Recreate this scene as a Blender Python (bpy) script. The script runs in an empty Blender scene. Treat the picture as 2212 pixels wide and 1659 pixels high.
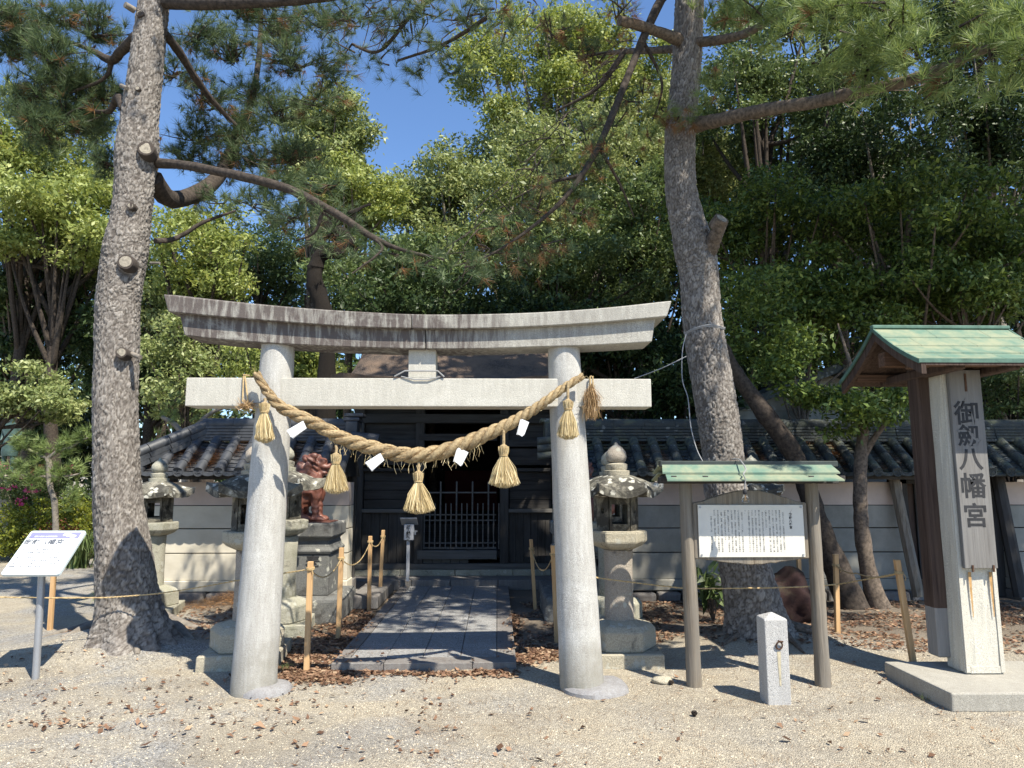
import bpy, bmesh, math, random
import numpy as np
from mathutils import Vector, Matrix, kdtree, noise
random.seed(7); RNG = np.random.default_rng(7)
S = bpy.context.scene
COL = S.collection
PI = math.pi
# ------------------------------------------------------------------ camera, light, exposure
F = 1512.0; CAMZ = 1.55; PITCH = math.radians(7.8); YAW = math.radians(-1.2)
cd = bpy.data.cameras.new('camera'); cam = bpy.data.objects.new('camera', cd); COL.objects.link(cam)
cam.location = (0, 0, CAMZ); cam.rotation_euler = (PI / 2 + PITCH, 0, YAW)
cd.sensor_width = 36; cd.lens = F / 2212 * 36; cd.clip_start = 0.05; cd.clip_end = 2000
S.camera = cam
SUN_EL = math.radians(55); SDX, SDY = -0.62, 0.785          # direction in which shadows fall on the ground
w = bpy.data.worlds.new('World'); S.world = w; w.use_nodes = True
nt = w.node_tree; bg = nt.nodes['Background']; sky = nt.nodes.new('ShaderNodeTexSky')
sky.sky_type = 'NISHITA'; sky.sun_disc = False; sky.sun_elevation = SUN_EL
sky.sun_rotation = math.atan2(-SDX, -SDY); sky.air_density = 1.0; sky.dust_density = 0.1; sky.ozone_density = 7.5
nt.links.new(sky.outputs[0], bg.inputs[0]); bg.inputs[1].default_value = 0.12
sl = bpy.data.lights.new('sun', 'SUN'); so = bpy.data.objects.new('sun', sl); COL.objects.link(so)
sl.energy = 5.0; sl.angle = math.radians(0.5); sl.color = (1.0, 0.935, 0.81)
so.rotation_euler = Vector((SDX * math.cos(SUN_EL), SDY * math.cos(SUN_EL), -math.sin(SUN_EL))).to_track_quat('-Z', 'Y').to_euler()
so.location = (5, -6, 12)
S.view_settings.view_transform = 'Standard'; S.view_settings.look = 'None'
S.view_settings.gamma = 1; S.view_settings.exposure = 0.92; S.view_settings.use_curve_mapping = False
S.cycles.max_bounces = 6; S.cycles.diffuse_bounces = 2; S.cycles.transmission_bounces = 4; S.cycles.transparent_max_bounces = 6

# ------------------------------------------------------------------ helpers
CP, SP = math.cos(PITCH), math.sin(PITCH); CY, SY = math.cos(YAW), math.sin(YAW)
def ray(px, py):
    x = (px - 1106) / F; u = -(py - 829.5) / F
    fy = CP - u * SP; fz = SP + u * CP
    return Vector((x * CY - fy * SY, x * SY + fy * CY, fz))
def at(px, py, Y):
    r = ray(px, py); t = Y / r.y
    return Vector((r.x * t, Y, CAMZ + r.z * t))
def gnd(px, py, z=0.0):
    r = ray(px, py); t = (z - CAMZ) / r.z
    return Vector((r.x * t, r.y * t, z))
ORG = {}
def mesh_np(name, V, Fs, smooth=False):
    me = bpy.data.meshes.new(name)
    V = np.asarray(V, dtype=np.float32).reshape(-1, 3); Fs = np.asarray(Fs, dtype=np.int32)
    k = Fs.shape[1]
    me.vertices.add(len(V)); me.vertices.foreach_set('co', V.ravel())
    me.loops.add(Fs.size); me.loops.foreach_set('vertex_index', Fs.ravel())
    me.polygons.add(len(Fs)); me.polygons.foreach_set('loop_start', np.arange(0, Fs.size, k, dtype=np.int32))
    me.polygons.foreach_set('loop_total', np.full(len(Fs), k, dtype=np.int32))
    if smooth: me.polygons.foreach_set('use_smooth', np.ones(len(Fs), dtype=bool))
    me.update(); return me
def link(name, me, mat, parent=None, loc=None):
    o = bpy.data.objects.new(name, me); COL.objects.link(o)
    if mat is not None and len(me.materials) == 0: me.materials.append(mat)
    if parent is not None:
        o.parent = parent
    if loc is not None: o.location = loc
    ORG[o] = (ORG.get(parent, Vector((0, 0, 0))) + Vector(loc)) if loc is not None else (ORG.get(parent, Vector((0, 0, 0))))
    return o
def root(name, loc, label, cat, group=None):
    o = bpy.data.objects.new(name, None); COL.objects.link(o); o.location = loc
    o.empty_display_size = 0.1
    o['label'] = label; o['category'] = cat
    if group: o['group'] = group
    ORG[o] = Vector(loc); return o
def tag(o, label, cat, group=None, kind=None):
    o['label'] = label; o['category'] = cat
    if group: o['group'] = group
    if kind: o['kind'] = kind
    return o
def kind(o, k): o['kind'] = k; return o

class MB:
    def __init__(s): s.v = []; s.f = []
    def add(s, vs, fs, M=None):
        b = len(s.v)
        for v in vs:
            v = Vector(v); s.v.append(M @ v if M else v)
        for f in fs: s.f.append([b + i for i in f])
        return s
    def box(s, c, d, M=None, rz=0, rx=0, ry=0):
        x, y, z = d[0] / 2, d[1] / 2, d[2] / 2
        T = Matrix.Translation(Vector(c)) @ Matrix.Rotation(rz, 4, 'Z') @ Matrix.Rotation(ry, 4, 'Y') @ Matrix.Rotation(rx, 4, 'X')
        if M: T = M @ T
        vs = [(-x, -y, -z), (x, -y, -z), (x, y, -z), (-x, y, -z), (-x, -y, z), (x, -y, z), (x, y, z), (-x, y, z)]
        return s.add(vs, [(0, 3, 2, 1), (4, 5, 6, 7), (0, 1, 5, 4), (1, 2, 6, 5), (2, 3, 7, 6), (3, 0, 4, 7)], T)
    def lathe(s, c, prof, n=24, a0=0.0, sx=1, sy=1):          # prof: list of (r, z); closed caps when r>0 at the ends
        b = len(s.v); m = len(prof)
        for r, z in prof:
            for i in range(n):
                a = a0 + 2 * PI * i / n
                s.v.append(Vector((c[0] + r * sx * math.cos(a), c[1] + r * sy * math.sin(a), c[2] + z)))
        for j in range(m - 1):
            for i in range(n):
                k = (i + 1) % n
                s.f.append([b + j * n + i, b + j * n + k, b + (j + 1) * n + k, b + (j + 1) * n + i])
        s.f.append([b + i for i in range(n)][::-1]); s.f.append([b + (m - 1) * n + i for i in range(n)])
        return s
    def tube(s, pts, rad, n=8, cap=True):
        pts = [Vector(p) for p in pts]
        if not hasattr(rad, '__len__'): rad = [rad] * len(pts)
        b = len(s.v); up = None
        for i, p in enumerate(pts):
            t = (pts[min(i + 1, len(pts) - 1)] - pts[max(i - 1, 0)]).normalized()
            if up is None: up = t.orthogonal().normalized()
            up = (up - t * up.dot(t))
            up = up.normalized() if up.length > 1e-6 else t.orthogonal().normalized()
            q = t.cross(up)
            for k in range(n):
                a = 2 * PI * k / n
                s.v.append(p + (up * math.cos(a) + q * math.sin(a)) * rad[i])
        for j in range(len(pts) - 1):
            for i in range(n):
                k = (i + 1) % n
                s.f.append([b + j * n + i, b + j * n + k, b + (j + 1) * n + k, b + (j + 1) * n + i])
        if cap:
            s.f.append([b + i for i in range(n)][::-1]); s.f.append([b + (len(pts) - 1) * n + i for i in range(n)])
        return s
    def extrude(s, poly, M, depth):                            # poly: 2D outline (x,y) -> prism along local z
        n = len(poly)
        vs = [(p[0], p[1], 0) for p in poly] + [(p[0], p[1], depth) for p in poly]
        fs = [list(range(n))[::-1], list(range(n, 2 * n))] + [[i, (i + 1) % n, n + (i + 1) % n, n + i] for i in range(n)]
        return s.add(vs, fs, M)
    def build(s, name, mat, parent=None, smooth=False, bevel=0.0, seg=1, rough=0.0, rs=6.0, sub=0, auto=None):
        org = ORG.get(parent, Vector((0, 0, 0)))
        me = bpy.data.meshes.new(name)
        me.from_pydata([tuple(v - org) for v in s.v], [], s.f)
        if bevel or rough or sub:
            bm = bmesh.new(); bm.from_mesh(me)
            bmesh.ops.remove_doubles(bm, verts=bm.verts, dist=1e-5)
            bmesh.ops.recalc_face_normals(bm, faces=bm.faces)
            if bevel:
                ed = [e for e in bm.edges if len(e.link_faces) == 2 and e.calc_face_angle(0) > 0.5]
                bmesh.ops.bevel(bm, geom=ed, offset=bevel, segments=seg, affect='EDGES', profile=0.5)
            if sub:
                for _ in range(sub):
                    bmesh.ops.subdivide_edges(bm, edges=[e for e in bm.edges if e.calc_length() > 0.02], cuts=1, use_grid_fill=True)
            if rough:
                for v in bm.verts:
                    p = (v.co + org) * rs
                    v.co += Vector((noise.noise(p), noise.noise(p + Vector((31, 0, 0))), noise.noise(p + Vector((0, 57, 0))))) * rough
            bm.to_mesh(me); bm.free()
        me.validate()
        if smooth:
            me.polygons.foreach_set('use_smooth', [True] * len(me.polygons))
            if auto is not False:
                try: me.set_sharp_from_angle(angle=math.radians(auto or 38))
                except Exception: pass
        return link(name, me, mat, parent)

def spline(pts, n):
    P = np.array(pts, dtype=float); m = len(P); out = []
    for t in np.linspace(0, m - 1, n):
        i = min(int(t), m - 2); u = t - i
        p0, p1, p2, p3 = P[max(i - 1, 0)], P[i], P[i + 1], P[min(i + 2, m - 1)]
        out.append(0.5 * ((2 * p1) + (-p0 + p2) * u + (2 * p0 - 5 * p1 + 4 * p2 - p3) * u * u + (-p0 + 3 * p1 - 3 * p2 + p3) * u ** 3))
    return np.array(out)

# ------------------------------------------------------------------ material helpers
class NT:
    def __init__(s, name):
        s.m = bpy.data.materials.new(name); s.m.use_nodes = True; s.t = s.m.node_tree
        s.p = s.t.nodes['Principled BSDF']; s.out = s.t.nodes['Material Output']
        s.p.inputs['Specular IOR Level'].default_value = 0.3
        s.co = s.t.nodes.new('ShaderNodeTexCoord').outputs['Object']
    def L(s, a, b): s.t.links.new(a, b)
    def n(s, ty, **kw):
        nd = s.t.nodes.new('ShaderNode' + ty)
        for k, v in kw.items():
            if k in ('operation', 'blend_type', 'data_type', 'feature', 'distance', 'noise_dimensions', 'attribute_name', 'attribute_type', 'wave_type', 'bands_direction', 'interpolation_type', 'voronoi_dimensions', 'invert'):
                setattr(nd, k, v)
            else:
                i = nd.inputs[int(k[1:])] if (k[0] == 'i' and k[1:].isdigit()) else nd.inputs[k]
                if hasattr(v, 'links') or hasattr(v, 'is_linked'): s.L(v, i)
                else: i.default_value = v
        return nd
    def map(s, scale=(1, 1, 1), loc=(0, 0, 0), rot=(0, 0, 0), src=None):
        nd = s.n('Mapping'); s.L(src or s.co, nd.inputs[0]); nd.inputs['Scale'].default_value = scale
        nd.inputs['Location'].default_value = loc; nd.inputs['Rotation'].default_value = rot; return nd.outputs[0]
    def noise(s, scale, detail=4, rough=0.55, vec=None, dist=0.0):
        return s.n('TexNoise', Vector=vec or s.co, Scale=scale, Detail=detail, Roughness=rough, Distortion=dist).outputs['Fac']
    def vor(s, scale, vec=None, feature='F1', rnd=1.0):
        return s.n('TexVoronoi', feature=feature, Vector=vec or s.co, Scale=scale, Randomness=rnd)
    def ramp(s, fac, stops):
        nd = s.n('ValToRGB', Fac=fac); e = nd.color_ramp.elements
        while len(e) < len(stops): e.new(0.5)
        for el, (p, c) in zip(e, stops):
            el.position = p; el.color = (c, c, c, 1) if not hasattr(c, '__len__') else (*c, 1)
        return nd.outputs['Color']
    def mix(s, f, a, b, mode='MIX'):
        nd = s.n('Mix', data_type='RGBA', blend_type=mode)
        for i, v in ((0, f), (6, a), (7, b)):
            if hasattr(v, 'is_linked'): s.L(v, nd.inputs[i])
            elif i == 0: nd.inputs[0].default_value = v
            else: nd.inputs[i].default_value = (*v, 1) if len(v) == 3 else v
        return nd.outputs[2]
    def math(s, op, a, b=0.5):
        nd = s.n('Math', operation=op)
        for i, v in ((0, a), (1, b)):
            if hasattr(v, 'is_linked'): s.L(v, nd.inputs[i])
            else: nd.inputs[i].default_value = v
        return nd.outputs[0]
    def col(s, c): s.L(c, s.p.inputs['Base Color']) if hasattr(c, 'is_linked') else setattr(s.p.inputs['Base Color'], 'default_value', (*c, 1)); return s
    def rough(s, r): s.L(r, s.p.inputs['Roughness']) if hasattr(r, 'is_linked') else setattr(s.p.inputs['Roughness'], 'default_value', r); return s
    def bump(s, h, strength=0.5, dist=0.01):
        nd = s.n('Bump'); s.L(h, nd.inputs['Height']); nd.inputs['Strength'].default_value = strength; nd.inputs['Distance'].default_value = dist
        s.L(nd.outputs[0], s.p.inputs['Normal']); return s

def m_granite(name, light, dark, stain=0.0, stain_col=(0.11, 0.085, 0.075), sc=1.0, side=False, foot=False):
    t = NT(name); a = t.noise(210 * sc, 2, 0.7); b = t.noise(70 * sc, 3, 0.6)
    sp = t.ramp(a, [(0.40, dark), (0.56, light)])
    c = t.mix(t.ramp(t.math('ADD', b, t.noise(2.2, 5, 0.6)), [(0.8, 0.0), (1.25, 0.65)]), sp, tuple(0.72 * x for x in light))
    if stain:
        st = t.noise(1.0, 6, 0.65, vec=t.map((2.0, 2.2, 3.4)), dist=0.8)
        st2 = t.noise(30, 3, 0.6, vec=t.map((1, 1, 0.16)))
        f = t.math('MULTIPLY', t.ramp(st, [(0.24, 0.0), (0.47, 1.0)]), t.ramp(st2, [(0.30, 0.3), (0.62, 1.0)]))
        if side:                                                # more weathered towards one end, as on the beam
            sx = t.n('SeparateXYZ', Vector=t.co)
            g = t.ramp(t.math('MULTIPLY_ADD', sx.outputs[0], -0.22), [(0.0, 0.20), (0.30, 0.45), (0.50, 1.0)])
            f = t.math('MULTIPLY', f, g)
        f = t.math('MULTIPLY', f, stain)
        c = t.mix(f, c, stain_col)
    if foot:                                                    # earth and algae splashed on the foot of the stone
        sz = t.n('SeparateXYZ', Vector=t.co)
        ff = t.math('ADD', sz.outputs[2], t.math('MULTIPLY', t.noise(4, 5, 0.65), 0.9))
        c = t.mix(t.ramp(ff, [(0.40, 0.75), (0.85, 0.0)]), c, (0.20, 0.185, 0.145))
    t.col(c); t.rough(0.85); t.bump(t.math('ADD', a, b), 0.5, 0.006); return t.m
def m_oldstone(name, base, dark, lichen=(0.48, 0.47, 0.40), la=0.5, da=0.5, green=0.03):
    t = NT(name)
    g = t.noise(120, 3, 0.7); c = t.mix(t.ramp(g, [(0.35, 0.0), (0.65, 1.0)]), tuple(x * 0.6 for x in base), base)
    d = t.noise(5, 6, 0.7, dist=0.4); c = t.mix(t.ramp(d, [(0.62 - 0.22 * da, 0.0), (0.72 - 0.18 * da, 0.85)]), c, dark)
    gr = t.noise(7, 5, 0.6, vec=t.map(loc=(3, 1, 7))); c = t.mix(t.math('MULTIPLY', t.ramp(gr, [(0.5, 0.0), (0.68, 1.0)]), green * 2), c, (0.19, 0.20, 0.11))
    v = t.vor(13, vec=t.mix(0.06, t.co, t.n('TexNoise', Vector=t.co, Scale=20.0).outputs['Color'])).outputs['Distance']
    v2 = t.noise(4, 3, 0.6, vec=t.map(loc=(9, 4, 2)))
    lf = t.math('MULTIPLY', t.ramp(v, [(0.24, 1.0), (0.34, 0.0)]), t.ramp(v2, [(0.58 - 0.25 * la, 0.0), (0.62 - 0.2 * la, 1.0)]))
    c = t.mix(t.math('MULTIPLY', lf, 0.85), c, lichen)
    t.col(c); t.rough(0.92); t.bump(t.math('ADD', t.noise(60, 5, 0.7), t.math('MULTIPLY', g, 0.5)), 0.8, 0.012); return t.m
def m_wood(name, a, b, sc=1.0, axis='Z', grey=None, bumpd=0.006, spec=0.2, rough=0.8):
    t = NT(name); k = {'Z': (40, 40, 1.6), 'X': (1.6, 40, 40), 'Y': (40, 1.6, 40)}[axis]
    v = t.map(tuple(x * sc for x in k)); g = t.noise(1.0, 6, 0.65, vec=v, dist=0.4)
    c = t.ramp(g, [(0.3, a), (0.7, b)])
    if grey:
        h = t.noise(2.0, 4, 0.6, vec=t.map({'Z': (3, 3, 0.8), 'X': (0.8, 3, 3), 'Y': (3, 0.8, 3)}[axis]))
        c = t.mix(t.ramp(h, [(0.35, 0.0), (0.65, 1.0)]), c, t.mix(g, tuple(x * 0.55 for x in grey), grey))
    t.col(c); t.rough(rough); t.p.inputs['Specular IOR Level'].default_value = spec; t.bump(g, 0.7, bumpd); return t.m
def m_plain(name, c, rough=0.6, metal=0.0, var=0.12, sc=8, bump=0.0):
    t = NT(name); g = t.noise(sc, 5, 0.6)
    t.col(t.mix(t.ramp(g, [(0.3, 0.0), (0.7, 1.0)]), tuple(x * (1 - var) for x in c), tuple(min(1, x * (1 + var)) for x in c)))
    t.rough(rough); t.p.inputs['Metallic'].default_value = metal
    if bump: t.bump(t.noise(sc * 5, 4, 0.6), 0.5, bump)
    return t.m
def m_leaf(name, stops, trans=0.35, gloss=0.35, big=0.6):
    t = NT(name); a = t.n('Attribute', attribute_name='rnd').outputs['Fac']
    c = t.ramp(a, stops)
    t.col(c); t.rough(0.45); t.p.inputs['Specular IOR Level'].default_value = gloss
    tr = t.n('BsdfTranslucent'); hs = t.n('HueSaturation', Hue=0.485, Saturation=1.1, Value=1.35, Fac=1.0); t.L(c, hs.inputs['Color'])
    t.L(hs.outputs[0], tr.inputs[0]); mx = t.n('MixShader'); mx.inputs[0].default_value = trans
    t.L(t.p.outputs[0], mx.inputs[1]); t.L(tr.outputs[0], mx.inputs[2]); t.L(mx.outputs[0], t.out.inputs[0]); return t.m

M = {}
M['granite'] = m_granite('granite', (0.68, 0.67, 0.63), (0.24, 0.24, 0.23), 0.5, (0.24, 0.22, 0.19), foot=True)
M['granite_beam'] = m_granite('granite_beam', (0.56, 0.545, 0.48), (0.25, 0.24, 0.22), 1.25, (0.105, 0.088, 0.080), side=True)
M['granite_tie'] = m_granite('granite_tie', (0.68, 0.655, 0.575), (0.33, 0.315, 0.28), 0.35, (0.27, 0.25, 0.21))
M['granite_dark'] = m_granite('granite_dark', (0.40, 0.40, 0.40), (0.12, 0.12, 0.125), 0.35)
M['granite_rough'] = m_granite('granite_rough', (0.76, 0.72, 0.61), (0.34, 0.32, 0.26), 0.12)
M['lantern'] = m_oldstone('lantern_stone', (0.52, 0.47, 0.36), (0.10, 0.09, 0.075), la=0.35, da=0.25)
M['lantern_pink'] = m_oldstone('lantern_stone_pink', (0.47, 0.41, 0.34), (0.12, 0.10, 0.085), la=0.2, da=0.2)
M['lantern_roof'] = m_oldstone('lantern_roof_stone', (0.33, 0.31, 0.25), (0.035, 0.033, 0.03), lichen=(0.58, 0.57, 0.50), la=0.85, da=1.0)
M['lantern_green'] = m_oldstone('lantern_green_stone', (0.46, 0.44, 0.35), (0.13, 0.12, 0.10), la=0.3, da=0.3, green=0.14)
M['pedestal'] = m_oldstone('pedestal_stone', (0.20, 0.20, 0.19), (0.07, 0.065, 0.06), la=0.3, da=0.4)
M['paving'] = m_granite('paving_stone', (0.44, 0.44, 0.43), (0.06, 0.06, 0.065), 0.4, (0.10, 0.09, 0.08), sc=.45)
M['kerb'] = m_granite('kerb_stone', (0.30, 0.29, 0.27), (0.13, 0.125, 0.12), 0.5)
M['kerb_warm'] = m_granite('plinth_stone', (0.50, 0.475, 0.41), (0.22, 0.21, 0.18), 0.4, (0.2, 0.18, 0.15))
M['tile'] = (lambda t: (t.col(t.mix(t.ramp(t.noise(3, 5, 0.65), [(0.35, 0.0), (0.7, 1.0)]), (0.024, 0.026, 0.030), (0.078, 0.082, 0.09))), t.rough(0.55), t.p.inputs.__getitem__('Specular IOR Level').__setattr__('default_value', 0.5), t.bump(t.noise(40, 4, 0.6), 0.3, 0.004), t.m)[-1])(NT('roof_tile'))
M['tile_green'] = m_oldstone('old_roof_tile', (0.075, 0.085, 0.085), (0.03, 0.033, 0.033), lichen=(0.2, 0.21, 0.2), la=0.25, da=0.4, green=0.25)
M['plaster'] = (lambda t: (t.col(t.mix(t.ramp(t.noise(2.2, 6, 0.65, vec=t.map((1, 1, 1.6))), [(0.3, 0.0), (0.75, 1.0)]), (0.50, 0.45, 0.35), (0.66, 0.61, 0.50))), t.rough(0.9), t.bump(t.noise(90, 4, 0.6), 0.35, 0.004), t.m)[-1])(NT('wall_plaster'))
M['plaster_pink'] = m_plain('eave_plaster', (0.56, 0.45, 0.38), 0.9, 0, 0.12, 3, 0.002)
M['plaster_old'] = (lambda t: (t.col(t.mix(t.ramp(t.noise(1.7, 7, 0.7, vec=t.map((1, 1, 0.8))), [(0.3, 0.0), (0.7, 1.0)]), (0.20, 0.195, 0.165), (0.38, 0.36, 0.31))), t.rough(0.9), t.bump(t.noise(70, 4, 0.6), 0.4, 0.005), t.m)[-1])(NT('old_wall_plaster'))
M['wood_dark'] = m_wood('dark_timber', (0.018, 0.016, 0.014), (0.06, 0.055, 0.05), grey=(0.085, 0.08, 0.075))
M['wood_dark_x'] = m_wood('dark_timber_cross', (0.016, 0.014, 0.013), (0.055, 0.05, 0.046), axis='X', grey=(0.07, 0.066, 0.062))
M['wood_grey'] = m_wood('grey_timber', (0.20, 0.19, 0.175), (0.29, 0.275, 0.255), grey=(0.31, 0.30, 0.285), bumpd=0.012)
M['wood_hall'] = m_wood('sill_timber', (0.07, 0.065, 0.058), (0.16, 0.15, 0.14), axis='X', grey=(0.15, 0.145, 0.135), bumpd=0.008)
M['wood_post'] = m_wood('weathered_post', (0.10, 0.075, 0.052), (0.31, 0.265, 0.20), grey=(0.25, 0.225, 0.19), sc=0.8, bumpd=0.02)
M['wood_plaque'] = m_wood('plaque_timber', (0.12, 0.11, 0.10), (0.23, 0.22, 0.205), grey=(0.24, 0.232, 0.22))
M['lantern_soot'] = m_oldstone('soot_stained_stone', (0.34, 0.31, 0.24), (0.028, 0.025, 0.022), la=-.3, da=1.0)
M['wood_brown'] = m_wood('brown_timber', (0.035, 0.022, 0.018), (0.11, 0.075, 0.058))
M['wood_brown_x'] = m_wood('brown_timber_cross', (0.05, 0.028, 0.018), (0.17, 0.10, 0.065), axis='X')
M['wood_stake'] = m_wood('stake_timber', (0.42, 0.24, 0.11), (0.62, 0.42, 0.22), sc=0.7, bumpd=0.002)
M['wood_cut'] = m_plain('cut_wood', (0.27, 0.24, 0.19), 0.85, 0, 0.4, 40, 0.004)
M['char'] = m_plain('black_ink', (0.03, 0.03, 0.032), 0.7, 0, 0.3, 30)
M['ink_grey'] = m_plain('grey_print', (0.07, 0.08, 0.10), 0.7, 0, 0.1, 30)
M['void'] = m_plain('near_black_backing', (0.012, 0.011, 0.010), 0.9)  # near-black backing for hall interior, wall cores and roof beds
M['copper'] = (lambda t: (t.col(t.mix(t.ramp(t.noise(4, 6, 0.7), [(0.4, 0.0), (0.62, 1.0)]), (0.25, 0.27, 0.18), (0.11, 0.19, 0.145))), t.rough(0.6), t.bump(t.noise(30, 4, 0.6), 0.2, 0.003), t.m)[-1])(NT('copper_patina'))
M['copper_edge'] = m_plain('copper_patina_edge', (0.085, 0.155, 0.12), 0.6, 0, 0.3, 12)
M['copper_dark'] = m_plain('dark_copper', (0.05, 0.06, 0.055), 0.5, 0.2, 0.3, 8)
M['straw'] = (lambda t: (t.col(t.mix(t.ramp(t.noise(8, 3, 0.6), [(0.35, 0.0), (0.65, 1.0)]), t.ramp(t.noise(60, 4, 0.7), [(0.3, (0.11, 0.078, 0.045)), (0.7, (0.34, 0.255, 0.14))]), t.ramp(t.noise(60, 4, 0.7), [(0.3, (0.20, 0.145, 0.075)), (0.7, (0.49, 0.375, 0.21))]))), t.rough(0.8), t.m)[-1])(NT('rice_straw'))
M['straw_pale'] = m_leaf('pale_rice_straw', [(0.0, (0.38, 0.29, 0.14)), (0.5, (0.60, 0.49, 0.27)), (1.0, (0.80, 0.69, 0.44))], 0.25, 0.3)
M['straw_brown'] = m_leaf('brown_rice_straw', [(0.0, (0.20, 0.12, 0.05)), (1.0, (0.48, 0.33, 0.17))], 0.2, 0.3)
M['hemp'] = m_plain('straw_cord', (0.45, 0.33, 0.17), 0.85, 0, 0.3, 60)
M['paper'] = m_plain('white_paper', (0.86, 0.86, 0.86), 0.7, 0, 0.02)
M['ceramic'] = (lambda t: (t.col(t.mix(t.ramp(t.noise(5, 5, 0.6), [(0.4, 0.0), (0.68, 1.0)]), (0.12, 0.042, 0.026), (0.24, 0.10, 0.07))), t.rough(0.48), t.p.inputs.__getitem__('Specular IOR Level').__setattr__('default_value', 0.55), t.bump(t.noise(25, 4, 0.6), 0.4, 0.01), t.m)[-1])(NT('red_brown_ceramic'))
M['metal'] = m_plain('galvanised_steel', (0.34, 0.35, 0.37), 0.4, 0.5, 0.05)
M['alu'] = m_plain('painted_aluminium', (0.58, 0.66, 0.68), 0.4, 0.0, 0.03)
M['board_white'] = m_plain('sign_face', (0.84, 0.86, 0.87), 0.35, 0, 0.02)
M['board_lilac'] = m_plain('lilac_print', (0.20, 0.20, 0.46), 0.7, 0, 0.03)
M['panel'] = m_plain('notice_face', (0.60, 0.575, 0.51), 0.5, 0, 0.05)
M['box_grey'] = m_plain('offering_box_paint', (0.42, 0.43, 0.45), 0.5, 0, 0.05)
M['wire'] = m_plain('grey_cable', (0.27, 0.27, 0.27), 0.5)
M['rust'] = m_plain('rusty_iron', (0.10, 0.055, 0.035), 0.8, 0.3, 0.4, 60, 0.004)
M['rust_stain'] = m_plain('rust_stain', (0.42, 0.25, 0.10), 0.9, 0, 0.3, 30)
M['bronze'] = m_plain('bronze_patina', (0.06, 0.10, 0.09), 0.5, 0.2, 0.4, 6)
M['boulder'] = m_oldstone('red_boulder', (0.034, 0.016, 0.015), (0.018, 0.010, 0.010), la=-0.5, da=0.4, green=0.05)
M['thatch'] = (lambda t: (t.col(t.mix(t.ramp(t.noise(3, 6, 0.7), [(0.35, 0.0), (0.65, 1.0)]), t.ramp(t.noise(1.0, 5, 0.7, vec=t.map((60, 30, 30))), [(0.3, (0.045, 0.035, 0.03)), (0.7, (0.14, 0.11, 0.09))]), (0.20, 0.14, 0.10))), t.rough(0.95), t.bump(t.noise(1.0, 5, 0.7, vec=t.map((70, 40, 40))), 1.0, 0.03), t.m)[-1])(NT('bark_thatch'))
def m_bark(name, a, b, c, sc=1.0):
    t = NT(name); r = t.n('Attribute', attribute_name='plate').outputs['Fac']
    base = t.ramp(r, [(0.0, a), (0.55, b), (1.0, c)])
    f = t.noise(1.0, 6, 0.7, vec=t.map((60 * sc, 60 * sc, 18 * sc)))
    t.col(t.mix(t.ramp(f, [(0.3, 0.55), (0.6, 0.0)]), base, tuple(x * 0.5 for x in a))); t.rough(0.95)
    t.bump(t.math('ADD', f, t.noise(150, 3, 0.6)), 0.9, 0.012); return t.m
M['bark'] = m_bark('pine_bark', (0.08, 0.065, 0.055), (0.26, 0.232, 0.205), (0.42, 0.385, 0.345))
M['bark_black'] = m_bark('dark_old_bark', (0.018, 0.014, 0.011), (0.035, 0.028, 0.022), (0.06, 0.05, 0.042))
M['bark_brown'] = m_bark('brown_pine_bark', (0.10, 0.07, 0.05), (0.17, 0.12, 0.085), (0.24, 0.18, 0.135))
M['bark_dark'] = m_plain('dark_bark', (0.055, 0.043, 0.034), 0.95, 0, 0.6, 26, 0.02)
M['bark_tan'] = m_plain('tan_bark', (0.135, 0.105, 0.08), 0.95, 0, 0.6, 28, 0.02)
M['bark_grey'] = m_plain('pale_bark', (0.20, 0.175, 0.145), 0.95, 0, 0.35, 14, 0.012)
G = lambda *s: [(p, c) for p, c in s]
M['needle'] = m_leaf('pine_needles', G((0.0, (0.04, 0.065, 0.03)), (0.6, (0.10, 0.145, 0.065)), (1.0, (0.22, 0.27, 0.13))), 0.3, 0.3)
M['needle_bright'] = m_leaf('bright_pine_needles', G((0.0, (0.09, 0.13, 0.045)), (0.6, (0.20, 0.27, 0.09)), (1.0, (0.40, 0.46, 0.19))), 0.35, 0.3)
M['needle_brown'] = m_leaf('dead_pine_needles', G((0.0, (0.10, 0.055, 0.025)), (1.0, (0.33, 0.19, 0.09))), 0.3, 0.2)
M['needle_orange'] = m_leaf('orange_needles', G((0.0, (0.22, 0.12, 0.05)), (1.0, (0.55, 0.33, 0.16))), 0.2, 0.2)
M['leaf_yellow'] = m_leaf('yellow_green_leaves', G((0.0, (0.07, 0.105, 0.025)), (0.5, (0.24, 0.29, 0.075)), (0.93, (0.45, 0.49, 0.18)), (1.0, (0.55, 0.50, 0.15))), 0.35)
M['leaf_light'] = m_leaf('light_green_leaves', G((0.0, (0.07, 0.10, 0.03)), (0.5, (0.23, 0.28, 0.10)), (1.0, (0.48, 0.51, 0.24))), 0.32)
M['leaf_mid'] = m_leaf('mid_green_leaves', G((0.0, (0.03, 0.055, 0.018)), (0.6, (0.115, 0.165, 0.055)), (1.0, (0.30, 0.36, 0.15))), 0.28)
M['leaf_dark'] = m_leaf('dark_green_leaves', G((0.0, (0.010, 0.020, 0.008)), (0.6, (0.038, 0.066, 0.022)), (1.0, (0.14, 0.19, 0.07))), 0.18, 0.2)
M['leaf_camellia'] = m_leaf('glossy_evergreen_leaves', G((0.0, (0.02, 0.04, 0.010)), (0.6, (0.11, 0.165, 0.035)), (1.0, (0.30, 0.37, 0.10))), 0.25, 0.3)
M['leaf_grey'] = m_leaf('grey_green_leaves', G((0.0, (0.045, 0.075, 0.03)), (0.6, (0.085, 0.13, 0.05)), (1.0, (0.14, 0.19, 0.08))), 0.3)
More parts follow.
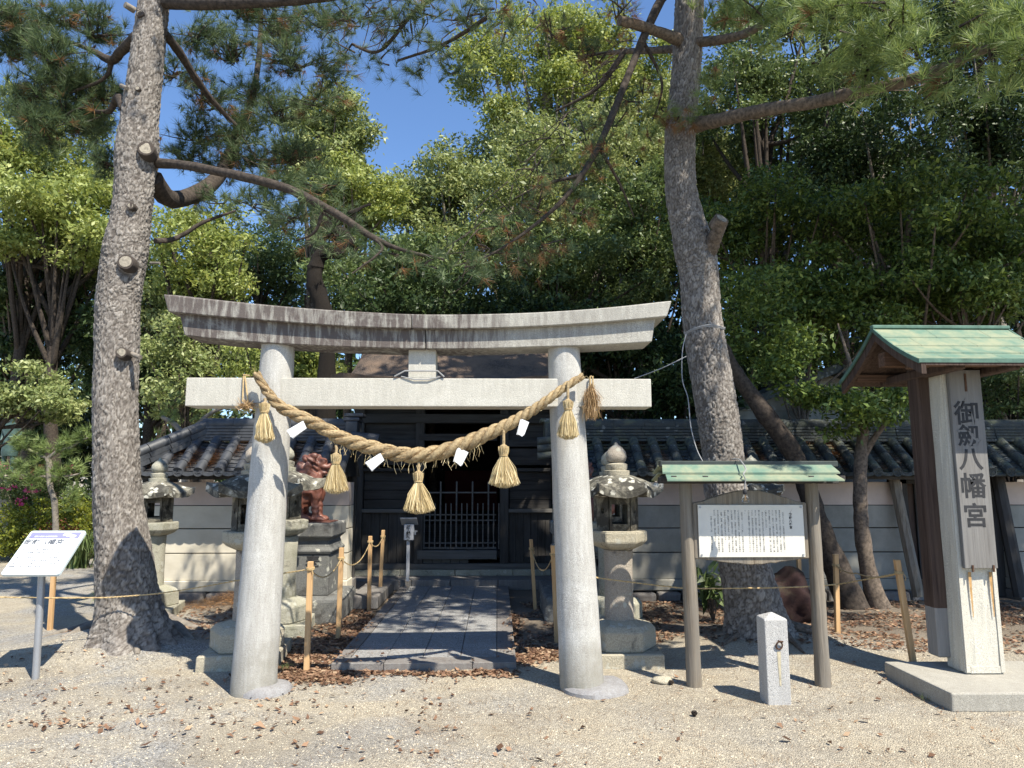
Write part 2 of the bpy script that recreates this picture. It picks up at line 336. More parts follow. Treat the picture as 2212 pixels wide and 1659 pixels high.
M['leaf_hedge'] = m_leaf('azalea_leaves', G((0.0, (0.07, 0.09, 0.015)), (0.6, (0.17, 0.20, 0.03)), (1.0, (0.34, 0.33, 0.05))), 0.3)
M['leaf_red'] = m_leaf('reddish_leaves', G((0.0, (0.10, 0.04, 0.02)), (1.0, (0.28, 0.10, 0.06))), 0.3)
M['petal'] = m_leaf('pink_petals', G((0.0, (0.55, 0.05, 0.16)), (1.0, (0.85, 0.20, 0.35))), 0.3)
M['litter'] = m_leaf('dry_brown_leaves', G((0.0, (0.06, 0.035, 0.022)), (0.45, (0.18, 0.10, 0.062)), (0.8, (0.32, 0.20, 0.125)), (1.0, (0.42, 0.31, 0.20))), 0.15, 0.3)
def m_pebble():
    t = NT('pebbles'); a = t.n('Attribute', attribute_name='rnd').outputs['Fac']
    t.col(t.ramp(a, [(0.0, (0.18, 0.165, 0.14)), (0.2, (0.34, 0.295, 0.22)), (0.65, (0.50, 0.435, 0.32)), (1.0, (0.68, 0.61, 0.47))])); t.rough(0.85); return t.m
M['pebble'] = m_pebble()
def m_gravel():
    t = NT('gravel_ground')
    v = t.vor(95); r = t.n('SeparateColor', Color=v.outputs['Color']).outputs[0]
    v2 = t.vor(230); r2 = t.n('SeparateColor', Color=v2.outputs['Color']).outputs[1]
    stones = t.ramp(r, [(0.0, (0.17, 0.15, 0.12)), (0.2, (0.35, 0.30, 0.22)), (0.7, (0.50, 0.43, 0.31)), (1.0, (0.68, 0.61, 0.46))])
    fine = t.ramp(r2, [(0.0, (0.26, 0.23, 0.18)), (1.0, (0.60, 0.53, 0.41))])
    c = t.mix(0.5, stones, fine)
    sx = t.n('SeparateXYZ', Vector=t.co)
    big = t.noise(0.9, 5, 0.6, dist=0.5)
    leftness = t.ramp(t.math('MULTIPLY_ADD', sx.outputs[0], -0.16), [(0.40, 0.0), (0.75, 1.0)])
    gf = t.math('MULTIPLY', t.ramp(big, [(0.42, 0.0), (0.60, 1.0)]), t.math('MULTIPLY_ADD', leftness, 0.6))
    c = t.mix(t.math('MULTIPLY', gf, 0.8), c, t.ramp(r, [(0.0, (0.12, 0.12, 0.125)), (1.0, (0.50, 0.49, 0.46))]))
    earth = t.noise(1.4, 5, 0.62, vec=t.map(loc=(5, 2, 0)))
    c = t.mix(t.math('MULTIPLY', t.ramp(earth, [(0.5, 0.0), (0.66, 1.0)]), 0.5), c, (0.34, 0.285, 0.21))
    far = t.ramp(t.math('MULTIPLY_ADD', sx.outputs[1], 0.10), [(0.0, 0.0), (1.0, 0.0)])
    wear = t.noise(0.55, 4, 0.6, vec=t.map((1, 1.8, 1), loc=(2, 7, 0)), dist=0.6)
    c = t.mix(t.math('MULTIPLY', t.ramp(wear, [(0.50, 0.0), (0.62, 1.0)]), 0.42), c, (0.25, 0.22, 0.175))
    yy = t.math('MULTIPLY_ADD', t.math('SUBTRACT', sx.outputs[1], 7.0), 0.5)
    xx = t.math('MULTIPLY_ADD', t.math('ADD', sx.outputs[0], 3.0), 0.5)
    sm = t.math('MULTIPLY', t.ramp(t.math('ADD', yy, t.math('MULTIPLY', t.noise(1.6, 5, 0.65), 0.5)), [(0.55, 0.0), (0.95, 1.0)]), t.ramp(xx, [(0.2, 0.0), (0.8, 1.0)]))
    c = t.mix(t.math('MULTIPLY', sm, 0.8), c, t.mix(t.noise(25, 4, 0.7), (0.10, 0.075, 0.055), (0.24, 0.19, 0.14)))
    t.col(c); t.rough(0.95)
    h = t.math('ADD', t.math('MULTIPLY', v.outputs['Distance'], -1.0), t.math('MULTIPLY', v2.outputs['Distance'], -0.5))
    t.bump(h, 1.0, 0.012); return t.m
M['gravel'] = m_gravel()

# ------------------------------------------------------------------ ground
def ground_sheet():
    n = 150; v = []; f = []
    xs = np.concatenate([np.linspace(-80, -9, 12), np.linspace(-8.6, 9, 150), np.linspace(9.5, 80, 12)])
    ys = np.concatenate([np.linspace(-30, 0.5, 8), np.linspace(1, 15, 130), np.linspace(15.5, 120, 14)])
    for y in ys:
        for x in xs:
            z = 0.018 * noise.noise(Vector((x * 0.9, y * 0.9, 0))) + 0.008 * noise.noise(Vector((x * 3.5, y * 3.5, 4)))
            z += 0.16 * math.exp(-(((x + 3.55) / 0.75) ** 2 + ((y - 6.95) / 0.6) ** 2))                # mound under the left pine
            z += 0.15 * math.exp(-(((x - 2.6) / 0.8) ** 2 + ((y - 6.95) / 0.6) ** 2))
            z += 0.05 * math.exp(-(((x + 3.2) / 0.6) ** 2 + ((y - 9.0) / 0.5) ** 2))
            if y > 16: z += 0.10 * (y - 16) * (0.6 if y < 60 else 0.6)
            v.append((x, y, z - 0.004))
    nx = len(xs)
    for j in range(len(ys) - 1):
        for i in range(nx - 1):
            a = j * nx + i; f.append((a, a + 1, a + nx + 1, a + nx))
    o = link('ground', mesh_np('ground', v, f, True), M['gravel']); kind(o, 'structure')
ground_sheet()
def gz(x, y):
    z = 0.018 * noise.noise(Vector((x * 0.9, y * 0.9, 0))) + 0.008 * noise.noise(Vector((x * 3.5, y * 3.5, 4)))
    z += 0.16 * math.exp(-(((x + 3.55) / 0.75) ** 2 + ((y - 6.95) / 0.6) ** 2)) + 0.15 * math.exp(-(((x - 2.6) / 0.8) ** 2 + ((y - 6.95) / 0.6) ** 2))
    z += 0.05 * math.exp(-(((x + 3.2) / 0.6) ** 2 + ((y - 9.0) / 0.5) ** 2))
    return z - 0.004

# ------------------------------------------------------------------ paved approach: separate stone slabs
CX = -0.60
path = bpy.data.objects.new('paved_path', None); COL.objects.link(path); path['kind'] = 'structure'; ORG[path] = Vector((0, 0, 0))
px0, px1, py0, py1 = -1.36, 0.165, 6.02, 10.32
MB().box(((px0 + px1) / 2, (py0 + py1) / 2, 0.005), (px1 - px0 - .04, py1 - py0 - .04, 0.05)).build('bedding', M['kerb'], path)
def slab(x0, x1, y0, y1, mat, zt=0.058):
    g = 0.005; dz = random.uniform(-.004, .004)
    MB().box(((x0 + x1) / 2, (y0 + y1) / 2, (zt + dz - 0.02) / 2), (x1 - x0 - g, y1 - y0 - g, zt + dz + 0.02)).build('paving_slab', mat, path, bevel=0.004)
cols = [-1.24, -0.94, -0.63, -0.31, 0.0]
for i in range(4):
    y = 6.22 + (0.0 if i % 2 else -0.001)
    k = 0
    while y < py1 - 0.05:
        ln = random.uniform(0.62, 1.05); y2 = min(y + ln, py1)
        if py1 - y2 < 0.3: y2 = py1
        slab(cols[i], cols[i + 1], y, y2, M['paving']); y = y2
for x0, x1 in ((px0, cols[0]), (cols[-1], px1)):
    y = 6.22
    while y < py1 - 0.05:
        y2 = min(y + random.uniform(0.8, 1.3), py1)
        if py1 - y2 < 0.35: y2 = py1
        slab(x0, x1, y, y2, M['kerb']); y = y2
x = px0
for x2 in (-0.93, -0.2, px1): slab(x, x2, py0, 6.22, M['kerb']); x = x2

# ------------------------------------------------------------------ torii
TY = 5.48
tor = root('torii_gate', (CX - 0.03, TY, 0), 'grey granite torii gate with curved dark-streaked top beam, hung with a straw rope', 'torii')
def pillar(bx, tx, label=None):
    b = gnd(bx, 1489); b = at(bx, 1490, TY); t = at(tx, 745, TY); ztop = t.z + 0.06
    mb = MB(); n = 40; prof = []
    for k in range(25):
        u = k / 24; c = Vector((b.x, TY, -0.05)).lerp(Vector((t.x, TY, ztop)), u)
        r = 0.166 - 0.040 * u ** 1.0
        prof.append((c, r))
    mb.tube([p for p, r in prof], [r for p, r in prof], 40)
    return mb.build('pillar', M['granite'], tor, smooth=True, rough=0.003, rs=5), b, t
pl, lb, lt = pillar(547, 602); pr, rb, rt_ = pillar(1258, 1216)
for bb, r in ((lb, 0.185), (rb, 0.24)):
    mb = MB(); mb.lathe((bb.x + (0.09 if r < .25 else 0.0), TY, -0.03), [(r * 1.08, 0), (r * 1.04, .05), (r * 0.93, .075), (0.13, .085)], 28)
    mb.build('mortar_collar', M['granite_dark'], tor, smooth=True, rough=0.02, rs=5)
# tie beam, strut
zt, zb = at(900, 817, TY - .11).z, at(900, 878, TY - .11).z
xl, xr = at(401, 845, TY - .11).x, at(1407, 848, TY - .11).x
xs_l = at(905, 845, TY - .11).x
MB().box(((xl + xr) / 2, TY, (zt + zb) / 2), (xr - xl, 0.22, zt - zb)).build('tie_beam', M['granite_tie'], tor, bevel=0.006, seg=2)
g0, g1 = at(882, 785, TY - .09).x, at(941, 785, TY - .09).x
sz1 = at(900, 752, TY - .09).z + 0.03
MB().box(((g0 + g1) / 2, TY, (zt + sz1) / 2 + .001), (g1 - g0, 0.18, sz1 - zt)).build('strut', M['granite_tie'], tor, bevel=0.005)
MB().tube([(g0 - .10, TY - .12, zt + .012), (g0 - .02, TY - .125, zt + .055), (g1 + .02, TY - .125, zt + .055), (g1 + .07, TY - .12, zt + .01)], 0.006, 6).build('wire_loop', M['wire'], tor)
MB().tube([(g0 - .05, TY - .115, zt + .012), (g0 + .05, TY - .122, zt - .012), (g1 - .05, TY - .122, zt - .012), (g1 + .04, TY - .115, zt + .012)], 0.005, 6).build('wire_loop', M['wire'], tor)
# two-tier curved beam: sections lofted along x
def beam(pts_top, pts_bot, dfr, dbk, slope_cut, name, mat, rng, nseg=26):
    T = spline(pts_top, 60); B = spline(pts_bot, 60)
    u0, u1 = rng; mb = MB(); n = nseg
    for k in range(n + 1):
        u = u0 + (u1 - u0) * k / n; i = u * 59; a = int(min(i, 58)); fr = i - a
        tp = T[a] * (1 - fr) + T[a + 1] * fr; bt = B[a] * (1 - fr) + B[a + 1] * fr
        mb.v += [Vector((bt[0], TY - dfr, bt[1])), Vector((tp[0], TY - dfr, tp[1])), Vector((tp[0], TY, tp[1] + slope_cut)), Vector((tp[0], TY + dbk, tp[1])), Vector((bt[0], TY + dbk, bt[1]))]
    for k in range(n):
        for j in range(5):
            a = k * 5 + j; b = k * 5 + (j + 1) % 5; mb.f.append([a, a + 5, b + 5, b])
    mb.f.append([0, 1, 2, 3, 4]); mb.f.append([n * 5 + j for j in (4, 3, 2, 1, 0)])
    return mb.build(name, mat, tor, bevel=0.006, seg=1)
def P2(px, py, Y): p = at(px, py, Y); return (p.x, p.z)
Yu = TY - 0.21; Yl = TY - 0.155
ut = [P2(x, y, Yu) for x, y in ((353, 636), (480, 650), (640, 665), (780, 674), (895, 679), (1030, 679), (1180, 674), (1320, 664), (1451, 650))]
ub = [P2(x, y, Yu) for x, y in ((363, 673), (480, 684), (640, 697), (780, 706), (895, 709), (1030, 709), (1170, 704), (1310, 695), (1441, 683))]
lt_ = [P2(x, y, Yl) for x, y in ((388, 677), (500, 687), (640, 698), (780, 707), (895, 711), (1030, 711), (1160, 706), (1290, 698), (1416, 687))]
lb_ = [P2(x, y, Yl) for x, y in ((398, 724), (500, 735), (640, 744), (780, 750), (895, 753), (1030, 753), (1160, 749), (1290, 745), (1408, 738))]
mid_u = 0.4935; mid_l = 0.5235
beam(ut, ub, 0.21, 0.21, 0.05, 'top_beam_stone', M['granite_beam'], (0, mid_u - .0008))
beam(ut, ub, 0.21, 0.21, 0.05, 'top_beam_stone', M['granite_beam'], (mid_u + .0008, 1))
beam(lt_, lb_, 0.155, 0.155, 0.0, 'lower_beam_stone', M['granite_beam'], (0, mid_l - .0008))
beam(lt_, lb_, 0.155, 0.155, 0.0, 'lower_beam_stone', M['granite_beam'], (mid_l + .0008, 1))

# ------------------------------------------------------------------ straw rope, tassels, paper streamers
RY = TY - 0.235
rp = [(553, 806, 18), (575, 843, 20), (604, 877, 25), (651, 901, 28), (700, 925, 29), (742, 948, 31), (800, 966, 32), (862, 981, 33), (922, 982, 33), (981, 968, 33), (1040, 943, 31), (1098, 917, 27), (1157, 882, 22), (1215, 840, 19), (1259, 812, 16)]
mids = spline([(*at(x, y, RY - (0.0 if 575 < x < 1220 else -0.03) - 0.04 * math.sin(PI * (x - 553) / 706)), r * 0.5 * 5.2 / F) for x, y, r in rp], 420)
rope = root('straw_rope', (CX, RY, 2.0), 'thick twisted rice-straw rope sagging across the torii between both pillars', 'rope')
L = np.cumsum(np.r_[0, np.linalg.norm(np.diff(mids[:, :3], axis=0), axis=1)])
for s_ in range(3):
    pts = []; rad = []
    for i, (x, y, z, r) in enumerate(mids):
        t = (mids[min(i + 1, 419), :3] - mids[max(i - 1, 0), :3]); t = Vector(t).normalized()
        q = t.cross(Vector((0, 1, 0))).normalized(); p2 = t.cross(q)
        a = -L[i] / 0.34 * 2 * PI * (0.060 / max(r, .03)) ** 0.25 + s_ * 2 * PI / 3
        pts.append(Vector((x, y, z)) + (q * math.cos(a) + p2 * math.sin(a)) * r * 0.52); rad.append(r * 0.53)
    mb = MB(); mb.tube(pts, rad, 14)
    # straw grooves run along each strand, slightly twisted
    o = mb.build('strand', M['straw'], rope, smooth=True, auto=False)
    me = o.data; n = 14
    co = np.empty(len(me.vertices) * 3, dtype=np.float32); me.vertices.foreach_get('co', co); co = co.reshape(-1, 3)
    cen = np.array([tuple(p - ORG[rope]) for p in pts])
    for i in range(len(pts)):
        for k in range(n):
            ix = i * n + k; d = co[ix] - cen[i]
            a = 1 + 0.07 * math.sin(k * 2.7 + i * 0.35) + RNG.normal(0, 0.035)
            co[ix] = cen[i] + d * a
    me.vertices.foreach_set('co', co.ravel()); me.update()
def fiber_mesh(segs, w, bend=0.0):                              # thin blades as 2-quad strips
    V = []; Fc = []; R = []
    for a, b, ww in segs:
        a = np.array(a); b = np.array(b); d = b - a; ln = np.linalg.norm(d) + 1e-9
        s = np.cross(d / ln, RNG.normal(size=3)); s /= (np.linalg.norm(s) + 1e-9); s *= ww * w
        m = (a + b) / 2 + RNG.normal(size=3) * bend * ln
        i = len(V); V += [a - s, a + s, m - s, m + s, b - s * .6, b + s * .6]
        Fc += [(i, i + 1, i + 3, i + 2), (i + 2, i + 3, i + 5, i + 4)]; r = RNG.random(); R += [r, r]
    return V, Fc, R
def set_rnd(me, R, name='rnd'):
    at_ = me.attributes.new(name, 'FLOAT', 'FACE'); at_.data.foreach_set('value', np.asarray(R, dtype=np.float32))
def fibers(name, segs, w, mat, parent=None, bend=0.1):
    V, Fc, R = fiber_mesh(segs, w, bend); org = np.array(ORG.get(parent, Vector((0, 0, 0))))
    me = mesh_np(name, np.array(V) - org, Fc); set_rnd(me, R); return link(name, me, mat, parent)
segs = []
for k in range(420):
    i = int(RNG.integers(3, 417)); x, y, z, r = mids[i]
    d = RNG.normal(size=3); d[1] = -abs(d[1]) * .5; d /= np.linalg.norm(d); d[2] -= 0.2
    t = (mids[i + 1, :3] - mids[i - 1, :3]); t /= np.linalg.norm(t); d = d * .5 + t * RNG.choice([-1, 1]) * .7
    p = np.array((x, y, z)) + d * r * .8; ln = RNG.uniform(.02, .06)
    segs.append((p, p + d * ln, 1))
for k in range(90):                                             # drooping loose straws under the middle
    i = int(RNG.integers(130, 300)); x, y, z, r = mids[i]; p = np.array((x, y - r * .3, z - r * .8))
    segs.append((p, p + np.array((RNG.normal(0, .03), -abs(RNG.normal(0, .02)), -RNG.uniform(.03, .11))), 1))
kind(fibers('loose_straw', segs, 0.0016, M['straw_pale'], rope, 0.12), 'stuff')
# broad straw grain on the strands themselves
segs = []
for k in range(9000):
    i = int(RNG.integers(4, 412)); s_ = int(RNG.integers(0, 3))
    def sp(i):
        x, y, z, r = mids[i]; t = Vector(mids[min(i + 1, 419), :3] - mids[max(i - 1, 0), :3]).normalized()
        q = t.cross(Vector((0, 1, 0))).normalized(); p2 = t.cross(q)
        a = -L[i] / 0.34 * 2 * PI * (0.060 / max(r, .03)) ** 0.25 + s_ * 2 * PI / 3
        return np.array(Vector((x, y, z)) + (q * math.cos(a) + p2 * math.sin(a)) * r * .5), r
    c0, r0 = sp(i); c1, r1 = sp(min(i + 6, 419)); d = RNG.normal(size=3); d[1] = -abs(d[1]); d /= np.linalg.norm(d)
    segs.append((c0 + d * r0 * .55, c1 + d * r1 * .54 + RNG.normal(size=3) * .002, 1))
kind(fibers('straw_grain', segs, 0.0019, M['straw_brown'], rope, 0.02), 'stuff')

tass = [(572, 868, 957, 550, 592, 'pale straw tassel in front of the left torii pillar', 862),
        (726, 978, 1067, 699, 752, 'pale straw tassel hanging beside the reddish guardian statue', 962),
        (904, 1017, 1110, 870, 938, 'lowest straw tassel at the middle of the sagging rope', 990),
        (1088, 960, 1054, 1056, 1123, 'pale straw tassel hanging in front of the dark doorway, right of the lowest one', 922),
        (1227, 862, 950, 1203, 1251, 'pale straw tassel in front of the right torii pillar', 826)]
for cx_, y0, y1, x0, x1, lab, yr in tass:
    Yt = RY - 0.075; tp = at(cx_, y0, Yt); bt = at((x0 + x1) / 2, y1, Yt); R1 = (x1 - x0) / 2 * Yt / F
    top = at(cx_, yr, Yt + .03)
    t = root('straw_tassel', tp, lab, 'tassel', 'straw tassels hanging from the rope')
    H = tp.z - bt.z; h0 = H * 0.27
    mb = MB(); mb.lathe((tp.x, Yt, tp.z - h0), [(.024, 0), (.030, .012), (.036, h0 * .45), (.030, h0 * .85), (.012, h0)], 14)
    mb.build('head', M['straw'], t, smooth=True)
    mb = MB()
    for zz in (0.004, 0.013): mb.tube([(tp.x + .028 * math.cos(a), Yt + .028 * math.sin(a), tp.z - h0 + zz) for a in np.linspace(0, 2 * PI, 17)], .0045, 6, cap=False)
    mb.build('binding', M['hemp'], t, smooth=True)
    mb = MB(); mb.tube([(tp.x, Yt, tp.z - .01), (tp.x, Yt + .01, (tp.z + top.z) / 2), (top.x, Yt + .03, top.z)], .011, 8).build('cord', M['straw'], t, smooth=True)
    segs = []
    for k in range(900):
        a = RNG.uniform(0, 2 * PI); rr = RNG.uniform(0.0, 1) ** .5
        p0 = np.array((tp.x + .024 * rr * math.cos(a), Yt + .024 * rr * math.sin(a), tp.z - h0 + .004))
        e = R1 * rr * RNG.uniform(.9, 1.08); lift = (1 - math.sqrt(max(0, 1 - (rr * .45) ** 2))) * H
        p1 = np.array((bt.x + e * math.cos(a), Yt + e * .8 * math.sin(a), bt.z + lift + RNG.uniform(-.006, .012)))
        segs.append((p0, p1, RNG.uniform(.7, 1.3)))
    for k in range(90):
        a = RNG.uniform(0, 2 * PI); p0 = np.array((tp.x + .031 * math.cos(a), Yt + .031 * math.sin(a), tp.z - h0 + .01)); segs.append((p0, p0 + np.array((.008 * math.cos(a) , .008 * math.sin(a), h0 * .7)), 1))
    kind(fibers('skirt', segs, 0.0021, M['straw_pale'], t, 0.035), 'stuff')
for q, (pts, lab) in enumerate([
    ([(655, 909), (662, 925), (633, 945), (628, 944), (620, 929)], 'folded white paper streamer on the rope between the left pillar and the statue'),
    ([(822, 979), (830, 994), (804, 1016), (800, 1012), (790, 998)], 'folded white paper streamer left of the lowest tassel'),
    ([(990, 967), (1012, 977), (999, 1003), (995, 1007), (981, 995)], 'folded white paper streamer just right of the lowest tassel'),
    ([(1127, 905), (1143, 912), (1133, 938), (1128, 943), (1118, 937)], 'folded white paper streamer highest on the right slope of the rope')]):
    Yp = RY - 0.085; P = [at(x, y, Yp + (.012 if i > 1 else 0)) for i, (x, y) in enumerate(pts)]
    t = root('paper_streamer', P[0], lab, 'paper streamer', 'white paper streamers on the rope')
    mb = MB(); b2 = [p + Vector((0.0, 0.003, 0.0)) for p in P]
    mb.add(P + b2, [(0, 1, 2, 3, 4), (9, 8, 7, 6, 5)] + [(i, i + 5, (i + 1) % 5 + 5, (i + 1) % 5) for i in range(5)])
    mb.build('front_fold', M['paper'], t)
    s = MB(); c = [P[0] + Vector((-.01, .008, -.002)), P[1] + Vector((-.004, .010, -.002)), P[2] + Vector((-.004, .014, -.008)), P[4] + Vector((-.008, .012, -.006))]
    s.add(c + [p + Vector((0, .003, 0)) for p in c], [(0, 1, 2, 3), (7, 6, 5, 4), (0, 4, 5, 1), (1, 5, 6, 2), (2, 6, 7, 3), (3, 7, 4, 0)]); s.build('back_fold', M['paper'], t)
# left hanging knot of cord and right bundle of frayed straw, tied over the tie beam
k = root('knotted_cord', at(530, 815, TY - .125), 'thin straw cord with brown knot hanging over the tie beam left of the pillar', 'cord')
a_ = at(526, 812, TY - .125); b_ = at(524, 868, TY - .135); c_ = at(536, 868, TY - .135); kn = at(533, 876, TY - .14)
MB().tube([a_, b_], .006, 6).tube([a_ + Vector((.01, 0, 0)), c_], .006, 6).tube([a_ + Vector((0, 0, .01)), a_ + Vector((.005, .13, .02)), a_ + Vector((.005, .24, 0))], .006, 6).build('cord', M['hemp'], k, smooth=True)
segs = [(np.array(kn) + RNG.normal(size=3) * .012, np.array(kn) + RNG.normal(size=3) * np.array((.045, .02, .03)), 1) for _ in range(160)]
kind(fibers('frayed_knot', segs, .0025, M['straw_brown'], k, .15), 'stuff')
k = root('straw_bundle', at(1279, 815, TY - .13), 'frayed bundle of grey-brown straw tied over the right end of the tie beam', 'straw bundle')
t0 = at(1277, 818, TY - .135); segs = []
for _ in range(520):
    u = RNG.random(); c0 = np.array(at(1277 - 0 * u, 830 + 40 * u, TY - .14)); e = np.array(at(1277 + RNG.normal(0, 9), 850 + RNG.uniform(0, 60), TY - .15 - abs(RNG.normal(0, .02))))
    segs.append((c0 + RNG.normal(size=3) * .012, e, 1))
kind(fibers('frayed_straw', segs, .0016, M['straw_brown'], k, .12), 'stuff')
MB().tube([t0 + Vector((-.008, 0, .02)), at(1275, 850, TY - .14)], .006, 6).tube([t0 + Vector((.012, 0, .02)), at(1281, 850, TY - .14)], .006, 6).tube([t0 + Vector((0, 0, .02)), t0 + Vector((0, .25, .02))], .006, 6).build('cord', M['hemp'], k, smooth=True)

# ------------------------------------------------------------------ stone lanterns
def lantern(X, Y, s, lab, mats, rot=0.0, roof='hex', pole='round', box='hex', polew=0.13):
    mB, mP, mR = mats
    t = root('stone_lantern', (X, Y, 0), lab, 'stone lantern', 'stone lanterns beside the approach')
    T = Matrix.Translation((X, Y, 0)) @ Matrix.Rotation(rot, 4, 'Z') @ Matrix.Scale(s, 4)
    h6 = PI / 6
    def lat(name, prof, mat, n=6, a0=0, sm=False, bev=0.008, rough=0.006, sub=1):
        m = MB(); m.lathe((0, 0, 0), prof, n, a0); m.v = [T @ v for v in m.v]
        return m.build(name, mat, t, smooth=sm, bevel=bev, rough=rough, rs=9, sub=sub)
    lat('plinth', [(.46, -.03), (.455, .115)], mB, 4, PI / 4)
    lat('base', [(.315, .117), (.315, .27), (.27, .315), (.16, .345)], mB, 6, 0)
    n = 24 if pole == 'round' else 6
    lat('shaft', [(polew, .33), (polew * .96, .50), (polew * .95, .78), (polew * 1.0, .935)], mP, n, 0, sm=True, bev=0 if n == 24 else .012, sub=0)
    lat('platform', [(.13, .937), (.22, .975), (.262, 1.012), (.264, 1.098), (.255, 1.106)], mB, 6, 0)
    # light chamber: corner posts, sill, head and faces with openings
    m = MB(); R = .180; z0, z1 = 1.108, 1.398
    hexp = [Vector((R * math.cos(h6 * 2 * i), R * math.sin(h6 * 2 * i), 0)) for i in range(6)]
    for i in range(6):
        a, b = hexp[i], hexp[(i + 1) % 6]; mid = (a + b) / 2; ang = math.atan2((b - a).y, (b - a).x); W = (b - a).length
        op = (i in (1, 4))
        Tm = Matrix.Translation(mid * 0.94) @ Matrix.Rotation(ang, 4, 'Z')
        if op:
            m.box((0, 0, z0 + .03), (W * .985, .032, .06), Tm); m.box((0, 0, z1 - .03), (W * .985, .032, .06), Tm)
            for sx in (-1, 1): m.box((sx * W * .44, 0, (z0 + z1) / 2), (W * .11, .032, z1 - z0 - .12), Tm)
        else:                                                   # face with a round hole
            nn = 16; zc = z0 + .17; r = .026; ow, oh = W * .49, (z1 - z0) / 2
            ring = [(r * math.cos(2 * PI * q / nn), zc + r * math.sin(2 * PI * q / nn)) for q in range(nn)]
            outp = []
            for q in range(nn):
                c_, s__ = math.cos(2 * PI * q / nn), math.sin(2 * PI * q / nn); k_ = 1 / max(abs(c_), abs(s__), 1e-6)
                outp.append((ow * c_ * k_ if abs(c_) >= .001 else 0, (z0 + z1) / 2 + oh * s__ * k_))
            for yy, sg in ((-.016, 1), (.016, -1)):
                vs = [(p[0], yy, p[1]) for p in ring] + [(p[0], yy, p[1]) for p in outp]
                fs = [[q, (q + 1) % nn, nn + (q + 1) % nn, nn + q][::sg] for q in range(nn)]; m.add(vs, fs, Tm)
            vs = [(p[0], -.016, p[1]) for p in ring] + [(p[0], .016, p[1]) for p in ring]
            m.add(vs, [[q, nn + q, nn + (q + 1) % nn, (q + 1) % nn] for q in range(nn)], Tm)
    m.v = [T @ v for v in m.v]; m.build('light_chamber', M['lantern_soot'], t)
    # roof: hexagon with raised, thickened corner tips
    nA, nRr = 72, 14; V = []; Fc = []
    for side in (0, 1):
        for j in range(nRr + 1):
            u = j / nRr
            for i in range(nA):
                a = 2 * PI * i / nA; seg = ((a + 1e-9) % (PI / 3)); hx = math.cos(PI / 6) / math.cos(seg - PI / 6)
                if roof == 'hex': cf = max(0, (hx - math.cos(PI / 6)) / (1 - math.cos(PI / 6)))
                else: hx = 0.9 + .1 * hx; cf = max(0, (hx - .987) / .013)
                cf = cf ** 1.6
                Rr = (.365 * (hx * .9 + .1) + .055 * cf * u ** 3); r = .085 + (Rr - .085) * u
                z = 1.60 - .145 * u ** 1.15 - .02 * math.sin(PI * u) * -1 + cf * .075 * u ** 5
                if side: z = z - (.035 + .03 * u) if u > .999 else 1.40 + .0 + (cf * .05) * u ** 4; 
                if side and u > .999: z = 1.60 - .145 - .058 + cf * .055
                V.append(T @ Vector((r * math.cos(a), r * math.sin(a), z)))
    W_ = (nRr + 1) * nA
    for j in range(nRr):
        for i in range(nA):
            k_ = (i + 1) % nA; a, b, c, d = j * nA + i, j * nA + k_, (j + 1) * nA + k_, (j + 1) * nA + i
            Fc.append([a, d, c, b]); Fc.append([W_ + a, W_ + b, W_ + c, W_ + d])
    for i in range(nA):
        k_ = (i + 1) % nA; Fc.append([nRr * nA + i, W_ + nRr * nA + i, W_ + nRr * nA + k_, nRr * nA + k_])
        Fc.append([i, k_, W_ + k_, W_ + i])
    m = MB(); m.v = V; m.f = Fc; m.build('roof', mR, t, smooth=True, rough=.008, rs=12)
    lat('neck', [(.115, 1.585), (.118, 1.632), (.09, 1.637), (.098, 1.66), (.10, 1.69), (.072, 1.702)], mB, 24, 0, sm=True, bev=0, sub=0, rough=.003)
    lat('finial', [(.055, 1.70), (.085, 1.72), (.097, 1.755), (.088, 1.80), (.055, 1.838), (.022, 1.862), (.008, 1.885)], mP if pole == 'round' else mB, 24, 0, sm=True, bev=0, sub=0, rough=.004)
    return t
LM = (M['lantern'], M['lantern_pink'], M['lantern_roof'])
LG = (M['lantern_green'], M['lantern_green'], M['lantern_roof'])
pA = at(529, 1430, 6.35); pC = at(1340, 1430, 6.35)
lantern(pA.x, 6.38, 1.0, 'stone lantern directly behind the left torii pillar, with blackened lichen-spotted roof', LM, 0.1)
lantern(pC.x, 6.35, 1.0, 'sunlit stone lantern just right of the right torii pillar with a round pinkish shaft', LM, -0.04)
pB = at(600, 1340, 7.55); lantern(pB.x, 7.55, 1.03, 'stone lantern with thick angular shaft between the left torii pillar and the statue pedestal', LG, 0.12, pole='hex', polew=.175)
pD = at(1330, 1340, 7.6); lantern(pD.x - .03, 7.6, 1.0, 'stone lantern half hidden behind the sunlit lantern right of the torii', LG, 0.0, pole='hex', polew=.155)
pF = at(334, 1290, 8.5); lantern(pF.x - .04, 8.5, 0.96, 'stone lantern partly hidden behind the left pine trunk, in front of the white wall', (M['lantern_green'], M['lantern_green'], M['lantern_roof']), 0.2, polew=.13)
pE = at(1636, 1290, 8.5); lantern(pE.x, 8.5, 0.98, 'stone lantern whose lichened roof shows behind the notice board', LG, 0.1, polew=.13)

